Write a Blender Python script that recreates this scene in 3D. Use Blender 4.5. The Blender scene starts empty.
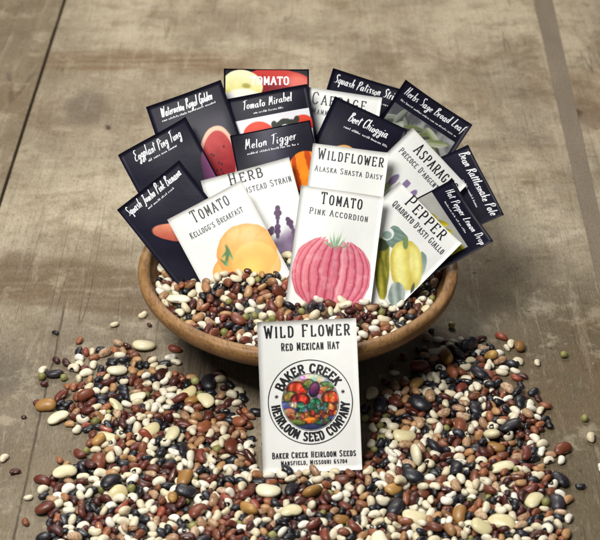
import bpy, math, random
import numpy as np
from mathutils import Vector, Matrix

R = math.radians
scene = bpy.context.scene
COL = scene.collection

# ------------------------------------------------------------------ camera
FPX = 1560.0                      # focal length in units of a 600-wide picture
PITCH = R(33.0)
DIST = FPX * 0.27 / 318.0
FWD = Vector((0, math.cos(PITCH), -math.sin(PITCH)))
UPV = Vector((0, math.sin(PITCH), math.cos(PITCH)))
RGT = Vector((1, 0, 0))
CAMP = Vector((0, 0, 0.075)) - (RGT * (-2 / FPX * DIST) + UPV * (8 / FPX * DIST) + FWD * DIST)
cam_data = bpy.data.cameras.new('camera')
cam = bpy.data.objects.new('camera', cam_data)
COL.objects.link(cam)
cam.location = CAMP
cam.rotation_euler = (math.pi / 2 - PITCH, 0, 0)
cam_data.sensor_width = 36.0
cam_data.lens = 36.0 * FPX / 600.0
cam_data.clip_start = 0.05
cam_data.clip_end = 50.0
cam_data.dof.use_dof = True
cam_data.dof.focus_distance = DIST - 0.035
cam_data.dof.aperture_fstop = 13.0
scene.camera = cam

# ------------------------------------------------------------------ world, lamps, exposure
world = bpy.data.worlds.new('World')
scene.world = world
world.use_nodes = True
bg = world.node_tree.nodes['Background']
bg.inputs['Color'].default_value = (0.86, 0.93, 1.0, 1)
bg.inputs['Strength'].default_value = 0.085


def area_lamp(name, loc, target, size, power, color):
    d = bpy.data.lights.new(name, 'AREA')
    d.shape = 'RECTANGLE'
    d.size, d.size_y = size
    d.energy = power
    d.color = color
    o = bpy.data.objects.new(name, d)
    COL.objects.link(o)
    o.location = loc
    o.rotation_euler = (Vector(target) - Vector(loc)).to_track_quat('-Z', 'Y').to_euler()
    return o


area_lamp('window_light', (-0.42, -0.52, 1.16), (0.0, 0.02, 0.06), (0.5, 0.5), 21.5, (1.0, 0.985, 0.955))
area_lamp('back_light', (-0.05, 0.98, 1.00), (0.0, 0.28, 0.0), (0.6, 0.4), 9.5, (1.0, 0.95, 0.87))

scene.view_settings.view_transform = 'Standard'
scene.view_settings.look = 'None'
scene.view_settings.gamma = 1.0
scene.view_settings.exposure = 0.0


# ------------------------------------------------------------------ helpers
def lin(c):
    if isinstance(c, str):
        c = tuple(int(c[i:i + 2], 16) / 255 for i in (0, 2, 4))
    return tuple(v / 12.92 if v <= 0.04045 else ((v + 0.055) / 1.055) ** 2.4 for v in c)


def lin_np(a):
    return np.where(a <= 0.04045, a / 12.92, ((a + 0.055) / 1.055) ** 2.4)


class NT:
    """Small wrapper for building node materials."""

    def __init__(self, name):
        self.m = bpy.data.materials.new(name)
        self.m.use_nodes = True
        self.t = self.m.node_tree
        self.bsdf = self.t.nodes['Principled BSDF']

    def new(self, kind, **kw):
        n = self.t.nodes.new(kind)
        for k, v in kw.items():
            setattr(n, k, v)
        return n

    def put(self, sock, v):
        if isinstance(v, bpy.types.NodeSocket):
            self.t.links.new(v, sock)
        elif v is not None:
            if sock.type == 'RGBA' and len(v) == 3:
                v = (*v, 1)
            sock.default_value = v

    def coord(self, which='Object'):
        return self.new('ShaderNodeTexCoord').outputs[which]

    def attr(self, name, out='Color'):
        return self.new('ShaderNodeAttribute', attribute_name=name).outputs[out]

    def mapping(self, vec, scale=(1, 1, 1), loc=(0, 0, 0), rot=(0, 0, 0)):
        n = self.new('ShaderNodeMapping')
        self.put(n.inputs['Vector'], vec)
        n.inputs['Scale'].default_value = scale
        n.inputs['Location'].default_value = loc
        n.inputs['Rotation'].default_value = rot
        return n.outputs[0]

    def noise(self, vec, scale=5, detail=4, rough=0.55, dist=0.0, out='Fac'):
        n = self.new('ShaderNodeTexNoise')
        self.put(n.inputs['Vector'], vec)
        n.inputs['Scale'].default_value = scale
        n.inputs['Detail'].default_value = detail
        n.inputs['Roughness'].default_value = rough
        n.inputs['Distortion'].default_value = dist
        return n.outputs[out]

    def math(self, op, a, b=0.0, c=0.0, clamp=False):
        n = self.new('ShaderNodeMath', operation=op, use_clamp=clamp)
        self.put(n.inputs[0], a)
        self.put(n.inputs[1], b)
        self.put(n.inputs[2], c)
        return n.outputs[0]

    def step(self, v, lo, hi, a=0.0, b=1.0):
        n = self.new('ShaderNodeMapRange', interpolation_type='SMOOTHSTEP')
        self.put(n.inputs['Value'], v)
        n.inputs['From Min'].default_value = lo
        n.inputs['From Max'].default_value = hi
        n.inputs['To Min'].default_value = a
        n.inputs['To Max'].default_value = b
        return n.outputs[0]

    def mix(self, fac, a, b, blend='MIX'):
        n = self.new('ShaderNodeMix', data_type='RGBA', blend_type=blend)
        self.put(n.inputs['Factor'], fac)
        self.put(n.inputs[6], a)
        self.put(n.inputs[7], b)
        return n.outputs[2]

    def sep(self, vec):
        n = self.new('ShaderNodeSeparateXYZ')
        self.put(n.inputs[0], vec)
        return n.outputs

    def bump(self, height, strength=0.3, dist=0.001):
        n = self.new('ShaderNodeBump')
        n.inputs['Strength'].default_value = strength
        n.inputs['Distance'].default_value = dist
        self.put(n.inputs['Height'], height)
        self.put(self.bsdf.inputs['Normal'], n.outputs[0])

    def finish(self, color=None, rough=None, coat=None, coat_rough=None, spec=None):
        b = self.bsdf.inputs
        self.put(b['Base Color'], color)
        self.put(b['Roughness'], rough)
        self.put(b['Coat Weight'], coat)
        self.put(b['Coat Roughness'], coat_rough)
        self.put(b['Specular IOR Level'], spec)
        return self.m


def mesh_obj(name, verts, faces, mat, parent=None, smooth=False, colors=None):
    me = bpy.data.meshes.new(name)
    me.from_pydata([tuple(v) for v in verts], [], [tuple(f) for f in faces])
    me.materials.append(mat)
    if smooth:
        me.polygons.foreach_set('use_smooth', [True] * len(me.polygons))
    if colors is not None:
        ca = me.color_attributes.new('print_color', 'FLOAT_COLOR', 'POINT')
        buf = np.ones((len(verts), 4), dtype=np.float32)
        buf[:, :3] = colors
        ca.data.foreach_set('color', buf.ravel())
    me.update()
    o = bpy.data.objects.new(name, me)
    COL.objects.link(o)
    o.parent = parent
    return o


def tag(o, label=None, category=None, group=None, kind=None):
    for k, v in (('label', label), ('category', category), ('group', group), ('kind', kind)):
        if v:
            o[k] = v
    return o


# ------------------------------------------------------------------ the wooden table
def wood_table_material():
    n = NT('weathered_wood')
    co = n.coord()
    x, y, z = n.sep(co)
    warp = n.noise(co, 9, 3, 0.6)
    w0 = n.math('SUBTRACT', warp, 0.5)
    big = n.noise(n.mapping(co, (1.2, 0.8, 1)), 4.2, 6, 0.62)
    patch = n.noise(n.mapping(co, (1, 0.55, 1), (3.1, 1.7, 0)), 11, 7, 0.68)
    cross = n.noise(n.mapping(co, (3.0, 34, 1)), 3.0, 6, 0.6)          # saw marks across
    along = n.noise(n.mapping(co, (70, 4.0, 1)), 4.0, 7, 0.66)         # grain along the boards
    fine = n.noise(n.mapping(co, (420, 90, 1)), 2.0, 3, 0.6)
    speck = n.noise(co, 260, 3, 0.6)
    c = n.mix(n.step(big, 0.36, 0.62), lin('9f937f'), lin('cabea6'))
    streak = n.noise(n.mapping(co, (2.2, 5.5, 1), (0.3, 0.9, 0)), 4.5, 9, 0.70, 1.2)
    c = n.mix(n.step(streak, 0.50, 0.70, 0, 0.50), c, lin('87745a'))
    c = n.mix(n.step(streak, 0.46, 0.32, 0, 0.40), c, lin('d8cfbb'))
    c = n.mix(n.step(patch, 0.50, 0.72, 0, 0.50), c, lin('94815f'))
    # paler far board, darker and greyer towards the near side
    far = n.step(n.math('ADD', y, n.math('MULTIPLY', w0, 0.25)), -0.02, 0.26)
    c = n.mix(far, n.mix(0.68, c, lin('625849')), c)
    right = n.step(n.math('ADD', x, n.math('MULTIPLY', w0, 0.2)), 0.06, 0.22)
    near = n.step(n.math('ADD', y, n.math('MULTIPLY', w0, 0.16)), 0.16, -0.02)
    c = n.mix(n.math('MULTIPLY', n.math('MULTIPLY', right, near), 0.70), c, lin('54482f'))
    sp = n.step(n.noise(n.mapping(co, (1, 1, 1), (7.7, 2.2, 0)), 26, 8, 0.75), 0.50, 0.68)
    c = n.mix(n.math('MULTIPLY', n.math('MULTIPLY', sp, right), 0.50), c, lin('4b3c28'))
    # brown cross stains
    def band(y0, y1, slope, soft, amp, x0, x1):
        yy = n.math('ADD', n.math('ADD', y, n.math('MULTIPLY', x, slope)), n.math('MULTIPLY', w0, amp))
        a = n.math('MULTIPLY', n.step(yy, y0 - soft, y0 + soft), n.step(yy, y1 + soft, y1 - soft))
        b = n.math('MULTIPLY', n.step(x, x0 - 0.05, x0), n.step(x, x1 + 0.09, x1))
        return n.math('MULTIPLY', a, b)
    b1 = n.math('MULTIPLY', band(-0.010, 0.070, 0.24, 0.008, 0.022, -0.6, -0.10), n.step(cross, 0.25, 0.62, 0.45, 0.80))
    c = n.mix(b1, c, lin('6b5741'))
    b2 = n.math('MULTIPLY', band(0.515, 0.570, 0.05, 0.010, 0.03, -0.29, -0.10), n.step(cross, 0.30, 0.66, 0.25, 0.85))
    c = n.mix(b2, c, lin('84684a'))
    b3 = n.math('MULTIPLY', band(0.44, 0.53, 0.0, 0.03, 0.10, 0.32, 0.6), n.step(patch, 0.35, 0.6, 0.3, 0.8))
    c = n.mix(b3, c, lin('80654a'))
    # the board beyond the long seam is greyer
    lb = n.step(x, -0.2985, -0.2990)
    c = n.mix(n.math('MULTIPLY', lb, 0.55), c, lin('7c6b53'))
    ls = n.math('MULTIPLY', n.step(n.math('ADD', x, n.math('MULTIPLY', w0, 0.16)), -0.20, -0.30), n.step(y, 0.1, 0.3))
    c = n.mix(n.math('MULTIPLY', ls, 0.42), c, lin('7f735f'))
    # dark smudges
    sm = n.noise(n.mapping(co, (1, 2.6, 1), (1.3, 4.1, 0)), 7.5, 5, 0.6)
    c = n.mix(n.step(sm, 0.60, 0.78, 0, 0.5), c, lin('6a6250'))
    def spot(px, py, rx, ry, col, f, cc):
        dx = n.math('DIVIDE', n.math('SUBTRACT', n.math('ADD', x, n.math('MULTIPLY', w0, 0.03)), px), rx)
        dy = n.math('DIVIDE', n.math('SUBTRACT', n.math('ADD', y, n.math('MULTIPLY', w0, 0.05)), py), ry)
        d = n.math('ADD', n.math('MULTIPLY', dx, dx), n.math('MULTIPLY', dy, dy))
        return n.mix(n.step(d, 1.0, 0.2, 0, f), cc, lin(col))
    c = spot(-0.235, 0.435, 0.030, 0.055, '6f675a', 0.6, c)
    c = spot(0.302, 0.416, 0.010, 0.012, '1e140c', 0.95, c)
    c = spot(0.318, 0.42, 0.028, 0.05, '6b4f33', 0.6, c)
    c = spot(-0.203, 0.390, 0.004, 0.007, '3a2c22', 0.9, c)
    c = spot(-0.160, -0.085, 0.020, 0.045, '9a9386', 0.5, c)
    c = spot(0.150, 0.000, 0.030, 0.05, '8d8777', 0.55, c)
    c = spot(-0.265, -0.06, 0.05, 0.04, '5d584b', 0.6, c)
    # darker strip of bare grain below the bowl, crack line beside it
    s1 = n.math('MULTIPLY', n.step(n.math('ADD', x, n.math('MULTIPLY', w0, 0.006)), -0.106, -0.102), n.step(x, -0.066, -0.071))
    s1 = n.math('MULTIPLY', s1, n.step(y, 0.0, -0.02))
    c = n.mix(n.math('MULTIPLY', s1, n.step(along, 0.35, 0.62, 0.35, 0.9)), c, lin('544a3d'))
    xk = n.math('ABSOLUTE', n.math('ADD', n.math('ADD', x, 0.2095), n.math('MULTIPLY', w0, 0.010)))
    k1 = n.math('MULTIPLY', n.step(xk, 0.0016, 0.0004), n.step(y, 0.055, 0.03))
    c = n.mix(n.math('MULTIPLY', k1, 0.75), c, lin('3a3027'))
    xk2 = n.math('ABSOLUTE', n.math('ADD', n.math('ADD', x, 0.321), n.math('MULTIPLY', w0, 0.02)))
    xk2 = n.math('ABSOLUTE', n.math('ADD', xk2, n.math('MULTIPLY', n.math('SUBTRACT', y, 0.45), -0.20)))
    k2 = n.math('MULTIPLY', n.step(xk2, 0.004, 0.001), n.math('MULTIPLY', n.step(y, 0.36, 0.38), n.step(y, 0.53, 0.51)))
    c = n.mix(n.math('MULTIPLY', k2, 0.5), c, lin('453a30'))
    # grain, saw marks and grime over everything
    c = n.mix(n.step(along, 0.30, 0.52, 0.26, 0), c, lin('5b503f'))
    c = n.mix(n.step(cross, 0.56, 0.78, 0, 0.16), c, lin('6b5c48'))
    drip = n.noise(n.mapping(co, (26, 2.6, 1), (4.4, 0.6, 0)), 4.0, 7, 0.68, 0.6)
    c = n.mix(n.step(drip, 0.52, 0.70, 0, 0.34), c, lin('75664f'))
    c = n.mix(n.step(drip, 0.46, 0.34, 0, 0.22), c, lin('d3c9b4'))
    stain = n.noise(n.mapping(co, (1.0, 0.75, 1), (6.6, 4.7, 0)), 8.5, 10, 0.70, 0.4)
    c = n.mix(n.step(stain, 0.51, 0.62, 0, 0.46), c, lin('77624a'))
    c = n.mix(n.step(stain, 0.62, 0.70, 0, 0.35), c, lin('5c4a36'))
    c = n.mix(n.step(stain, 0.42, 0.33, 0, 0.30), c, lin('d5cbb5'))
    ck = n.noise(n.mapping(co, (16.0, 0.55, 1), (2.7, 7.4, 0)), 3.2, 1, 0.4, 0.0)
    ckd = n.math('ABSOLUTE', n.math('SUBTRACT', ck, 0.56))
    crack = n.math('MULTIPLY', n.step(ckd, 0.0060, 0.0012), n.step(n.noise(n.mapping(co, (1, 1, 1), (3.3, 5.2, 0)), 6.0, 3, 0.6), 0.48, 0.58))
    c = n.mix(n.math('MULTIPLY', crack, 0.42), c, lin('3a2f24'))
    nail = n.noise(n.mapping(co, (1, 1, 1), (1.9, 8.3, 0)), 120, 2, 0.5)
    c = n.mix(n.step(nail, 0.74, 0.79, 0, 0.8), c, lin('30261c'))
    c = n.mix(n.step(fine, 0.34, 0.52, 0.34, 0), c, lin('4f4436'))
    weave = n.noise(n.mapping(co, (90, 380, 1)), 2.0, 3, 0.6)
    c = n.mix(n.step(weave, 0.36, 0.52, 0.09, 0), c, lin('5a4f40'))
    mott = n.noise(n.mapping(co, (1, 1, 1), (2.2, 6.1, 0)), 20, 8, 0.70)
    c = n.mix(n.step(mott, 0.52, 0.66, 0, 0.38), c, lin('6f6049'))
    c = n.mix(n.step(mott, 0.46, 0.34, 0, 0.30), c, lin('cfc3aa'))
    flake = n.noise(n.mapping(co, (1, 1, 1), (9.2, 3.1, 0)), 17, 8, 0.74)
    c = n.mix(n.math('MULTIPLY', n.step(flake, 0.585, 0.62, 0, 0.34), n.step(y, 0.12, -0.02, 0.12, 1.0)), c, lin('aea48f'))
    c = n.mix(n.step(fine, 0.56, 0.72, 0, 0.15), c, lin('d2c6aa'))
    c = n.mix(n.step(speck, 0.60, 0.74, 0, 0.42), c, lin('4e4231'))
    pit = n.noise(n.mapping(co, (1, 1, 1), (5, 9, 0)), 70, 5, 0.65)
    c = n.mix(n.step(pit, 0.66, 0.74, 0, 0.7), c, lin('43372a'))
    h = n.math('ADD', n.math('MULTIPLY', fine, 0.5), n.math('ADD', n.math('MULTIPLY', along, 0.8), n.math('MULTIPLY', speck, 0.5)))
    h = n.math('SUBTRACT', h, n.math('MULTIPLY', n.step(pit, 0.62, 0.74), 0.8))
    h = n.math('SUBTRACT', h, n.math('MULTIPLY', crack, 0.5))
    n.bump(h, 0.75, 0.0013)
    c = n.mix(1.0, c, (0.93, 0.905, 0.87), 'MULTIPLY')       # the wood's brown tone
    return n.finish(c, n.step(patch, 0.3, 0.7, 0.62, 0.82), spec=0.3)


def strip_material():
    n = NT('grey_brown_filler_strip')
    co = n.coord()
    a = n.noise(n.mapping(co, (14, 3, 1)), 4, 6, 0.6)
    f = n.noise(n.mapping(co, (300, 120, 1)), 2, 3, 0.6)
    c = n.mix(a, lin('6f6456'), lin('918371'))
    c = n.mix(n.step(f, 0.35, 0.55, 0.35, 0), c, lin('4f4436'))
    n.bump(f, 0.3, 0.0006)
    return n.finish(c, 0.7, spec=0.3)


def board(x0, x1, y0, y1, z1, mat, parent, name='board', skew=(0, 0, 0, 0), e=0.0006):
    """A plank with slightly rounded long edges; skew moves the x of the four corners."""
    zb = z1 - 0.03
    nseg = 40
    prof = [(0, zb), (0, z1 - e), (e * 0.35, z1 - e * 0.3), (e * 1.3, z1), (-e * 1.3, z1), (-e * 0.35, z1 - e * 0.3), (0, z1 - e), (0, zb)]
    vs, fs = [], []
    rnd = random.Random(int((x0 + 2) * 1000))
    for i in range(nseg + 1):
        t = i / nseg
        y = y0 + (y1 - y0) * t
        xa = x0 + skew[0] * (1 - t) + skew[1] * t + rnd.uniform(-1, 1) * 0.0002
        xb = x1 + skew[2] * (1 - t) + skew[3] * t + rnd.uniform(-1, 1) * 0.0002
        for k, (px, pz) in enumerate(prof):
            vs.append(((xa if k < 4 else xb) + px, y, pz))
    m = len(prof)
    for i in range(nseg):
        for k in range(m):
            a, b = i * m + k, i * m + (k + 1) % m
            fs.append((a, b, b + m, a + m))
    fs.append(tuple(range(m)))
    fs.append(tuple(range(nseg * m, nseg * m + m))[::-1])
    o = mesh_obj(name, vs, fs, mat, parent)
    return o


table = bpy.data.objects.new('tabletop', None)
COL.objects.link(table)
tag(table, 'weathered bleached wooden tabletop of wide boards under the bowl', None, None, 'structure')
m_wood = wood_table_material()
m_strip = strip_material()
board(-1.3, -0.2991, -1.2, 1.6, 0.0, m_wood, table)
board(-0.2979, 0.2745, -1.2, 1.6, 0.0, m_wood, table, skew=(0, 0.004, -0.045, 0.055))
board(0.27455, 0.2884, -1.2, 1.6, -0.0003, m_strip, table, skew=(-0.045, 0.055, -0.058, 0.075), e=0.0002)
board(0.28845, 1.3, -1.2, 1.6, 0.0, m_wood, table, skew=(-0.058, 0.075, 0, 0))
mesh_obj('underboard', [(-1.3, -1.2, -0.02), (1.3, -1.2, -0.02), (1.3, 1.6, -0.02), (-1.3, 1.6, -0.02)], [(0, 1, 2, 3)], m_strip, table)

# ------------------------------------------------------------------ the wooden bowl
BOWL_OUT = [(0.0, 0.0015), (0.046, 0.0015), (0.050, 0.0), (0.056, 0.002), (0.064, 0.009), (0.082, 0.022), (0.106, 0.040), (0.126, 0.0555), (0.1335, 0.064),
            (0.1356, 0.0705), (0.1350, 0.0740), (0.1330, 0.0756), (0.1300, 0.0760), (0.1270, 0.0752), (0.1255, 0.0730)]
BOWL_IN = [(0.1235, 0.066), (0.114, 0.0555), (0.095, 0.0405), (0.070, 0.0255), (0.045, 0.0165), (0.020, 0.0130), (0.0, 0.0125)]


def bowl_inner_z(r):
    pts = sorted([(p[0], p[1]) for p in BOWL_IN] + [(0.1255, 0.073)])
    return float(np.interp(r, [p[0] for p in pts], [p[1] for p in pts]))


def smooth_profile(pts, n=5):
    out = []
    P = [np.array(p) for p in pts]
    for i in range(len(P) - 1):
        p0, p1, p2, p3 = P[max(i - 1, 0)], P[i], P[i + 1], P[min(i + 2, len(P) - 1)]
        for k in range(n):
            t = k / n
            out.append(0.5 * ((2 * p1) + (p2 - p0) * t + (2 * p0 - 5 * p1 + 4 * p2 - p3) * t * t + (3 * p1 - p0 - 3 * p2 + p3) * t ** 3))
    out.append(P[-1])
    return [(max(float(p[0]), 0.0), float(p[1])) for p in out]


def lathe(name, prof, mat, parent, seg=144, wob=0.0):
    vs, fs = [], []
    for (r, z) in prof:
        for k in range(seg):
            a = 2 * math.pi * k / seg
            w = 1 + wob * math.sin(2 * a + 0.7) + wob * 0.5 * math.sin(5 * a)
            vs.append((r * w * math.cos(a), r * w * math.sin(a), z))
    for i in range(len(prof) - 1):
        for k in range(seg):
            a, b = i * seg + k, i * seg + (k + 1) % seg
            if prof[i][0] < 1e-6 and prof[i + 1][0] < 1e-6:
                continue
            fs.append((a, b, b + seg, a + seg))
    return mesh_obj(name, vs, fs, mat, parent, smooth=True)


def bowl_material(name, light, dark, tint):
    n = NT(name)
    co = n.coord()
    g = n.noise(n.mapping(co, (10, 2.2, 30), rot=(0.1, 0.15, 0.5)), 6, 6, 0.62, 0.6)
    b = n.noise(co, 9, 4, 0.6)
    f = n.noise(n.mapping(co, (220, 40, 220), rot=(0, 0, 0.5)), 2.2, 3, 0.6)
    c = n.mix(n.step(g, 0.32, 0.68), lin(dark), lin(light))
    c = n.mix(n.step(b, 0.45, 0.7, 0, 0.4), c, lin(tint))
    c = n.mix(n.step(f, 0.36, 0.5, 0.45, 0), c, lin('4a3119'))
    sc = n.noise(n.mapping(co, (3, 40, 40), rot=(0.4, 0.2, 1.1)), 9, 3, 0.6)
    c = n.mix(n.step(sc, 0.66, 0.74, 0, 0.4), c, lin('d3ad7c'))
    n.bump(n.math('ADD', n.math('MULTIPLY', g, 0.5), f), 0.22, 0.0005)
    return n.finish(c, n.step(b, 0.3, 0.7, 0.42, 0.58), spec=0.35)


bowl = bpy.data.objects.new('wooden_bowl', None)
COL.objects.link(bowl)
tag(bowl, 'round turned wooden bowl full of mixed beans and upright seed packets', 'bowl')
prof_out = smooth_profile(BOWL_OUT)
prof_in = smooth_profile(BOWL_OUT[-1:] + BOWL_IN)
ir = next(i for i, p in enumerate(prof_out) if p[0] > 0.1325 and p[1] > 0.06)
lathe('outer_wall', prof_out[:ir + 1], bowl_material('bowl_outer_shaded_wood', '76593b', '573f28', '45301b'), bowl, wob=0.002)  # outer wall's shade is painted in as darker wood than the rim
lathe('rim', prof_out[ir:], bowl_material('bowl_rim_wood', 'a27b4e', '7e5a35', '6a4a2a'), bowl, wob=0.002)
lathe('inner_wall', prof_in, bowl_material('bowl_inner_shaded_wood', '7a5a3a', '5c4229', '47311d'), bowl, wob=0.002)  # shadow inside the bowl is painted into this wood colour

# ------------------------------------------------------------------ lettering (own stroke alphabets)
CAPS = {
    'A': (6, "0,0 3,10 6,0|1,3.5 5,3.5"), 'B': (6, "1,0 1,10|~1,10 3.5,10 5,9 5,6.5 3.5,5.3 1,5.3|~1,5.3 3.8,5.3 5.6,4 5.6,1.5 3.8,0 1,0"),
    'C': (6, "~5.6,7.6 4.6,9.6 3,10 1.2,9 .5,6.5 .5,3.5 1.2,1 3,0 4.6,.4 5.6,2.2"), 'D': (6.2, "1,0 1,10|~1,10 3.2,10 5.2,8.5 5.7,5 5.2,1.5 3.2,0 1,0"),
    'E': (6, "1,0 1,10|1,10 5.4,10 5.4,8.6|1,5.3 4.4,5.3|1,0 5.6,0 5.6,1.5"), 'F': (5.8, "1,0 1,10|1,10 5.4,10 5.4,8.6|1,5.2 4.4,5.2"),
    'G': (6.3, "~5.5,8 4.6,9.6 3,10 1.2,9 .5,6.5 .5,3.5 1.2,1 3,0 4.6,.4 5.5,1.6|5.5,1 5.5,4.6|3.6,4.6 6,4.6"),
    'H': (6.2, "1,0 1,10|5.2,0 5.2,10|1,5.2 5.2,5.2"), 'I': (2.2, "1.1,0 1.1,10"), 'K': (6, "1,0 1,10|5.3,10 1,4.2|2.4,6 5.6,0"),
    'L': (5.6, "1,0 1,10|1,0 5.2,0 5.2,1.6"), 'M': (7.4, "1,0 1,10 3.7,2.5 6.4,10 6.4,0"), 'N': (6.2, "1,0 1,10 5.2,0 5.2,10"),
    'O': (6, "~3,10 1.2,9 .5,6.5 .5,3.5 1.2,1 3,0 4.8,1 5.5,3.5 5.5,6.5 4.8,9 3,10"), 'P': (5.8, "1,0 1,10|~1,10 3.6,10 5.3,9 5.3,6 3.6,4.8 1,4.8"),
    'Q': (6, "~3,10 1.2,9 .5,6.5 .5,3.5 1.2,1 3,0 4.8,1 5.5,3.5 5.5,6.5 4.8,9 3,10|3.2,2.5 5.8,-1"), 'R': (6, "1,0 1,10|~1,10 3.6,10 5.3,9 5.3,6 3.6,4.8 1,4.8|3,4.8 5.7,0"),
    'S': (6, "~5.2,8.3 4.2,9.8 2.8,10 1.2,9.2 .8,7.5 1.6,6 4.4,4.3 5.3,2.8 4.8,.8 3,0 1.4,.3 .5,1.8"), 'T': (6, "3,0 3,10|.2,8.6 .2,10 5.8,10 5.8,8.6"),
    'U': (6.2, "1,10 1,3|~1,3 1.6,.8 3.1,0 4.6,.8 5.2,3|5.2,3 5.2,10"), 'W': (7.4, "0,10 1.8,0 3.7,8 5.6,0 7.4,10"), 'X': (6, "0.3,0 5.5,10|.3,10 5.5,0"),
    'Y': (5.8, "0,10 2.8,5 5.6,10|2.8,5 2.8,0"), "'": (1.6, ".8,10 .6,7.6"), ',': (1.8, "1,.6 .5,-1.6"), '.': (1.8, ".9,0 .9,.8"),
    '6': (5.6, "~4.8,9.4 3,9.6 1.2,6.6 .6,3 1.6,.4 3.2,0 4.8,1.4 4.8,3.8 3.2,5.2 1,4"), '5': (5.6, "4.8,10 1.2,10 1,5.6|~1,5.6 3.2,6 4.9,4.4 4.8,1.4 3,0 .6,.8"),
    '7': (5.4, ".4,10 5,10 2.2,0"), '0': (5.6, "~2.8,10 1,8.6 .5,5 1,1.4 2.8,0 4.6,1.4 5.1,5 4.6,8.6 2.8,10"), '4': (5.6, "4,0 4,10 .4,3 5.4,3"), ' ': (3.4, ''),
}
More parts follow.
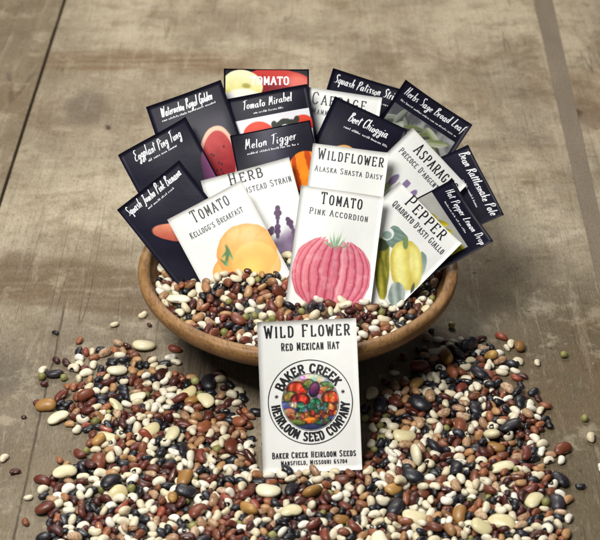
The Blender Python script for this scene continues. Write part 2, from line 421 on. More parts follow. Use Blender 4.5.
SCRIPT = {
    'a': (4.2, "~3.2,4 2,4.6 .6,3.2 .5,1 1.4,0 2.6,1.2 3.2,4|~3.2,4.4 3,1.2 3.6,0 4.4,.8"), 'b': (3.4, "~.8,10 .6,4 .6,0|~.6,2.6 1.8,4.6 3,3.4 2.6,.6 1.2,0 .6,.8"),
    'c': (3, "~2.8,4 1.6,4.6 .5,2.6 .9,.4 2,0 3,1"), 'd': (3.8, "~2.8,4 1.6,4.4 .4,2.4 .8,.2 2,.4 2.8,3|~3.4,10 2.9,4 3,.6 3.8,.4"),
    'e': (2.9, "~.5,2 2.2,2.8 2.4,4.2 1.4,4.7 .5,3 .6,.8 1.6,0 2.9,1.2"), 'f': (2.7, "~3.2,9.2 2.4,10 1.6,8 1.4,2 1,-3|.4,4.6 3,5"),
    'g': (3.6, "~3,4 1.8,4.6 .6,3 1,.8 2.2,1 3,3.8|~3.1,4.4 2.9,-1 2,-4 .6,-3.2 1.4,-1.4 3.8,.6"), 'h': (3.4, "~1,10 .7,5 .5,0|~.6,2.4 1.8,4.6 2.7,3.8 2.7,1 3.4,0"),
    'i': (1.9, "~.8,4.6 .7,1 1.2,0 1.8,.6|~.9,6.4 1,6.8 1.1,7.2"), 'k': (3.1, "~.9,10 .6,4 .5,0|~2.8,4.8 .8,2.2 1.8,1.6 3.2,0"), 'l': (1.7, "~1,10 .7,4 .8,.6 1.6,.2"),
    'm': (4.5, "~.5,4.6 .5,0|~.5,2.6 1.4,4.6 2,3.8 1.9,0|~1.9,2.6 3,4.6 3.6,3.6 3.5,.8 4.3,0"), 'n': (3.3, "~.5,4.6 .5,0|~.5,2.6 1.7,4.6 2.5,3.6 2.4,.8 3.2,0"),
    'o': (3.3, "~1.7,4.6 .6,3.6 .4,1.4 1.4,0 2.6,1 2.7,3.4 1.7,4.6 2.6,4.2 3.4,4.4"), 'p': (3.2, "~.8,4.8 .5,0 .3,-4|~.6,2.6 1.8,4.6 2.9,3.2 2.4,.6 1.2,0 .6,1"),
    'q': (3.5, "~2.9,4 1.7,4.6 .5,2.8 .9,.4 2,.6 2.9,3.4|~3,4.4 2.8,-1 2.9,-4 3.8,-2.6"), 'r': (2.5, "~.6,4.6 .5,0|~.6,2.6 1.4,4.4 2.5,4.6"),
    's': (2.6, "~2.4,4.2 1.4,4.7 .7,3.6 2.1,1.6 1.8,.3 .4,.2"), 't': (2.2, "~1.2,8.4 .9,3 1,.4 2,.2|-.5,5.9 1.2,6.2 3.0,6.9"), 'u': (3.4, "~.6,4.6 .5,1.2 1.3,0 2.4,1.4 2.7,4.6|~2.7,4.4 2.6,1 3.2,0"),
    'y': (3.4, "~.6,4.6 .6,1.6 1.4,.4 2.6,2|~2.9,4.6 2.7,0 1.8,-4 .6,-3 1.4,-1.2 3.6,.8"), 'w': (3.8, "~.4,4.6 .6,.4 1.6,2.6 1.9,4 2,.6 3,1.6 3.4,4.8"), 'W': (6, "~.4,9.4 .6,4 1.2,0 2.6,5 3,8 3.2,2 3.8,0 5,5 5.8,10.4"),
    'R': (4.4, "~1.2,10 .8,4 .4,-.5|~.2,8.6 2,10.4 3.8,9.4 3.2,6.6 1.2,5.2 2.8,3 4.6,-.6"), 'G': (4.5, "~4,8.8 2.8,10.2 1,8 .5,4 1.2,.4 2.8,.2 3.8,3|~2.2,4.2 4.4,4.6 3.8,.4 2.6,-3.4"),
    'E': (4, "~3.8,9.6 1.8,10 .8,8 2.4,5.6 .8,4.4 .4,1.4 1.8,0 4,1"), 'P': (3.6, "~1.2,9.6 .8,4 .4,-1|~.2,8 2,10.4 3.8,9.2 3.2,6.2 1,4.6"),
    'T': (3.5, "~2.2,9.6 1.8,4 1.2,-.4|~.2,8.6 2.4,10 5,10.2"), 'S': (3.8, "~3.6,9 2.4,10.4 1,8.6 1.8,6 3.2,3.4 2.4,.4 .4,.4"), 'J': (4, "~3.6,10 3,4 2,-2.6 .4,-2|~1.4,9.6 3.4,10.2 5,9.8"),
    'B': (4.2, "~1.2,9.8 .8,4 .4,-.4|~.2,8.8 2.2,10.4 3.4,8.8 1.2,5.6 3.6,5 3.8,1.8 2,-.2 .4,.6"), 'M': (5, "~.6,-.2 1,5 1.4,9.8 2.2,3 3.8,9.8 3.9,4 4.4,-.2"),
    'C': (3.9, "~3.8,8.6 2.8,10.2 1,8 .4,4 1.2,.4 2.6,0 3.8,1.6"), 'H': (4.3, "~1,10 .7,4 .4,-.4|~3.8,10.4 3.3,4 3.2,0|~.2,4.8 2,5.6 4,5"),
    'L': (3.7, "~1.6,10 1,4 .5,.6 2,.2 4,.8"), 'D': (4.5, "~1.4,9.6 .9,4 .6,0|~.2,8.8 2.4,10 4,7 3.4,2 .6,0"), ' ': (2.6, ''),
}


def parse_glyph(s):
    out = []
    for part in s.split('|'):
        if not part:
            continue
        sm = part.startswith('~')
        pts = [tuple(float(v) for v in p.split(',')) for p in part.lstrip('~').split()]
        out.append((sm, pts))
    return out


def catmull(pts, n=5):
    P = [np.array(p, float) for p in pts]
    closed = len(P) > 3 and np.allclose(P[0], P[-1])
    out = []
    for i in range(len(P) - 1):
        p0 = P[i - 1] if i > 0 else (P[-2] if closed else P[0])
        p3 = P[i + 2] if i + 2 < len(P) else (P[1] if closed else P[-1])
        p1, p2 = P[i], P[i + 1]
        for k in range(n):
            t = k / n
            out.append(0.5 * ((2 * p1) + (p2 - p0) * t + (2 * p0 - 5 * p1 + 4 * p2 - p3) * t * t + (3 * p1 - p0 - 3 * p2 + p3) * t ** 3))
    out.append(P[-1])
    return out


class Ink:
    """Collects flat strokes in packet coordinates (x right, y down, in packet widths); every stroke gets its own small lift."""

    def __init__(self):
        self.v, self.f, self.k = [], [], 0

    def stroke(self, pts, wfun):
        P = [np.array(p, float) for p in pts]
        if len(P) < 2:
            return
        base = len(self.v)
        lift = (self.k % 7) * 1.5e-5
        self.k += 1
        n = len(P)
        for i in range(n):
            a, b = P[max(i - 1, 0)], P[min(i + 1, n - 1)]
            d = b - a
            d = d / (np.linalg.norm(d) + 1e-12)
            if 0 < i < n - 1:       # mitre
                d0 = (P[i] - P[i - 1]) / (np.linalg.norm(P[i] - P[i - 1]) + 1e-12)
                nn = np.array([-d[1], d[0]])
                c = abs(nn @ np.array([-d0[1], d0[0]]))
                s = 1 / max(c, 0.45)
            else:
                nn, s = np.array([-d[1], d[0]]), 1.0
            w = wfun(d, i / (n - 1)) * s * 0.5
            self.v.append((*(P[i] + nn * w), lift))
            self.v.append((*(P[i] - nn * w), lift))
        for i in range(n - 1):
            j = base + 2 * i
            self.f.append((j, j + 1, j + 3, j + 2))

    def pieces(self, pts, wfun):
        for p, q in zip(pts[:-1], pts[1:]):
            p, q = np.array(p, float), np.array(q, float)
            d = (q - p) / (np.linalg.norm(q - p) + 1e-12)
            e = d * wfun(d, 0) * 0.30
            self.stroke([p - e, q + e], wfun)

    def poly(self, pts):
        base = len(self.v)
        lift = (self.k % 7) * 1.5e-5
        self.k += 1
        for p in pts:
            self.v.append((p[0], p[1], lift))
        self.f.append(tuple(range(base, base + len(pts))))

    def line_caps(self, text, x0, x1, y, h, w=0.016, big=1.22, serif=True, track=3.6, rot=0.0, rise=0.0):
        """Small-capital line from x0 to x1 on baseline y; the first letter of each word is taller."""
        words_first = [i == 0 or text[i - 1] == ' ' for i in range(len(text))]
        adv = [(CAPS[c][0] + track) * (big if (words_first[i] and c not in " '") else 1) for i, c in enumerate(text)]
        tot = sum(adv) - track
        sx = (x1 - x0) / tot
        x = x0
        for i, c in enumerate(text):
            b = big if words_first[i] else 1
            H = h * b
            yb = y + rise * (x - x0) / (x1 - x0)
            for sm, pts in parse_glyph(CAPS[c][1]):
                q = [(x + p[0] * sx * b, yb - p[1] / 10 * H) for p in pts]
                if sm:
                    self.stroke(catmull(q, 4), lambda d, t: w * (0.72 + 0.38 * abs(d[1])))
                else:
                    self.pieces(q, lambda d, t: w * (0.66 + 0.40 * abs(d[1])))
                if serif and not sm:
                    for e, o in ((0, 1), (-1, -2)):
                        if abs(pts[e][1] - pts[o][1]) > 0.9 * abs(pts[e][0] - pts[o][0]) and pts[e][1] in (0, 10) and abs(pts[e][1] - pts[o][1]) > 2:
                            ex, ey = q[e]
                            sw = 1.25 * sx * b
                            yy = ey + (-0.28 * w if pts[e][1] == 0 else 0.28 * w)
                            self.stroke([(ex - sw, yy), (ex + sw, yy)], lambda d, t: w * 0.62)
            x += adv[i] * sx

    def line_script(self, text, x0, x1, y, h, w=0.015, slant=0.16, seed=0, rise=0.0):
        rnd = random.Random(seed + len(text))
        adv = [SCRIPT[c][0] + 0.75 for c in text]
        sx = (x1 - x0) / sum(adv)
        x = x0
        for i, c in enumerate(text):
            hh = h * rnd.uniform(0.93, 1.10)
            dy = rnd.uniform(-0.05, 0.05) * h + rise * (x - x0) / (x1 - x0)
            for sm, pts in parse_glyph(SCRIPT[c][1]):
                q = [(x + p[0] * sx + p[1] / 10 * hh * slant, y + dy - p[1] / 10 * hh) for p in pts]
                q = catmull(q, 5) if sm else q
                wv = rnd.uniform(0.85, 1.15)
                self.stroke(q, lambda d, t: w * wv * (0.45 + 0.75 * abs(d[1]) ** 1.5) * (1.0 - 0.45 * t ** 3))
            x += adv[i] * sx

    def small_print(self, x0, x1, y, h, seed, slant=0.15):
        """A line of print too small to read in the photograph: tiny uneven strokes."""
        rnd = random.Random(seed)
        x = x0
        while x < x1:
            n = rnd.randint(3, 8)
            for _ in range(n):
                if x > x1:
                    break
                a = h * rnd.choice((0.6, 0.6, 0.65, 1.0))
                self.stroke([(x + slant * a, y - a), (x + h * rnd.uniform(-.1, .2), y)], lambda d, t: h * 0.24)
                if rnd.random() < 0.6:
                    self.stroke([(x, y - h * 0.1), (x + h * 0.45, y - h * rnd.uniform(0.1, 0.6))], lambda d, t: h * 0.2)
                x += h * rnd.uniform(0.55, 0.75)
            x += h * 0.55


# ------------------------------------------------------------------ print shapes painted on a fine grid
def vnoise(X, Y, s, seed):
    """Smooth value noise on arrays."""
    rs = np.random.RandomState(seed)
    tab = rs.rand(64, 64)
    x, y = X * s + 7.3, Y * s + 3.1
    xi, yi = np.floor(x).astype(int), np.floor(y).astype(int)
    fx, fy = x - xi, y - yi
    fx, fy = fx * fx * (3 - 2 * fx), fy * fy * (3 - 2 * fy)
    g = lambda i, j: tab[i % 64, j % 64]
    return (g(xi, yi) * (1 - fx) + g(xi + 1, yi) * fx) * (1 - fy) + (g(xi, yi + 1) * (1 - fx) + g(xi + 1, yi + 1) * fx) * fy


def fbm(X, Y, s, seed, o=4):
    t, a, n = 0, 1.0, 0
    for k in range(o):
        t = t + a * vnoise(X, Y, s * 2 ** k, seed + k)
        n += a
        a *= 0.55
    return t / n


def hexc(h):
    return np.array([int(h[i:i + 2], 16) / 255 for i in (0, 2, 4)])


def sstep(v, a, b):
    t = np.clip((v - a) / (b - a), 0, 1)
    return t * t * (3 - 2 * t)


class Canvas:
    def __init__(self, x0, x1, y0, y1, res, paper):
        self.nx, self.ny = max(2, int((x1 - x0) / res)), max(2, int((y1 - y0) / res))
        self.X, self.Y = np.meshgrid(np.linspace(x0, x1, self.nx + 1), np.linspace(y0, y1, self.ny + 1))
        self.C = np.ones((*self.X.shape, 3)) * hexc(paper)
        self.A = np.zeros(self.X.shape)
        self.res = res

    def lay(self, m, col, show=True):
        """Paint colour col (hex, or array) where mask m is 1."""
        col = hexc(col) if isinstance(col, str) else col
        self.C = self.C * (1 - m[..., None]) + col * m[..., None]
        if show:
            self.A = np.maximum(self.A, m)

    def blob(self, cx, cy, rx, ry, ang=0.0, wob=0.06, seed=0, soft=None, p=2.0):
        a = math.radians(ang)
        dx, dy = self.X - cx, self.Y - cy
        u, v = (dx * math.cos(a) + dy * math.sin(a)) / rx, (-dx * math.sin(a) + dy * math.cos(a)) / ry
        d = (np.abs(u) ** p + np.abs(v) ** p) ** (1 / p) + wob * 2 * (fbm(self.X, self.Y, 9, seed, 2) - 0.5)
        s = soft or self.res / min(rx, ry) * 1.1
        return 1 - sstep(d, 1 - s, 1 + s), u, v

    def box(self, x0, x1, y0, y1):
        s = self.res * 0.6
        return sstep(self.X, x0 - s, x0 + s) * (1 - sstep(self.X, x1 - s, x1 + s)) * sstep(self.Y, y0 - s, y0 + s) * (1 - sstep(self.Y, y1 - s, y1 + s))

    def tone(self, seed, s=8, k=0.16):
        return 1 + k * 2 * (fbm(self.X, self.Y, s, seed) - 0.5)[..., None]


def mixc(a, b, t):
    return hexc(a) * (1 - t[..., None]) + hexc(b) * t[..., None]


def art_orange_tomato(c):
    for (cx, cy, rx, ry, sd, a) in ((0.44, 0.97, 0.30, 0.27, 3, 20), (0.66, 0.80, 0.36, 0.35, 1, 20)):
        m, u, v = c.blob(cx, cy, rx, ry, a, 0.05, sd)
        t = np.clip(0.5 + 0.5 * v + 0.7 * (fbm(c.X, c.Y, 6, sd) - 0.5), 0, 1)
        col = mixc('f5bd70', 'ea9a45', t)
        rad = np.hypot(u + 0.45, v - 0.1)
        rib = np.exp(-(np.sin(np.arctan2(v - 0.1, u + 0.45) * 5 + 1.3 * (fbm(c.X, c.Y, 4, sd + 4) - .5)) / 0.22) ** 2) * sstep(rad, 0.3, 0.8)
        col = col * (1 - 0.30 * rib[..., None]) + hexc('dd8a3a') * 0.30 * rib[..., None]
        ed = sstep(np.hypot(u, v), 0.80, 1.0)[..., None]
        col = col * (1 - 0.5 * ed) + hexc('e8954c') * 0.5 * ed
        c.lay(m, col * c.tone(sd + 9, 18, 0.05))
    m, u, v = c.blob(0.68, 0.98, 0.30, 0.30, 20, 0.05, 5)
    t = np.clip(0.5 - v * 0.5 + 0.6 * (fbm(c.X, c.Y, 7, 6) - .5), 0, 1)
    ed = sstep(np.hypot(u, v), 0.86, 1.0)[..., None]
    c.lay(m * 0.85, (mixc('f2a44c', 'f1cf78', t)) * (1 - 0.35 * ed) + hexc('df8a3c') * 0.35 * ed)
    m, u, v = c.blob(0.62, 1.0, 0.14, 0.12, 0, 0.2, 8, soft=0.7)
    c.lay(m * 0.65, 'eadb72')
    m, u, v = c.blob(0.76, 0.63, 0.17, 0.10, 30, 0.3, 18, soft=0.8)
    c.lay(m * 0.55, 'f0d8a0')
    for (cx, cy, rx, ry, a) in ((0.43, 0.72, 0.020, 0.12, -52), (0.47, 0.70, 0.018, 0.10, -80), (0.40, 0.76, 0.016, 0.09, -30), (0.36, 0.78, 0.015, 0.07, -100), (0.42, 0.69, 0.014, 0.08, -10)):
        m, u, v = c.blob(cx, cy, rx, ry, a + 80, 0.12, int(a) + 200)
        c.lay(m * 0.9, mixc('527f4c', '8fb884', np.clip(v, 0, 1)))


def art_pink_tomato(c):
    cx, cy = 0.49, 1.01
    m, u, v = c.blob(cx, cy, 0.465, 0.43, 3, 0.02, 2, p=2.35)
    mer = np.arcsin(np.clip(u / np.sqrt(np.clip(1.03 - 0.86 * v * v, 0.05, 2)), -0.995, 0.995)) / (math.pi / 2)
    wob = 0.10 * (fbm(c.X, c.Y, 5, 41) - 0.5)
    k = (mer + wob) * 6.2 + 0.35
    fr = k - np.floor(k)
    idn = np.floor(k).astype(int)
    rnd = np.random.RandomState(8).rand(40)[(idn + 20) % 40]
    top = 0.055 * np.sin(math.pi * fr) ** 0.5 * (0.6 + 0.6 * rnd)
    notch = 0.085 * np.exp(-((c.X - 0.50) / 0.11) ** 2)
    m = m * sstep(c.Y - (0.615 + notch - top), 0.0, 0.02)
    body = mixc('c4506a', 'e7919c', np.clip(np.sin(math.pi * fr) ** 0.7 * (0.55 + 0.5 * rnd), 0, 1))
    body = body * (1 - 0.5 * (np.exp(-((fr - 0.34) / 0.10) ** 2) * (0.3 + 0.7 * rnd))[..., None]) + hexc('f4c9cd') * 0.5 * (np.exp(-((fr - 0.34) / 0.10) ** 2) * (0.3 + 0.7 * rnd))[..., None]
    left = np.clip(-u, 0, 1)[..., None]
    body = body * (1 - 0.5 * left) + hexc('dd6f74') * 0.5 * left
    line = np.exp(-(np.minimum(fr, 1 - fr) / 0.055) ** 2)[..., None]
    body = body * (1 - 0.75 * line) + hexc('98243f') * 0.75 * line
    low = sstep(v, 0.3, 1.0)[..., None]
    body = body * (1 - 0.30 * low) + hexc('b23c50') * 0.30 * low
    wash = sstep(fbm(c.X, c.Y, 13, 31), 0.52, 0.70)[..., None]
    body = body * (1 - 0.22 * wash) + hexc('f3d0d2') * 0.22 * wash
    c.lay(m, body * c.tone(4, 22, 0.07))
    for (x, a, l) in ((0.50, 4, 0.15), (0.46, -24, 0.14), (0.545, 26, 0.14), (0.42, -52, 0.11), (0.59, 54, 0.11), (0.515, 12, 0.20), (0.48, -10, 0.18), (0.44, -70, 0.10)):
        mm, _, vv = c.blob(x + 0.3 * l * math.sin(math.radians(a)), 0.69 - l * 0.42 * math.cos(math.radians(a)), 0.010, l * 0.5, a, 0.10, int(a) + 80)
        c.lay(mm * 0.9, mixc('7fa678', 'c9dcb4', np.clip(-vv, 0, 1)))


def art_yellow_pepper(c):
    # dull olive pods, greyed leaf, pale yellow bell fruit; the drawing stands upright in a tilted packet
    for (cx, cy, l, w, a, sd) in ((0.54, 0.86, 0.33, 0.085, 46, 11), (0.46, 0.74, 0.24, 0.06, 50, 12), (0.64, 0.98, 0.25, 0.07, 42, 13)):
        m, u, v = c.blob(cx, cy, l, w, a, 0.05, sd)
        st = 0.5 + 0.5 * np.sin(v * 4.2 + 0.6 + 1.5 * (fbm(c.X, c.Y, 9, sd) - .5))
        c.lay(m, mixc('6f6c22', 'b2a93c', st) * c.tone(sd + 3, 18, 0.16))
    m, u, v = c.blob(0.36, 0.70, 0.07, 0.10, 45, 0.15, 13)
    c.lay(m, mixc('3c4833', '667443', np.clip(0.5 + v, 0, 1)))
    m, u, v = c.blob(0.44, 0.515, 0.135, 0.125, 45, 0.20, 14)
    lv = np.exp(-(np.sin(u * 7 + v * 2) / 0.35) ** 2)
    c.lay(m, mixc('5f756a', '93aa9d', 0.55 * fbm(c.X, c.Y, 16, 15) + 0.45 * lv) * c.tone(16, 24, 0.10))
    m, u, v = c.blob(0.33, 0.555, 0.070, 0.080, 30, 0.2, 24)
    c.lay(m, 'e3e9e5')
    m, u, v = c.blob(0.335, 0.565, 0.048, 0.055, 30, 0.2, 25)
    c.lay(m, '8ea49a')
    m, u, v = c.blob(0.84, 0.50, 0.14, 0.048, 52, 0.14, 17)
    c.lay(m, mixc('7f938a', 'a2b2aa', np.clip(0.5 + u, 0, 1)))
    m, u, v = c.blob(0.73, 0.655, 0.285, 0.185, 45, 0.05, 18, p=2.6)
    lob = np.abs(np.sin(np.arcsin(np.clip(v, -.99, .99)) * 2.3 + 0.5 + 0.25 * u))
    col = mixc('d3bd4c', 'efe995', lob)
    hl = np.exp(-((v + 0.30) / 0.14) ** 2 - ((u + 0.15) / 0.45) ** 2)[..., None]
    col = col * (1 - 0.6 * hl) + hexc('f8f5c6') * 0.6 * hl
    ed = sstep(np.hypot(u, v), 0.72, 1.0)[..., None]
    col = col * (1 - 0.4 * ed) + hexc('bda53a') * 0.4 * ed
    c.lay(m, col * c.tone(19, 20, 0.06))
    m, u, v = c.blob(0.545, 0.475, 0.075, 0.035, 45, 0.25, 26)
    c.lay(m, '768d5c')
    m, u, v = c.blob(0.88, 0.97, 0.15, 0.10, 52, 0.22, 20)
    c.lay(m, mixc('7f8f86', 'b3bdb6', np.clip(0.5 + 0.5 * np.sin(v * 6 + u * 2), 0, 1)) * c.tone(21, 20, 0.10))
    m, u, v = c.blob(0.97, 0.80, 0.07, 0.018, 60, 0.1, 22)
    c.lay(m, '5a6250')


def art_lavender(c):
    for (cx, cy, a, l) in ((0.70, 0.66, 14, 0.30), (0.84, 0.78, -12, 0.24), (0.55, 0.80, 40, 0.22)):
        for k in range(7):
            t = k / 6 - 0.5
            ax, ay = cx + math.sin(math.radians(a)) * l * -t, cy + math.cos(math.radians(a)) * l * t
            m, u, v = c.blob(ax, ay, 0.028 + 0.012 * math.sin(k * 1.7), 0.034, a, 0.2, k + int(a) + 50)
            c.lay(m, mixc('3a2440', '6b4a72', fbm(c.X, c.Y, 20, 61 + k)))
    m, u, v = c.blob(0.82, 1.00, 0.24, 0.22, 0, 0.18, 65, soft=0.35)
    c.lay(m * 0.9, mixc('4a3350', '8d7896', fbm(c.X, c.Y, 9, 66)))


def art_shasta(c):
    for (cx, cy, s) in ((0.32, 0.85, 0.16), (0.72, 0.95, 0.17), (0.5, 1.2, 0.17)):
        for k in range(14):
            a = k * 360 / 14
            m, u, v = c.blob(cx + 0.6 * s * math.cos(R(a)), cy + 0.6 * s * math.sin(R(a)), 0.42 * s, 0.11 * s, a, 0.05, k)
            c.lay(m, 'e4e8e6')
        m, u, v = c.blob(cx, cy, 0.27 * s, 0.27 * s, 0, 0.08, 70)
        c.lay(m, 'd9b53a')


def art_asparagus(c):
    for k, (x, t) in enumerate(((0.3, 0.62), (0.45, 0.55), (0.6, 0.6), (0.74, 0.66))):
        m = c.box(x - 0.035, x + 0.035, t, 1.3)
        c.lay(m, mixc('9db07a', 'dfe2cc', sstep(c.Y, t, t + 0.5)))
        m, u, v = c.blob(x, t, 0.04, 0.09, 0, 0.1, k)
        c.lay(m, '85749a')


def art_cabbage(c):
    m, u, v = c.blob(0.45, 0.92, 0.37, 0.34, 0, 0.05, 3)
    c.lay(m, mixc('6a3a66', 'b37aa4', np.clip(0.5 + 0.5 * np.sin(u * 8 + v * 6), 0, 1)) * c.tone(5, 9, 0.15))


def art_watermelon(c):
    m = c.box(0.02, 0.98, 0.02, 1.4)
    t = sstep(c.X, 0.30, 0.8) * sstep(c.Y, 0.26, 0.5) * (1 - sstep(c.Y, 0.75, 1.1)) * (1 - sstep(c.X, 0.86, 0.97))
    c.lay(m * np.clip(t * 3, 0, 1), mixc('131220', '3a3742', t) * c.tone(8, 6, 0.12))
    m, u, v = c.blob(0.66, 0.93, 0.235, 0.42, 13, 0.02, 3)
    c.lay(m, mixc('c98f84', 'e6c4a4', np.clip(-v, 0, 1)))
    m, u, v = c.blob(0.655, 0.955, 0.20, 0.385, 13, 0.03, 4)
    c.lay(m, mixc('86151f', 'b83634', np.clip(0.35 - v + (fbm(c.X, c.Y, 10, 6) - .5), 0, 1)))
    for k in range(16):
        rr = random.Random(k)
        mm, _, _ = c.blob(0.655 + rr.uniform(-.12, .12), 1.0 + rr.uniform(-.2, .28), 0.010, 0.016, 13, 0, k)
        c.lay(mm, '2c1214')


def art_eggplant(c):
    m, u, v = c.blob(0.93, 0.92, 0.11, 0.42, 8, 0.03, 3)
    c.lay(m, mixc('3d1238', '93507f', np.clip(0.5 + 0.5 * u, 0, 1)))


def art_squash(c):
    m, u, v = c.blob(0.42, 0.70, 0.32, 0.11, 44, 0.04, 3)
    c.lay(m, mixc('b35644', 'd98a6c', np.clip(0.5 - v * 0.7 + 0.6 * (fbm(c.X, c.Y, 12, 5) - .5), 0, 1)))
    m, u, v = c.blob(0.72, 0.98, 0.30, 0.12, 40, 0.04, 7)
    c.lay(m, mixc('9c4a3a', 'cc7c60', np.clip(0.5 - v, 0, 1)))


def art_tomato_back(c):
    m = c.box(0.02, 0.98, 0.015, 1.4)
    c.lay(m, hexc('0d0b12') * np.ones_like(c.C))
    m, u, v = c.blob(0.66, 0.17, 0.42, 0.17, 6, 0.04, 3)
    c.lay(m, mixc('7a1018', 'c23830', np.clip(0.6 - v + 0.9 * (fbm(c.X, c.Y, 8, 6) - .5), 0, 1)))
    m, u, v = c.blob(0.88, 0.17, 0.13, 0.10, 30, 0.1, 4, soft=0.5)
    c.lay(m * 0.7, 'e88a76')
    m, u, v = c.blob(0.22, 0.20, 0.24, 0.185, 8, 0.03, 5)
    c.lay(m, mixc('d6cc6f', 'f2efc0', np.clip(0.55 - v * 0.7, 0, 1)) * c.tone(8, 9, 0.05))
    m, u, v = c.blob(0.265, 0.205, 0.05, 0.03, 8, 0.2, 6, soft=0.5)
    c.lay(m * 0.8, '9a8f3e')
    m = c.box(0.02, 0.98, 0.285, 1.4)
    c.lay(m, 'e9e6e8')
    m, u, v = c.blob(0.23, 0.29, 0.15, 0.055, 0, 0.1, 6, soft=0.3)
    c.lay(m, 'eceadb')


def art_mirabel(c):
    c.lay(c.box(0.03, 0.97, 0.29, 1.4), mixc('d8d5da', 'efedf0', fbm(c.X, c.Y, 4, 9)))
    for (cx, cy, rx, ry) in ((0.31, 0.50, 0.185, 0.155), (0.86, 0.47, 0.13, 0.11), (0.55, 0.85, 0.2, 0.2)):
        m, u, v = c.blob(cx, cy, rx, ry, 0, 0.03, int(cx * 50))
        c.lay(m, mixc('9c1a16', 'dd4a34', np.clip(0.55 - v * 0.8, 0, 1)))
    for k in range(6):
        m, u, v = c.blob(0.52 + 0.055 * k, 0.42 + 0.02 * math.sin(k * 2), 0.035, 0.05, 40 * k, 0.2, k)
        c.lay(m, '343a32')


def art_melon(c):
    c.lay(c.box(0.02, 0.98, 0.015, 1.4), mixc('131220', '3c3b4a', np.exp(-((c.X - 0.47) / 0.22) ** 2) * (1 - 0.5 * sstep(c.Y, 0.3, 0.6))) * c.tone(3, 6, 0.10))  # grey sheen down the middle of the dark face, painted into the print
    for (cx, cy, rx, ry, a) in ((0.84, 0.62, 0.23, 0.26, 0), (0.40, 0.72, 0.24, 0.25, 0)):
        m, u, v = c.blob(cx, cy, rx, ry, a, 0.03, 4)
        s = sstep(np.sin(np.arcsin(np.clip(u, -.98, .98)) * 8 + 2.2 * (fbm(c.X, c.Y, 9, 5) - .5)), 0.2, 0.6)
        c.lay(m, mixc('ee8a1e', 'c4480f', s) * c.tone(6, 9, 0.12))


def art_beet(c):
    for (cx, cy, r) in ((0.42, 0.66, 0.18), (0.72, 0.82, 0.2)):
        m, u, v = c.blob(cx, cy, r, r * 0.9, 0, 0.04, 3)
        rad = np.hypot(u, v)
        c.lay(m, mixc('a4662f', 'd9a865', 0.5 + 0.5 * np.sin(rad * 16)))


def art_sage(c):
    m = c.box(0.04, 0.94, 0.30, 1.3)
    f = fbm(c.X, c.Y, 6, 3)
    c.lay(m, mixc('4c4b4e', '9a9a98', sstep(f, 0.3, 0.7)))
    rr = random.Random(5)
    for k in range(34):
        cx, cy = rr.uniform(0.08, 0.9), rr.uniform(0.36, 1.0)
        t = rr.random()
        mm, u, v = c.blob(cx, cy, 0.045, 0.13, rr.uniform(-70, 70), 0.08, k)
        base = '6c7748' if cx > 0.35 else '8d9486'
        col = mixc(base, 'b6b7a4' if t > 0.5 else '3c3f38', np.clip(0.5 + 0.6 * u, 0, 1))
        vein = np.exp(-(u / 0.10) ** 2)[..., None]
        c.lay(mm * m, col * (1 - 0.25 * vein) + 0.9 * 0.25 * vein)


def art_lemon(c):
    m = c.box(0.02, 0.90, 0.335, 1.38)
    c.lay(m, mixc('8f8d88', 'b9b7b0', fbm(c.X, c.Y, 3, 3)))
    rr = random.Random(9)
    for k in range(44):
        cx, cy = rr.uniform(-0.05, 0.92), rr.uniform(0.50, 1.35)
        if cy < 0.62 and cx < 0.25:
            continue
        mm, u, v = c.blob(cx, cy, 0.05, 0.15, rr.uniform(10, 75), 0.06, k)
        c.lay(mm * m, mixc('8c8016', 'd3c62e', np.clip(0.5 + 0.7 * u, 0, 1)))
    for k in range(9):
        cx, cy = rr.uniform(0.15, 0.9), rr.uniform(0.7, 1.3)
        mm, u, v = c.blob(cx, cy, 0.03, 0.07, rr.uniform(0, 180), 0.15, k)
        c.lay(mm * m, '39421c')


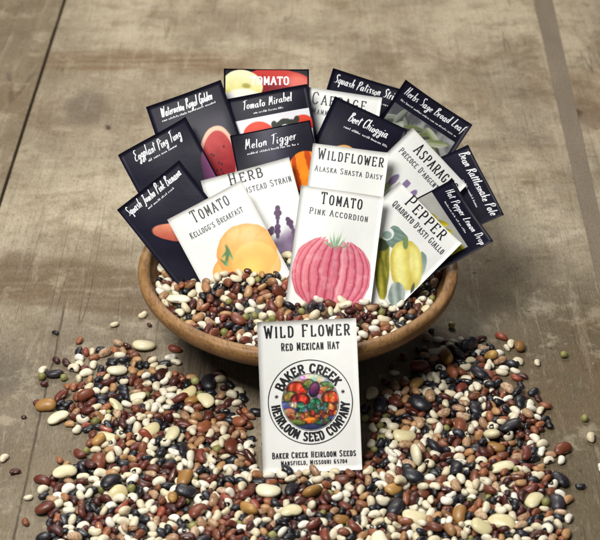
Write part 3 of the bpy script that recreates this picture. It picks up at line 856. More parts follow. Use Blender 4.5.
def art_logo(c):
    cx, cy, r = 0.505, 0.828, 0.282
    d = np.hypot(c.X - cx, c.Y - cy)
    disc = 1 - sstep(d, r - c.res * 0.7, r + c.res * 0.7)
    f = fbm(c.X, c.Y, 10, 3)
    c.lay(disc, mixc('8a8478', 'c9c2b8', sstep(c.Y, cy - 0.1, cy - 0.28)) * c.tone(4, 12, 0.15))
    def vb(x, y, rx, ry, a, c1, c2, ribs=0, sd=0, wob=0.06):
        m, u, v = c.blob(cx + x, cy + y, rx, ry, a, wob, sd)
        t = 0.5 + 0.5 * np.sin(np.arcsin(np.clip(u, -.98, .98)) * ribs) if ribs else np.clip(0.5 - 0.6 * v - 0.3 * u, 0, 1)
        rim = sstep(np.hypot(u, v), 0.55, 1.02)[..., None]
        c.lay(m * disc, mixc(c1, c2, t) * c.tone(sd + 20, 22, 0.22) * (1 - 0.62 * rim))
    rr = random.Random(4)
    vb(-0.24, 0.05, 0.14, 0.07, 0, '333e7c', '6674b4', 0, 1)
    vb(0.21, 0.14, 0.14, 0.06, -10, '2f3a78', '5a66a6', 0, 2)
    vb(0.0, 0.26, 0.20, 0.05, 0, '1d2347', '3d4470', 0, 3)
    vb(0.12, -0.12, 0.13, 0.035, -8, '9d6a3c', 'c79c66', 0, 4)
    vb(0.20, -0.17, 0.10, 0.030, 8, '56703c', '7c9455', 0, 5)
    vb(-0.13, -0.13, 0.115, 0.085, 10, 'b52a1c', 'ee6b47', 8, 6)
    vb(-0.20, -0.06, 0.08, 0.06, 0, '6a7a34', 'b2a24e', 7, 7)
    vb(-0.10, -0.03, 0.10, 0.065, 0, '8f1a1e', 'd5443a', 6, 8)
    vb(-0.01, -0.18, 0.065, 0.055, 0, '466f2c', '8fb653', 0, 9)
    vb(0.045, -0.125, 0.055, 0.085, 18, '2b1130', '7d4a86', 0, 10)
    vb(0.21, -0.03, 0.10, 0.075, 0, 'b8341c', 'ee7444', 9, 11)
    vb(0.18, 0.06, 0.09, 0.055, 0, '9e3f22', 'd88650', 6, 12)
    vb(-0.22, 0.10, 0.08, 0.05, 0, 'a05a40', 'd9a480', 0, 13)
    for k in range(26):
        a, q = rr.uniform(0, 6.28), rr.uniform(0, 0.125)
        vb(0.02 + q * math.cos(a) * 1.25, 0.055 + q * math.sin(a) * 0.7, 0.036, 0.028, 40 * k, '1f5a48', rr.choice(('6fae8c', '4b8a6a', '86b0a0')), 0, 30 + k, 0.3)
    vb(-0.17, 0.02, 0.04, 0.035, 0, 'b9c6a6', 'e1e7d2', 0, 14)
    for k in range(18):
        vb(-0.19 + 0.025 * k + rr.uniform(-.02, .02), 0.135 + rr.uniform(-.03, .045), 0.034, 0.026, 50 * k, rr.choice(('b5431e', '7b2d22', '8a6a2a', '3f5a2c')), rr.choice(('e58a3a', 'd5643a', 'c9b04e', '8c3a3a')), 0, 60 + k, 0.15)
    vb(-0.02, 0.185, 0.11, 0.035, -6, 'c04a1c', 'f0943f', 0, 15)
    vb(-0.13, 0.20, 0.09, 0.03, 8, '4a5f2a', '8f9c4a', 0, 16)
    vb(0.13, 0.205, 0.08, 0.03, -12, '2f3f3a', '5c7a63', 0, 17)
    for k in range(70):
        a, q = rr.uniform(0, 6.28), 0.27 * math.sqrt(rr.random())
        x, y = q * math.cos(a), q * math.sin(a)
        if y < -0.15 and abs(x) > 0.08:
            continue
        j, i = int(np.argmin(np.abs(c.Y[:, 0] - cy - y))), int(np.argmin(np.abs(c.X[0] - cx - x)))
        base = c.C[j, i] * np.array([rr.uniform(0.6, 1.5), rr.uniform(0.6, 1.5), rr.uniform(0.6, 1.5)])
        m, u, v = c.blob(cx + x, cy + y, rr.uniform(.012, .03), rr.uniform(.010, .022), rr.uniform(0, 180), 0.3, k)
        c.lay(m * disc * 0.75, np.clip(base, 0, 1) * (1.15 - 0.5 * sstep(np.hypot(u, v), 0.4, 1))[..., None])
    for ch in range(3):
        c.C[..., ch] *= 1 + (0.7 * (fbm(c.X, c.Y, 26, 90 + ch, 3) - 0.5)) * disc
    c.C = np.clip(c.C, 0, 1)


# ------------------------------------------------------------------ packet materials
def paper_material(name, col, tint, rough, coat):
    n = NT(name)
    co = n.coord()
    a = n.noise(co, 14, 3, 0.6)
    f = n.noise(co, 900, 2, 0.6)
    c = n.mix(n.step(a, 0.35, 0.7), lin(col), lin(tint))
    h = n.math('ADD', n.math('MULTIPLY', n.noise(co, 45, 3, 0.5), 6.0), f)
    n.bump(h, 0.22, 0.0004)
    return n.finish(c, rough, coat, 0.25, 0.28 if rough < 0.5 else 0.13)


def print_material(name, rough, coat):
    n = NT(name)
    co = n.coord()
    n.bump(n.noise(co, 45, 3, 0.5), 0.10, 0.002)
    return n.finish(n.attr('print_color'), rough, coat, 0.25, 0.28 if rough < 0.5 else 0.13)


M_WHITE = paper_material('white_packet_paper', 'eeede8', 'e8e9e4', 0.42, 0.10)
M_DARK = paper_material('dark_packet_paper', '0f0e1b', '151426', 0.50, 0.05)
M_PRINT = print_material('printed_picture', 0.42, 0.10)
M_PRINT_D = print_material('printed_picture_glossy', 0.50, 0.06)
M_INK = NT('black_ink').finish(lin('15151a'), 0.5)
M_INK_GREY = NT('grey_ink').finish(lin('4a4b50'), 0.5)
M_INK_WHITE = NT('white_ink').finish(lin('f2f2f4'), 0.5)


# ------------------------------------------------------------------ packets
def pix(x, y, depth):
    return CAMP + RGT * ((x - 300) / FPX * depth) + UPV * ((270 - y) / FPX * depth) + FWD * depth


class Packet:
    """A thin paper pouch. Local frame: x along the top edge, y up (0 at the top edge), z out of the printed face; metres."""

    def __init__(self, name, tl, tr, off, lean, yaw, hr, dark, label, group=None, puff=0.0022, curl=0.0, thick=0.0008, minclear=0.004):
        d = DIST + off
        w0 = math.hypot(tr[0] - tl[0], tr[1] - tl[1]) / FPX * d
        dl = d - 0.5 * w0 * math.sin(R(yaw))
        dr = d + 0.5 * w0 * math.sin(R(yaw))
        a, b = pix(*tl, dl), pix(*tr, dr)
        self.W = (b - a).length
        u = (b - a).normalized()
        n0 = -FWD
        n0 = (n0 - u * n0.dot(u)).normalized()
        n = Matrix.Rotation(R(-lean), 3, u) @ n0           # + lean: the top tips away from the camera
        n = n.normalized()
        v = n.cross(u).normalized()
        self.u, self.v, self.n = u, v, n
        H = hr * self.W
        # the bottom may not go through the bowl
        if name != 'front':
            for _ in range(200):
                ok = True
                for s in (0, 0.25, 0.5, 0.75, 1):
                    p = a + u * (self.W * s) - v * H
                    r = math.hypot(p.x, p.y)
                    if r < 0.13 and p.z < bowl_inner_z(r) + minclear:
                        ok = False
                if ok:
                    break
                H -= 0.001
        self.H = H
        self.hr = H / self.W
        self.puff, self.curl, self.t = puff, curl, thick
        self.dark = dark
        M = Matrix((u, v, n)).transposed().to_4x4()
        M.translation = a
        self.mat = M
        self.seed = sum(ord(ch) for ch in label)
        rr = random.Random(self.seed)
        self.ears = [(0, 0, rr.uniform(-0.0012, 0.0030)), (1, 0, rr.uniform(-0.0012, 0.0030)), (0, 1, rr.uniform(-0.001, 0.002)), (1, 1, rr.uniform(-0.001, 0.002))]
        self.curl += rr.uniform(-0.0008, 0.0010)
        self.root = bpy.data.objects.new('seed_packet', None)
        COL.objects.link(self.root)
        self.root.matrix_world = M
        tag(self.root, label, 'seed packet', group)
        self.body()

    def z(self, x, y):
        """Bulge of the face at (x, y), both 0..1 across and down."""
        b = self.puff * math.sin(math.pi * min(max(x, 0), 1)) * math.sin(math.pi * min(max(y, 0), 1)) * (1 + 0.25 * math.sin(x * 7 + self.seed) * math.sin(y * 6 + self.seed))
        c = self.curl * ((x - 0.5) ** 2 * 4 - 0.5)
        s = self.seed
        for (kx, ky, q) in self.ears:
            dd = math.hypot(x - kx, (y - ky) * self.hr)
            c += q * max(0.0, 1 - dd / 0.42) ** 2
        w = 0.0009 * (math.sin(x * 5.1 + y * 3.3 + s) + 0.6 * math.sin(x * 2.2 - y * 7.5 + 2 * s))
        return b, c + w

    def front(self, x, y, lift):
        """Packet-width coordinates (y down) to local metres on the printed face."""
        b, c = self.z(x, y / self.hr)
        return (x * self.W, -y * self.W, self.t / 2 + b + c + lift)

    def body(self):
        nx, ny = 18, 26
        vs, fs = [], []
        for side in (1, -1):
            for j in range(ny + 1):
                for i in range(nx + 1):
                    x, y = i / nx, j / ny
                    b, c = self.z(x, y)
                    e = min(x, 1 - x, y * self.hr, (1 - y) * self.hr)
                    t = self.t / 2 * (0.45 + 0.55 * min(1, e / 0.05))
                    if side == 1:
                        t = self.t / 2
                    vs.append((x * self.W, -y * self.H, c + side * (t + (b if side == 1 else b * 0.8))))
        n1 = (nx + 1) * (ny + 1)
        for j in range(ny):
            for i in range(nx):
                a = j * (nx + 1) + i
                fs.append((a + nx + 1, a + nx + 2, a + 1, a))
                fs.append((n1 + a, n1 + a + 1, n1 + a + nx + 2, n1 + a + nx + 1))
        def rim(seq):
            for p, q in zip(seq[:-1], seq[1:]):
                fs.append((p, q, q + n1, p + n1))
        rim([i for i in range(nx, -1, -1)][::-1][::1][::-1])
        rim([ny * (nx + 1) + i for i in range(nx + 1)])
        rim([j * (nx + 1) for j in range(ny + 1)])
        rim([j * (nx + 1) + nx for j in range(ny, -1, -1)])
        o = mesh_obj('sleeve', vs, fs, M_DARK if self.dark else M_WHITE, self.root)
        o.data.polygons.foreach_set('use_smooth', [p.index < 2 * nx * ny for p in o.data.polygons])
        self.sleeve = o

    def ink(self, name, ink, mat, lift=0.00022):
        vs = [self.front(p[0], p[1], lift + p[2] * 0.6) for p in ink.v]
        # faces wound so that they look out of the packet
        fs = []
        for f in ink.f:
            a, b, c = (ink.v[f[0]], ink.v[f[1]], ink.v[f[2]])
            cr = (b[0] - a[0]) * (c[1] - a[1]) - (b[1] - a[1]) * (c[0] - a[0])
            fs.append(f if cr < 0 else f[::-1])
        return mesh_obj(name, vs, fs, mat, self.root)

    def picture(self, fn, x0, x1, y0, y1, res=0.0058):
        y1 = min(y1, self.hr - 0.03)
        c = Canvas(x0, x1, y0, y1, res, '14121d' if self.dark else 'e7ebea')
        fn(c)
        keep = c.A > 0.02
        ny, nx = c.ny, c.nx
        cell = keep[:-1, :-1] & keep[1:, :-1] & keep[:-1, 1:] & keep[1:, 1:]
        used = np.zeros(c.X.shape, bool)
        used[:-1, :-1] |= cell
        used[1:, :-1] |= cell
        used[:-1, 1:] |= cell
        used[1:, 1:] |= cell
        idx = -np.ones(c.X.shape, int)
        idx[used] = np.arange(used.sum())
        vs = [self.front(x, y, 0.00011) for x, y in zip(c.X[used], c.Y[used])]
        fs = [(idx[j + 1, i], idx[j + 1, i + 1], idx[j, i + 1], idx[j, i]) for j, i in zip(*np.nonzero(cell))]
        cols = lin_np(np.clip(c.C[used], 0, 1))
        return mesh_obj('picture', vs, fs, M_PRINT_D if self.dark else M_PRINT, self.root, smooth=True, colors=cols)


GW, GD = None, None


def white_packet(label, tl, tr, off, lean, yaw, title, tbox, sub, sbox, art=None, abox=None, **kw):
    p = Packet('packet', tl, tr, off, lean, yaw, kw.pop('hr', 1.56), False, label, None, **kw)
    i = Ink()
    i.line_caps(title, tbox[0], tbox[1], tbox[2], tbox[3], 0.0155)
    p.ink('title', i, M_INK)
    i = Ink()
    i.line_caps(sub, sbox[0], sbox[1], sbox[2], sbox[3], 0.0095, big=1.2)
    p.ink('subtitle', i, M_INK_GREY)
    if art:
        p.picture(art, *abox)
    return p


def dark_packet(label, tl, tr, off, lean, yaw, title, tbox, sub, art=None, abox=None, w=0.012, **kw):
    p = Packet('packet', tl, tr, off, lean, yaw, kw.pop('hr', 1.56), True, label, None, **kw)
    i = Ink()
    i.line_script(title, tbox[0], tbox[1], tbox[2], tbox[3], w, seed=p.seed)
    p.ink('title', i, M_INK_WHITE)
    if sub:
        i = Ink()
        i.small_print(sub[0], sub[1], sub[2], sub[3], p.seed)
        p.ink('small_print', i, M_INK_WHITE)
    if art:
        p.picture(art, *abox)
    return p


PK = {}
# front row
PK['kellogg'] = white_packet('white packet printed TOMATO with a large orange tomato, at the left of the front row', (168, 220), (241, 180), -0.024, 5, -4,
    'TOMATO', (0.27, 0.75, 0.19, 0.12), "KELLOGG'S BREAKFAST", (0.15, 0.85, 0.345, 0.060), art_orange_tomato, (0.06, 1.0, 0.42, 1.3))
PK['accord'] = white_packet('white packet printed TOMATO with a ribbed pink tomato, middle of the front row', (301, 185), (384, 197), -0.042, 9.5, 3,
    'TOMATO', (0.26, 0.75, 0.19, 0.115), 'PINK ACCORDION', (0.14, 0.84, 0.33, 0.062), art_pink_tomato, (0.015, 0.985, 0.42, 1.44), hr=1.44)
PK['pepper'] = white_packet('white packet printed PEPPER with a pale yellow pepper and a grey leaf', (399, 182), (461, 244), -0.0205, 16, -2,
    'PEPPER', (0.22, 0.80, 0.15, 0.125), "QUADRATO D'ASTI GIALLO", (0.13, 0.92, 0.27, 0.066), art_yellow_pepper, (0.22, 0.99, 0.40, 1.32))
PK['herb'] = white_packet('white packet printed HERB with a dark purple flower spike', (201, 181), (289, 157), -0.001, 3.5, -3,
    'HERB', (0.30, 0.67, 0.130, 0.100), 'MUNSTEAD STRAIN', (0.34, 0.96, 0.262, 0.058), art_lavender, (0.40, 0.99, 0.45, 1.2))
PK['wild'] = white_packet('white packet printed WILDFLOWER, upright behind the ribbed pink tomato packet', (313, 143), (389, 153), 0.006, 4.5, 0,
    'WILDFLOWER', (0.09, 0.94, 0.195, 0.115), 'ALASKA SHASTA DAISY', (0.07, 0.95, 0.36, 0.060), art_shasta, (0.05, 0.95, 0.6, 1.4))
PK['lemon'] = dark_packet('black packet with long yellow peppers, at the right rim of the bowl', (452, 180), (493, 242), 0, 16, -15,
    'Hot Pepper Lemon Drop', (0.10, 0.97, 0.175, 0.104), (0.22, 0.72, 0.265, 0.024), art_lemon, (0.0, 0.92, 0.325, 1.4), w=0.0105)
PK['ban'] = dark_packet('black packet with an orange red squash, leaning over the left rim of the bowl', (118, 210), (179, 160), -0.008, 5, -6,
    'Squash Jumbo Pink Banana', (0.07, 0.92, 0.165, 0.117), (0.32, 0.72, 0.245, 0.028), art_squash, (0.02, 0.98, 0.30, 1.4), w=0.0105)
PK['asp'] = white_packet('white packet printed ASPARAGUS, tilted between the black packets on the right', (412, 128), (467, 185), 0.027, 4, 3,
    'ASPARAGUS', (0.22, 0.93, 0.20, 0.12), "PRECOCE D'ARGENTEUIL", (0.09, 0.92, 0.335, 0.062), art_asparagus, (0.1, 0.9, 0.5, 1.4))
PK['mel'] = dark_packet('black packet with striped orange melons, behind the white HERB packet', (230, 136), (310, 120), 0.0155, 4, 0,
    'Melon Tigger', (0.15, 0.80, 0.205, 0.113), (0.17, 0.80, 0.275, 0.026), art_melon, (0.02, 0.98, 0.01, 1.4))
PK['egg'] = dark_packet('black packet showing a sliver of purple eggplant, second from the left rim', (118, 155), (186, 117), 0.017, 4, -5,
    'Eggplant Ping Tung', (0.17, 0.84, 0.195, 0.131), (0.32, 0.74, 0.275, 0.030), art_eggplant, (0.02, 0.98, 0.30, 1.4), w=0.0105)
PK['beet'] = dark_packet('black packet with round golden beets, between the WILDFLOWER and CABBAGE packets', (335, 96), (408, 130), 0.042, 4, 2,
    'Beet Chioggia', (0.27, 0.80, 0.215, 0.12), (0.26, 0.85, 0.315, 0.028), art_beet, (0.1, 0.95, 0.42, 1.3))
PK['water'] = dark_packet('black packet with a red watermelon slice, upper left of the fan', (146, 107), (221, 80), 0.034, 4, -4,
    'Watermelon Royal Golden', (0.15, 0.83, 0.195, 0.117), (0.14, 0.84, 0.25, 0.026), art_watermelon, (0.02, 0.98, 0.22, 1.4), w=0.0105)
PK['rattle'] = dark_packet('plain black packet lying farthest right in the fan', (468, 145), (504, 215), 0.042, 5, -20,
    'Bean Rattlesnake Pole', (0.06, 0.96, 0.155, 0.113), (0.40, 0.78, 0.265, 0.026), None, None, w=0.012, hr=1.0)
PK['mir'] = dark_packet('black packet over white with round red cherry tomatoes, in the middle of the back', (226, 99), (307, 84), 0.034, 4, 0,
    'Tomato Mirabel', (0.18, 0.79, 0.17, 0.104), (0.30, 0.66, 0.245, 0.026), art_mirabel, (0.02, 0.98, 0.28, 1.4))
PK['cab'] = white_packet('white packet printed CABBAGE, half hidden behind the black beet packet', (309, 87), (382, 98), 0.055, 4, 0,
    'CABBAGE', (0.07, 0.80, 0.215, 0.13), 'MAMMOTH RED ROCK', (0.09, 0.90, 0.355, 0.066), art_cabbage, (0.05, 0.9, 0.52, 1.3))
PK['sage'] = dark_packet('black packet with grey green sage leaves, upper right of the fan', (405, 80), (472, 125), 0.067, 4, 4,
    'Herbs Sage Broad Leaf', (0.08, 0.95, 0.155, 0.104), (0.09, 0.90, 0.245, 0.024), art_sage, (0.03, 0.95, 0.29, 1.3), w=0.0105)
PK['tom'] = dark_packet('black packet printed TOMATO with a yellow and a red tomato, farthest back', (224, 69), (309, 69), 0.052, 4, 0,
    ' ', (0.2, 0.8, 0.17, 0.1), None, art_tomato_back, (0.02, 0.98, 0.012, 1.4))
i = Ink()
i.line_caps('TOMATO', 0.32, 0.76, 0.185, 0.092, 0.018, big=1.0, track=2.2)
PK['tom'].ink('title', i, M_INK_WHITE, 0.0003)
PK['pat'] = dark_packet('plain black packet behind the white CABBAGE packet', (333, 68), (409, 92), 0.083, 4, 2,
    'Squash Patisson Strie M', (0.06, 0.97, 0.165, 0.113), (0.45, 0.95, 0.26, 0.026), None, None, w=0.011)

# the packet standing against the outside of the bowl
FR = Packet('front', (257, 322), (356, 318), -0.1185, 0.6, 0, 1.53, False, 'white packet printed WILD FLOWER with a round emblem, standing outside the bowl', None, puff=0.0016, curl=0.0015)
PK['front'] = FR
i = Ink()
i.line_caps('WILD FLOWER', 0.075, 0.925, 0.165, 0.105, 0.017, big=1.12)
FR.ink('title', i, M_INK)
i = Ink()
i.line_caps('RED MEXICAN HAT', 0.235, 0.815, 0.30, 0.066, 0.012, big=1.1)
FR.ink('subtitle', i, M_INK)
FR.picture(art_logo, 0.2, 0.8, 0.53, 1.12, 0.0042)
LCX, LCY = 0.505, 0.828


def arc_text(ink, text, a0, a1, r_base, h, inward, w):
    """Letters round the emblem; a0..a1 in degrees, counter-clockwise from the right; inward: baseline on the outside."""
    wd = [CAPS[c][0] + 2.0 for c in text]
    tot = sum(wd) - 2.0
    acc = 0
    for c, wv in zip(text, wd):
        gw = CAPS[c][0]
        sc = abs(a1 - a0) * math.pi / 180 * (r_base + (-h / 2 if inward else h / 2)) / tot
        am = R(a0 + (a1 - a0) * (acc + gw / 2) / tot)
        acc += wv
        rad = np.array([math.cos(am), -math.sin(am)])
        if inward:
            right, up = np.array([-math.sin(am), -math.cos(am)]), -rad
        else:
            right, up = np.array([math.sin(am), math.cos(am)]), rad
        o = np.array([LCX, LCY]) + rad * r_base
        for sm, pts in parse_glyph(CAPS[c][1]):
            q = [o + right * ((p[0] - gw / 2) * sc) + up * (p[1] / 10 * h) for p in pts]
            if sm:
                ink.stroke(catmull(q, 5), lambda d, t: w * (0.78 + 0.35 * abs(d @ up)))
            else:
                ink.pieces(q, lambda d, t: w * (0.78 + 0.30 * abs(d @ up)))


i = Ink()
arc_text(i, 'BAKER CREEK', 156, 32, 0.300, 0.082, False, 0.020)
arc_text(i, 'HEIRLOOM SEED COMPANY', 184, 358, 0.392, 0.082, True, 0.018)
for a in (169, 16):
    o = np.array([LCX + 0.345 * math.cos(R(a)), LCY - 0.345 * math.sin(R(a))])
    for k in range(4):
        t = np.array([math.cos(k * math.pi / 4), math.sin(k * math.pi / 4)]) * 0.020
        i.stroke([o - t, o + t], lambda d, t: 0.005)
for (rr_, ww) in ((0.424, 0.009), (0.287, 0.005)):
    i.stroke([(LCX + rr_ * math.cos(R(k * 4)), LCY - rr_ * math.sin(R(k * 4))) for k in range(91)], lambda d, t: ww)
FR.ink('emblem_lettering', i, M_INK, 0.0003)
i = Ink()
i.line_caps('BAKER CREEK HEIRLOOM SEEDS', 0.10, 0.94, 1.385, 0.050, 0.0105, big=1.15)
i.line_caps('MANSFIELD, MISSOURI 65704', 0.185, 0.85, 1.455, 0.036, 0.0085, big=1.15)
FR.ink('address_lines', i, M_INK)

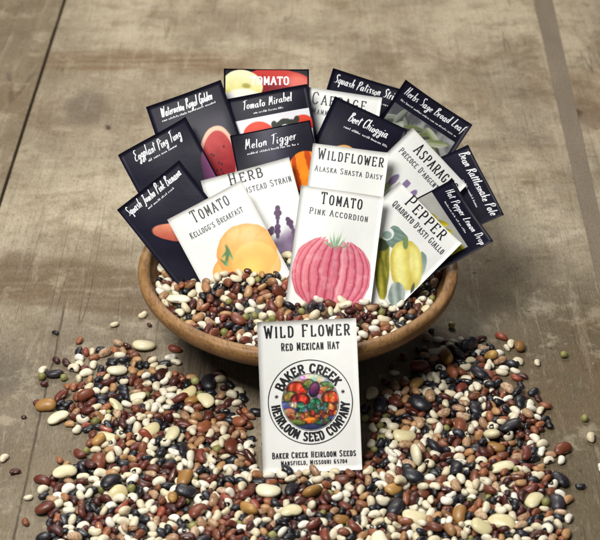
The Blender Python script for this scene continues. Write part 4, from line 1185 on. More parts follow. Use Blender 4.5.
# ------------------------------------------------------------------ beans
# settled beans: kind, own object or part of the mass, place, size, position in tenths of a millimetre, rotation
BEAN_DATA = [
2,1,10,70,-2123,-3,18,99,16,-7,-22, 0,1,11,90,-1616,116,23,29,2,-18,-99, 0,1,12,95,-1378,258,27,44,-2,19,-99, 11,1,13,75,-1309,112,19,35,13,16,99, 7,1,14,110,-2148,-659,32,61,-22,12,-99,
8,1,15,105,-2059,-1061,44,99,15,-5,0, 0,1,16,95,-2299,-1710,25,99,19,7,57, 3,1,17,80,-2189,-1869,25,99,-17,2,19, 11,1,18,70,-2223,-1186,18,99,-17,-10,10,
7,1,19,105,1349,96,31,99,-16,16,-50, 7,1,20,100,2276,-343,30,2,7,-19,-99, 3,1,2,85,1978,-949,23,78,16,16,99, 7,1,22,100,2321,-1213,30,99,22,-3,-48, 6,1,23,105,2335,-1457,29,99,21,12,81,
0,1,24,90,2355,-1830,26,99,-11,20,-91, 0,1,2,90,1419,-123,26,58,-15,-13,99, 3,1,2,80,1885,-641,22,99,17,-6,-23, 2,1,27,80,2162,-2040,22,4,-5,-16,99, 3,1,2,90,1832,-2057,25,99,18,-2,3,
0,1,2,95,2019,-2407,25,99,17,12,61, 1,1,1,103,-1942,-1214,37,99,-9,-9,33, 4,1,1,112,-1408,-2558,29,87,11,-21,-99, 1,1,1,91,-1481,-1071,48,99,-31,27,-51,
0,1,1,88,-1839,-673,24,99,60,-42,-64, 1,1,1,97,-997,-1462,70,81,13,-12,-99, 2,1,1,96,-1007,-1071,31,49,-43,53,-99, 4,1,1,94,-1837,-1285,25,99,17,-5,-3,
9,1,1,81,-696,-2655,38,21,9,-55,-99, 4,1,1,96,-640,-2529,25,2,4,17,99, 5,1,1,108,-789,-1840,31,77,15,-16,-99, 2,1,1,96,-1177,-1947,24,99,17,-1,-12, 9,1,1,112,-1425,-2058,85,99,-8,11,56,
2,1,1,106,-1135,-2454,64,37,-20,-10,99, 0,1,1,99,-1389,-2474,44,35,37,-3,99, 4,1,1,84,-2022,-2443,22,64,15,14,99, 0,1,1,101,-1255,-765,34,99,-21,-22,-23,
10,1,1,99,-751,-1342,43,53,-20,17,-99, 0,1,1,95,-537,-2339,32,54,-99,-49,42, 2,0,1,120,-377,-2828,35,25,-99,86,-3, 3,1,1,94,-1801,-1204,35,18,-26,57,-99,
3,1,1,96,-1455,-2209,44,99,83,-45,-7, 4,1,1,114,-1121,-1841,29,99,17,-6,-11, 2,1,1,126,-1077,-1640,31,94,13,-20,-99, 10,1,1,107,-524,-1579,40,97,13,17,99,
5,1,1,110,-908,-1193,31,63,9,18,99, 4,1,1,107,-1287,-1742,38,33,-49,-93,99, 10,1,1,109,-746,-2387,83,99,-19,-1,56, 2,1,1,110,-1731,-2440,38,99,1,36,-57,
0,0,1,86,-1166,-2111,30,99,-6,-33,31, 3,1,3,102,-276,-2701,35,99,-2,-29,91, 4,1,1,72,-669,-2119,34,9,55,-7,-99, 5,1,1,85,-658,-1353,29,42,6,-21,99, 1,1,1,117,-1329,-220,39,2,3,12,99,
0,1,3,81,-368,-1989,60,99,-33,-55,79, 3,1,1,72,-1704,-1301,23,99,-18,0,32, 3,1,1,108,-951,-2296,29,99,17,-8,-32, 5,1,1,104,-1659,-323,31,99,61,19,34, 4,1,1,113,-440,-2166,31,99,-19,-2,44,
2,1,1,103,-1264,-2053,46,63,26,-99,-35, 2,1,1,98,-1669,-548,25,13,99,95,20, 3,1,1,95,-1824,-2071,26,99,19,7,50, 2,1,1,99,-1689,-2379,27,10,4,-61,-99, 0,1,1,94,-1449,-2339,37,46,46,-23,-99,
2,1,1,108,-378,-2679,39,55,48,24,99, 3,1,1,104,-1402,-1327,71,71,22,20,99, 3,0,1,82,-996,-2771,25,99,60,-12,-18, 1,1,1,104,-1792,-1934,77,99,0,6,23, 9,1,1,96,-891,-1653,52,94,-55,36,-99,
4,1,1,104,-594,-2601,33,77,-33,-71,99, 9,1,1,105,-746,-752,42,94,-7,-19,99, 0,0,1,100,-811,-1930,28,99,-17,-7,-5, 0,0,1,91,-503,-1208,24,24,1,-18,-99,
0,0,1,89,-1160,-1048,24,99,61,11,20, 11,1,1,89,-1537,-998,24,99,-63,14,-8, 2,1,1,92,-416,-1846,25,51,-15,12,-99, 0,1,1,95,-1112,-728,37,63,-99,-27,-32,
2,0,1,85,-1121,-2928,23,99,61,27,48, 2,1,1,95,-1592,-1321,26,12,-9,15,-99, 0,1,1,95,-881,-1144,61,24,-6,-99,8, 2,1,1,94,-1293,-1658,24,69,13,-16,-99, 4,1,1,101,-910,-1906,26,99,16,-9,-26,
11,1,1,81,-1091,-1228,28,82,3,-99,28, 11,0,1,110,-1362,-2675,28,25,-29,60,-99, 0,1,1,104,-1488,-2587,58,22,-99,7,1, 2,1,1,117,-429,-2016,40,4,-36,-99,-72,
2,0,1,76,-1079,-2829,20,37,10,16,99, 5,1,1,89,-1861,-2191,25,18,2,17,99, 1,1,1,96,-1178,-1372,35,39,-1,12,-99, 4,1,1,92,-533,-1386,41,46,99,23,70, 2,1,1,97,-1579,-423,26,99,-17,-4,-19,
2,1,1,120,-1580,-2589,38,29,-2,-52,99, 2,1,1,85,-952,-1043,22,99,16,-17,-99, 0,1,1,124,-1457,-1753,65,79,-16,-19,99, 4,1,1,72,-879,-2353,21,99,-17,2,19,
3,1,1,79,-1242,-2290,24,55,32,-62,-99, 4,1,1,91,-1658,-623,25,8,-17,99,-16, 2,1,1,82,-1703,-2120,21,51,6,-18,-99, 10,1,1,93,-1744,-962,72,0,-26,99,62,
2,1,1,103,-953,-2577,74,99,3,-10,-79, 3,1,1,118,-1953,-927,35,99,-13,-15,46, 2,1,1,101,-1470,-983,45,46,3,99,44, 2,1,1,86,-547,-1177,23,99,-14,-12,34,
1,1,1,97,-1515,-1459,33,14,5,11,99, 0,1,1,110,-1285,-2537,28,99,16,-12,-52, 4,1,1,85,-430,-1112,24,55,-14,-14,99, 2,1,1,107,-1480,-417,29,22,-10,14,-99,
2,1,1,92,-748,-1889,56,19,-99,-46,7, 1,1,1,83,-903,-891,39,28,-99,-29,0, 3,1,1,93,-494,-2497,48,99,50,43,6, 0,1,1,117,-1265,-1970,33,48,3,5,-99, 6,1,1,97,-1149,-1595,38,31,-99,27,30,
0,1,1,93,-1274,-641,26,99,62,13,24, 3,1,1,105,-1771,-2584,68,2,-29,-99,-16, 2,1,1,105,-1881,-301,28,99,-10,-21,86, 5,1,1,106,-636,-2225,41,88,12,38,-99,
2,1,1,89,-1342,-2023,23,49,7,18,99, 2,1,1,114,-924,-754,28,99,16,17,92, 2,1,1,94,-593,-1133,31,99,-62,-1,18, 3,1,1,94,-1190,-1802,32,47,38,-56,-99, 5,1,1,111,-922,-2645,39,99,17,-19,8,
4,0,1,121,-1688,-2848,33,63,99,-48,-28, 8,1,1,88,-864,-991,37,32,0,-17,-99, 5,1,1,75,-659,-1673,30,18,-41,-99,-25, 4,1,1,101,-871,-1439,28,99,63,60,99,
4,1,1,95,-835,-1577,25,38,11,16,99, 4,1,1,99,-1325,-1534,27,99,-18,0,32, 5,1,1,89,-575,-2100,28,99,-15,6,-9, 0,1,1,92,-629,-1901,48,99,58,58,61, 11,1,1,86,-1260,-1158,62,99,-84,-2,49,
0,0,1,84,-984,-863,22,99,14,-20,-92, 3,1,1,79,-1478,-2405,24,60,99,13,9, 2,1,1,94,-1416,-1734,24,99,17,14,79, 3,1,1,102,-722,-977,28,58,10,-18,-99, 8,0,1,112,-1616,-2758,47,94,9,-20,-99,
2,0,1,82,-1380,-2769,21,50,8,17,99, 3,1,1,110,-1176,-2030,33,18,4,-17,99, 6,1,1,106,-1216,-1282,29,90,19,15,99, 11,1,1,116,-1515,-2230,33,13,91,99,93,
0,1,1,123,-1210,-2474,41,65,59,-46,-99, 10,1,1,105,-1897,-2318,51,8,20,-13,-99, 5,0,1,101,-822,-2695,29,99,15,10,46, 2,1,1,79,-1496,-696,22,99,62,55,93,
7,1,1,94,-1245,-905,28,55,-21,-72,99, 5,1,1,102,-1629,-2639,55,17,-7,-99,-57, 3,1,1,100,-541,-2182,27,36,8,17,99, 7,1,1,95,-1666,-1630,30,99,12,-41,-9,
2,1,1,102,-456,-2294,27,19,10,-61,-99, 11,1,1,128,-1041,-1228,43,67,99,-29,98, 11,1,1,91,-1871,-2021,23,99,63,-29,-34, 2,1,1,100,-1127,-1272,36,99,14,25,-17,
4,1,1,102,-457,-2681,66,18,23,19,99, 0,1,1,119,-834,-1739,67,73,84,49,99, 1,1,1,79,-1320,-945,36,3,13,11,-99, 4,1,1,99,-623,-1196,26,32,7,-17,-99, 4,1,1,97,-1755,-2207,58,7,-59,-99,24,
2,1,1,110,-1885,-1028,27,46,4,-19,-99, 0,0,1,98,-731,-1699,25,99,17,9,48, 3,1,1,81,-1441,-1815,23,99,18,3,29, 2,1,1,87,-1529,-2666,24,47,-1,-19,99, 2,1,1,99,-1610,-944,25,4,3,-99,-17,
0,1,1,99,-646,-2069,44,56,-14,99,-4, 0,0,1,109,-1013,-2831,28,99,18,-10,-61, 3,1,1,103,-876,-2272,67,85,18,-29,-99, 5,1,1,86,-835,-1497,30,50,99,31,28,
3,1,1,118,-1393,-1570,47,72,-50,-33,99, 4,1,1,105,-1280,-1309,29,52,-14,-14,99, 5,1,1,85,-497,-1466,58,21,-99,-19,-42, 1,1,1,94,-1366,-2149,47,99,45,4,27,
4,1,1,90,-992,-2418,25,79,-20,11,-99, 2,1,1,96,-1064,-1759,24,99,16,13,68, 2,1,1,92,-926,-2570,29,99,-66,13,-44, 2,1,1,112,-1428,-947,35,99,9,-24,-22,
0,1,1,95,-664,-1824,32,99,-75,31,-83, 0,1,1,110,-422,-2094,66,99,37,47,57, 3,1,1,84,-1773,-1047,23,70,14,16,99, 4,1,1,87,-1201,-1165,28,1,13,-60,99, 0,1,1,89,-1218,-1111,69,83,81,-57,-99,
0,0,1,101,-753,-2293,26,59,10,18,99, 11,1,1,93,-657,-981,23,99,17,9,27, 11,0,1,92,-1771,-917,23,99,-23,-10,84, 0,1,1,99,-1152,-1662,33,99,-57,30,-30, 3,1,1,90,-1470,-227,33,99,-69,22,-63,
5,1,1,104,-762,-2608,55,50,-99,-75,-14, 3,1,1,115,-971,-970,44,14,99,6,23, 0,1,1,101,-1590,-2490,26,99,17,6,26, 5,1,1,111,-464,-1429,31,99,16,-7,-18, 0,1,1,98,-1566,-1969,28,3,13,99,-17,
2,0,1,86,-1163,-2402,24,99,-15,-9,13, 6,1,1,97,-1858,-476,26,99,18,-3,-2, 4,1,1,98,-518,-2076,46,35,-50,-43,-99, 3,1,1,89,-1227,-1696,24,99,18,5,40, 2,1,1,84,-1443,-489,22,75,16,14,99,
0,0,1,96,-1659,-2585,26,35,59,99,62, 0,1,1,99,-407,-2515,28,2,7,-16,99, 11,1,1,109,-1143,-1985,54,6,-24,-23,-99, 4,1,1,91,-719,-1935,24,99,17,-5,-7, 0,1,1,111,-1713,-2324,28,1,-1,18,99,
4,1,1,94,-974,-707,30,99,-56,-32,31, 3,1,1,121,-728,-1186,32,99,16,-19,-96, 6,0,1,107,-1838,-2845,31,99,62,9,17, 3,1,1,89,-1658,-1996,26,61,99,-2,0, 0,1,1,88,-1604,-657,23,67,12,-17,-99,
11,1,1,93,-473,-1895,23,9,4,19,-99, 3,1,1,87,-1520,-936,33,17,-25,57,-99, 0,1,1,103,-1405,-1025,27,34,5,18,99, 4,1,1,78,-1098,-2379,26,99,-59,22,-19, 0,0,1,90,-758,-1594,25,94,60,59,99,
2,1,1,98,-1731,-2557,32,5,-22,-14,99, 6,1,1,101,-1248,-1874,30,99,-19,-4,-30, 11,1,1,106,-663,-2582,26,17,23,99,65, 5,1,1,97,-707,-2477,44,27,36,-24,99,
9,1,1,96,-846,-2158,80,11,11,-7,99, 11,1,1,101,-1006,-1316,26,99,-64,8,2, 11,0,1,92,-532,-1337,23,99,-15,-16,41, 3,1,1,91,-1819,-297,27,62,99,-90,-54,
0,0,1,86,-718,-2105,31,66,-66,-99,39, 4,1,1,105,-489,-2605,55,36,99,38,28, 3,1,1,103,-1213,-1460,57,22,-51,-99,-81, 2,1,1,94,-1392,-2329,28,90,99,49,48,
0,0,3,98,-381,-2238,33,99,-71,-40,85, 2,1,1,80,-1680,-899,21,18,99,-20,0, 2,1,1,106,-553,-1258,28,99,60,-9,-12, 2,1,1,100,-1216,-2363,39,73,99,-72,-4,
0,1,1,101,-1729,-848,59,99,-3,-19,56, 4,1,1,108,-556,-2532,28,99,13,-21,-96, 4,1,1,95,-1323,-610,27,99,-19,-5,58, 6,1,1,103,-824,-2415,28,99,18,-3,-1,
8,1,1,76,-1573,-1537,73,50,16,-2,-99, 3,1,1,111,-377,-1717,47,52,-25,-99,44, 3,1,1,95,-1828,-2355,29,99,-17,-7,59, 6,1,1,105,-490,-854,28,99,17,-7,-22,
1,1,1,94,-753,-1035,75,99,12,1,-49, 0,1,1,93,-1051,-997,24,57,9,18,99, 4,0,1,80,-1338,-2724,22,11,37,-99,-15, 0,1,1,111,-1124,-972,28,44,9,-17,-99, 0,1,1,95,-1005,-2125,27,29,3,-19,99,
0,0,1,99,-1155,-1526,25,70,13,-17,-99, 3,1,1,102,-964,-1947,46,63,-40,99,-36, 2,1,1,98,-995,-1768,27,99,-16,-3,11, 3,1,1,92,-717,-1496,28,99,-18,-3,-25,
7,1,1,128,-856,-735,41,99,2,45,36, 2,1,1,77,-661,-1898,20,99,16,15,82, 4,1,1,108,-1632,-1526,28,99,17,7,28, 4,1,1,99,-1134,-1192,27,5,6,-99,-62, 0,1,1,89,-1124,-1761,25,99,-20,-7,72,
4,1,1,115,-1473,-1618,32,99,-17,2,17, 4,1,1,101,-1251,-836,28,39,-14,13,-99, 2,1,1,113,-1575,-2100,30,99,-15,-10,20, 5,1,1,82,-1500,-279,24,63,14,15,99,
3,0,1,100,-540,-2985,27,2,2,17,99, 6,1,1,95,-1272,-1454,29,99,-13,16,-60, 0,1,1,91,-1351,-1628,24,91,13,-20,-99, 0,0,1,96,-1193,-2676,30,99,19,10,-18,
0,1,1,107,-1770,-1359,30,71,-19,11,-99, 11,1,1,91,-1717,-2034,23,23,17,-65,-99, 3,1,1,105,-804,-2667,84,99,-22,-2,-6, 3,1,1,100,-1590,-744,29,10,5,-61,-99,
0,1,1,125,-1288,-2374,73,69,1,-66,-99, 2,0,1,96,-1003,-2704,26,41,-2,18,-99, 11,0,1,91,-1209,-2870,23,62,34,-69,-99, 0,1,1,104,-971,-1651,34,99,-58,21,-15,
4,1,1,107,-1821,-930,29,20,-93,99,-12, 0,1,1,100,-1734,-487,26,99,20,13,89, 11,1,1,105,-673,-2303,30,69,99,31,-6, 3,1,1,86,-571,-2259,32,71,-99,92,-43,
4,1,3,80,-391,-1777,26,99,-69,24,-61, 3,1,1,93,-1317,-1070,25,10,0,-18,-99, 4,1,1,97,-1740,-694,27,93,56,-63,-99, 2,1,1,98,-936,-1365,25,99,15,-11,-46,
3,1,1,109,-1317,-2311,40,54,-20,67,-99, 5,1,1,90,-452,-1714,26,26,3,17,99, 0,1,1,101,-1045,-828,26,16,4,-17,-99, 0,0,1,96,-1439,-2129,25,99,17,7,35, 4,0,1,107,-1136,-2786,28,99,17,7,31,
2,1,1,87,-817,-2540,24,12,-99,55,-16, 3,1,1,72,-766,-2107,20,84,13,-19,-99, 11,1,1,101,-1308,-2085,25,12,6,-19,99, 5,1,1,92,-1048,-2444,31,72,89,-99,-75,
4,1,1,105,-1866,-792,27,99,16,17,86, 6,1,1,87,-837,-2610,78,99,-68,9,17, 6,0,1,84,-1740,-794,24,21,4,-18,-99, 0,1,1,107,-1645,-1067,27,26,5,-17,-99, 0,0,1,93,-1101,-2452,26,99,-9,-22,89,
11,1,3,94,-345,-2175,23,99,18,-7,-3, 0,0,1,90,-1021,-2657,25,99,62,23,39, 5,1,3,99,-365,-2444,40,47,-33,99,-97, 0,1,1,99,-835,-1427,67,36,99,-96,-14, 4,1,1,98,-616,-2319,26,76,15,-16,-99,
4,1,1,72,-1433,-1509,69,91,-91,28,-99, 11,1,1,99,-1037,-2190,26,53,-47,56,-99, 3,1,1,106,-1377,-705,31,99,62,36,61, 2,1,1,104,-982,-1590,26,99,17,-5,-8,
2,1,1,83,-715,-1855,23,36,1,-19,99, 0,0,1,82,-920,-1979,22,15,90,-99,-18, 0,1,1,103,-511,-2139,45,46,-15,-99,-15, 0,1,1,97,-1656,-2066,25,48,8,18,99, 6,1,1,98,-723,-2427,27,99,18,2,20,
2,1,1,90,-1807,-2587,25,99,-16,5,0, 5,1,1,72,-1271,-2559,76,76,19,12,99, 2,1,1,81,-1064,-1472,21,99,17,2,3, 11,1,1,124,-1342,-1853,30,58,-19,13,-99, 4,1,1,87,-1863,-1735,25,99,-21,3,-63,
2,1,1,95,-535,-2017,50,99,91,-3,-43, 11,0,1,114,-1484,-2733,27,95,25,12,99, 4,1,1,94,-590,-1657,40,42,99,68,-29, 2,1,1,108,-1351,-1781,29,6,6,-16,99, 0,1,1,114,-722,-2025,29,28,4,18,99,
10,1,1,119,-1544,-1771,44,94,13,17,99, 2,1,1,103,-1000,-2586,41,99,29,26,-45, 0,1,1,96,-1001,-1707,32,17,36,-99,24, 0,0,1,80,-717,-1783,23,97,-14,19,-99,
4,1,1,107,-1220,-1614,45,99,41,-42,90, 0,1,1,108,-934,-1467,28,99,17,13,70, 11,1,1,83,-1164,-1239,21,6,-9,18,-99, 0,1,1,112,-1090,-398,37,99,-64,-8,33,
11,0,1,86,-447,-2723,23,49,-23,68,-99, 2,1,1,86,-857,-2302,22,99,17,0,0, 2,1,1,110,-1132,-469,29,99,-16,-7,7, 2,1,1,97,-397,-2404,24,99,17,5,33, 0,1,1,98,-1233,-463,62,39,99,11,20,
4,1,1,89,-1060,-1161,30,26,40,99,8, 6,1,1,121,-1425,-2656,34,99,62,24,42, 7,1,1,105,-1490,-2094,34,74,99,-44,96, 0,0,1,91,-1574,-2856,24,99,19,2,31, 3,1,1,90,-1608,-2365,54,68,35,9,99,
5,0,3,109,-298,-2826,30,99,19,8,68, 0,1,1,91,-911,-1824,26,99,-9,-23,93, 11,0,1,94,-1505,-2797,23,6,8,18,99, 11,1,1,106,-1548,-2381,26,16,-99,22,-12, 2,0,1,104,-1337,-2846,26,78,17,14,99,
4,1,1,99,-1312,-816,29,22,27,-99,-70, 0,0,1,109,-897,-2791,28,0,-18,-99,-18, 4,1,1,81,-1035,-601,22,99,13,-20,-94, 2,0,1,94,-256,-1534,24,15,69,-99,-14,
11,1,1,89,-542,-2603,30,71,-7,-99,4, 4,0,1,90,-893,-2171,25,99,61,-30,-45, 11,1,1,81,-1224,-1769,20,99,22,3,55, 4,1,1,116,-1396,-575,32,99,-21,4,-68, 3,1,1,103,-1712,-1125,37,4,-17,14,99,
3,1,1,74,-1460,-1688,23,62,-5,19,-99, 2,1,1,97,-1575,-2227,26,99,-20,-8,80, 4,1,1,98,-464,-1360,27,1,3,62,99, 4,0,1,99,-1806,-2702,26,99,18,-9,-60, 11,1,1,101,-964,-2356,35,79,99,-39,94,
2,1,1,106,-997,-2038,26,16,-1,-17,-99, 2,1,1,103,-1682,-1352,28,99,-15,-10,19, 2,1,1,100,-1668,-693,27,56,32,-61,-99, 4,1,1,111,-900,-1090,41,99,5,-34,40,
6,1,1,113,-1738,-1244,39,14,9,-62,99, 3,1,1,98,-1001,-1825,34,99,92,6,1, 0,1,1,117,-591,-1388,41,99,48,61,60, 4,1,1,108,-1429,-1927,58,99,16,-8,-5, 0,0,1,83,-1074,-2638,22,31,3,-18,-99,
3,1,1,99,-633,-1092,30,99,-14,-11,26, 11,1,1,100,-2145,-1004,25,99,-21,-4,49, 4,0,1,83,-1538,-2736,27,51,-99,64,-52, 0,1,1,111,-580,-1467,28,36,3,-19,-99,
11,1,1,102,-1414,-1206,25,65,99,-5,3, 10,1,1,83,-473,-1315,75,30,-27,-23,99, 0,0,1,97,-1278,-1193,25,6,52,99,19, 1,1,1,103,-1519,-586,43,26,-10,-5,-99,
11,1,1,114,-455,-1510,30,22,-48,-99,68, 11,1,1,108,-1446,-2457,26,99,-18,9,-39, 11,1,1,109,-2058,-422,26,0,39,99,21, 2,0,1,111,-1294,-2790,28,99,15,-14,-58,
6,1,1,100,-750,-2201,30,96,-8,-25,99, 11,1,1,93,-1011,-1138,23,99,63,-24,-26, 0,0,1,91,-471,-2765,50,4,-1,-99,-16, 2,1,1,98,-1440,-881,26,99,60,-12,-17,
2,1,1,120,-1656,-1785,32,16,2,17,-99, 0,1,1,117,-1175,-790,30,99,17,18,98, 3,1,1,92,-543,-2683,30,80,99,85,72, 4,1,1,92,-1899,-128,24,14,99,73,17, 3,1,1,91,-1026,-1884,28,99,-17,-6,-10,
4,1,1,114,-417,-1312,31,99,-17,-6,-7, 4,1,1,84,-1034,-1934,24,99,-17,0,-19, 2,1,1,85,-1769,-2637,22,99,18,2,30, 0,1,1,105,-1181,-2256,29,70,30,40,99, 0,1,1,93,-565,-1701,26,61,99,5,5,
0,1,1,101,-649,-1541,26,52,6,-19,-99, 4,1,1,88,-808,-1644,31,27,28,-99,0, 4,1,1,91,-678,-1262,25,63,98,-99,-60, 3,1,1,95,-1703,-2199,26,99,17,-9,-42, 0,0,1,102,-1018,-1371,29,15,3,17,-99,
4,1,1,94,-1019,-2246,57,85,-26,12,-99, 11,1,1,118,-1404,-2406,29,99,-22,-6,62, 4,0,1,112,-915,-2715,29,22,6,-17,-99, 2,0,1,88,-597,-2767,24,5,17,-99,-31,
4,1,1,96,-1746,-381,25,99,18,-1,15, 0,1,1,99,-1601,-839,26,71,9,-20,-99, 2,0,1,84,-515,-2743,23,99,61,18,32, 6,0,1,105,-1866,-2729,28,99,17,-9,-33, 3,1,1,95,-431,-2630,29,28,-12,14,-99,
4,1,1,105,-1228,-575,29,58,-15,-13,99, 4,1,1,73,-1926,-781,20,11,51,99,16, 0,1,1,98,-1866,-390,27,14,25,99,62, 0,0,1,96,-657,-2716,25,99,17,-8,-26, 2,1,1,75,-711,-1569,21,76,-5,-21,99,
2,1,1,91,-1928,-2147,23,44,4,-18,-99, 4,1,1,103,-1332,-1237,28,99,62,1,5, 2,1,1,106,-1453,-816,27,99,16,-8,-28, 2,1,1,80,-1532,-2289,27,21,-48,-99,-7,
0,1,1,87,-1068,-1062,23,10,-2,-18,-99, 6,0,1,96,-1424,-1263,26,99,18,-5,-8, 4,1,1,102,-1395,-358,28,99,62,2,6, 3,1,1,96,-1966,-456,26,53,11,16,99, 3,1,1,85,-1804,-786,26,99,-12,-17,63,
11,1,1,126,-1144,-2179,30,30,-11,-17,99, 11,1,1,98,-1506,-2463,24,8,63,-99,-21, 4,1,1,103,-1535,-808,27,13,97,99,21, 0,0,1,94,-1432,-2740,34,99,-40,-63,58,
3,1,1,99,-1535,-1372,37,99,-58,19,-11, 2,0,1,125,-840,-2102,31,99,18,3,39, 2,1,1,92,-1070,-1310,23,58,11,-16,-99, 0,0,1,92,-621,-2152,24,60,10,18,99, 6,1,1,102,-381,-1641,28,99,17,-7,-23,
4,1,1,99,-1066,-2076,38,49,-65,-35,99, 11,1,1,91,-477,-1131,24,99,-59,39,-47, 0,0,1,93,-980,-2203,24,74,16,15,99, 2,1,1,112,-1733,-1852,28,14,99,91,19,
0,1,1,106,-732,-2548,30,16,3,17,-99, 11,1,1,96,-639,-1423,24,99,-24,-13,98, 11,1,1,128,-821,-821,31,69,52,60,99, 0,1,1,117,-650,-692,31,15,8,-61,-99, 0,1,1,94,-1689,-2517,31,1,18,99,-62,
2,1,1,96,-1343,-489,26,92,-8,-22,99, 6,1,1,104,-672,-1737,34,66,-4,-33,99, 6,1,1,89,-1255,-2401,27,99,-19,-3,-33, 2,1,1,77,-1491,-2324,25,44,-40,53,-99,
4,1,1,91,-1156,-2620,65,99,30,9,44, 0,0,1,78,-1826,-1870,21,6,54,99,19, 2,1,1,101,-1256,-1109,35,99,8,40,-88, 0,0,1,101,-1412,-1868,26,99,19,7,58, 0,1,1,96,-1543,-1243,33,3,-99,-34,-26,
11,1,1,112,-1192,-947,27,69,99,-59,-32, 2,1,1,97,-1700,-265,25,99,18,-1,17, 6,1,1,110,-1248,-2180,30,99,18,-9,-53, 0,1,1,101,-1409,-2272,26,99,18,1,25,
4,1,1,118,-1634,-1430,34,7,-99,90,-25, 3,1,1,101,-1024,-2334,27,99,15,-19,-98, 4,1,1,104,-598,-1814,29,99,-12,-17,57, 4,1,1,87,-1841,-1081,29,85,-42,69,-99,
6,1,1,95,-1157,-2330,26,13,-1,-18,-99, 6,1,1,98,-520,-2258,44,99,6,58,-32, 2,1,1,109,-1669,-1861,46,42,99,-26,-54, 11,1,1,93,-420,-2573,46,70,99,64,1,
0,1,1,98,-917,-2406,25,99,18,-2,-19, 11,1,1,95,-653,-1474,33,3,72,-3,-99, 2,1,1,93,-1947,-1010,25,2,-54,99,-20, 6,1,1,93,-528,-1900,44,33,69,12,-99, 4,1,1,80,-1211,-2552,57,4,9,99,-20,
3,1,1,117,-754,-1745,72,88,-15,-49,99, 5,1,1,90,-1467,-1975,28,99,-16,-1,-1, 11,1,1,111,-1462,-1303,46,99,81,-11,-85, 2,0,1,101,-297,-837,27,99,-14,13,-49,
4,1,1,93,-444,-2235,26,31,17,-62,-99, 2,1,1,101,-726,-873,25,17,99,9,5, 5,1,1,98,-1094,-2143,28,99,15,-12,-49, 11,1,1,93,-985,-776,23,98,-26,10,-99, 0,1,1,102,-1221,-1023,29,30,0,18,-99,
2,0,1,81,-1404,-1417,23,24,-7,15,-99, 2,1,1,104,-856,-2560,49,99,1,-28,61, 0,1,1,124,-1748,-2091,41,17,-23,99,21, 4,1,1,90,-389,-1186,25,8,16,99,62, 2,1,1,86,-1456,-1381,27,88,29,-2,-99,
0,0,1,87,-1518,-2539,23,98,18,-17,-99, 0,1,1,87,-990,-1188,24,2,7,99,61, 2,1,1,91,-1629,-2428,25,99,-22,7,-86, 4,1,1,111,-1332,-750,29,99,20,7,62, 4,1,1,118,-1563,-1072,30,51,5,-19,-99,
2,0,1,107,-490,-2813,28,5,-8,16,-99, 0,0,1,83,-1409,-1333,22,99,20,8,64, 2,1,1,97,-1597,-1863,26,32,-10,-14,99, 8,1,1,76,-941,-2215,65,99,9,30,95, 0,1,1,97,-1114,-863,25,8,66,99,20,
3,1,1,96,-432,-1235,46,92,19,86,99, 7,1,1,101,-798,-1990,32,99,1,-44,-41, 0,1,1,119,-1064,-1995,30,99,18,0,16, 6,1,1,72,-1539,-1188,21,5,29,-99,-18, 11,1,1,76,-1119,-2079,19,19,18,-99,-64,
0,1,1,104,-1207,-1531,47,99,27,-63,-34, 11,1,1,101,-1246,-2110,24,3,-3,19,99, 5,1,1,89,-1759,-1982,26,33,4,17,99, 11,1,1,105,-1349,-2537,27,94,-69,-55,99,
2,1,1,98,-916,-1544,25,3,-3,-17,-99, 0,1,1,86,-1724,-2259,23,3,33,99,19, 11,1,1,88,-614,-1737,22,99,-22,-1,-41, 2,1,1,103,-1520,-1309,36,99,-9,33,-30,
4,1,1,82,-1139,-1457,34,38,12,99,10, 0,1,1,98,-1115,-2253,28,99,-5,-13,63, 0,1,1,101,-1038,-447,29,99,-15,10,-16, 4,0,1,91,-830,-2618,25,39,-14,13,-99,
5,1,1,95,-1556,-171,27,27,8,16,99, 3,1,1,89,-1028,-763,46,8,-59,99,77, 4,1,1,119,-816,-1210,40,23,4,-99,-27, 11,1,1,108,-1823,-2526,26,17,99,-46,-13, 11,1,1,96,-617,-805,23,17,99,15,10,
0,1,1,72,-934,-1713,19,99,17,4,20, 0,1,1,99,-1074,-2519,39,27,-56,-99,-34, 3,1,1,109,-1062,-257,29,21,6,17,99, 5,1,1,90,-630,-905,26,82,10,-20,-99, 4,1,1,90,-1423,-305,24,2,-4,-17,-99,
3,1,1,99,-663,-1988,46,99,-66,-32,-37, 0,1,1,103,-646,-1030,39,13,52,-99,75, 0,1,1,108,-1345,-2412,29,58,34,-62,-99, 4,1,1,98,-785,-1439,32,60,-99,2,-15,
8,1,1,103,-865,-2002,70,99,-15,-20,69, 4,1,1,95,-456,-2078,26,99,-12,18,-82, 2,1,1,105,-1347,-1355,26,99,16,16,83, 3,1,1,100,-394,-2187,67,99,14,7,32,
2,1,1,94,-1176,-1724,30,7,-18,58,-99, 4,1,1,92,-799,-1713,24,72,14,-16,-99, 0,1,1,96,-600,-1552,53,89,68,50,99, 11,1,1,103,-1569,-2535,33,99,-55,-55,-11,
0,1,1,96,-1679,-849,25,99,17,-6,-16, 0,1,1,86,-1117,-1102,25,56,-15,-13,99, 2,1,1,128,-1147,-2531,34,99,-22,7,-89, 0,1,1,95,-933,-2476,25,25,8,17,99, 11,1,1,113,-1354,-1180,29,99,-8,7,-15,
6,1,1,99,-1646,-2154,30,61,22,9,99, 4,0,1,88,-1427,-2943,23,81,18,14,99, 3,1,1,119,-1148,-627,32,99,19,9,64, 4,1,1,81,-1394,-483,27,99,-49,-62,80, 3,1,1,99,-1607,-1843,76,33,-9,-14,99,
2,1,1,101,-573,-759,25,4,44,99,18, 0,1,1,100,-454,-1594,33,91,-71,46,-99, 0,1,3,109,-398,-1927,28,99,17,-5,-39, 11,1,1,100,-1134,-2632,24,1,-51,99,-22,
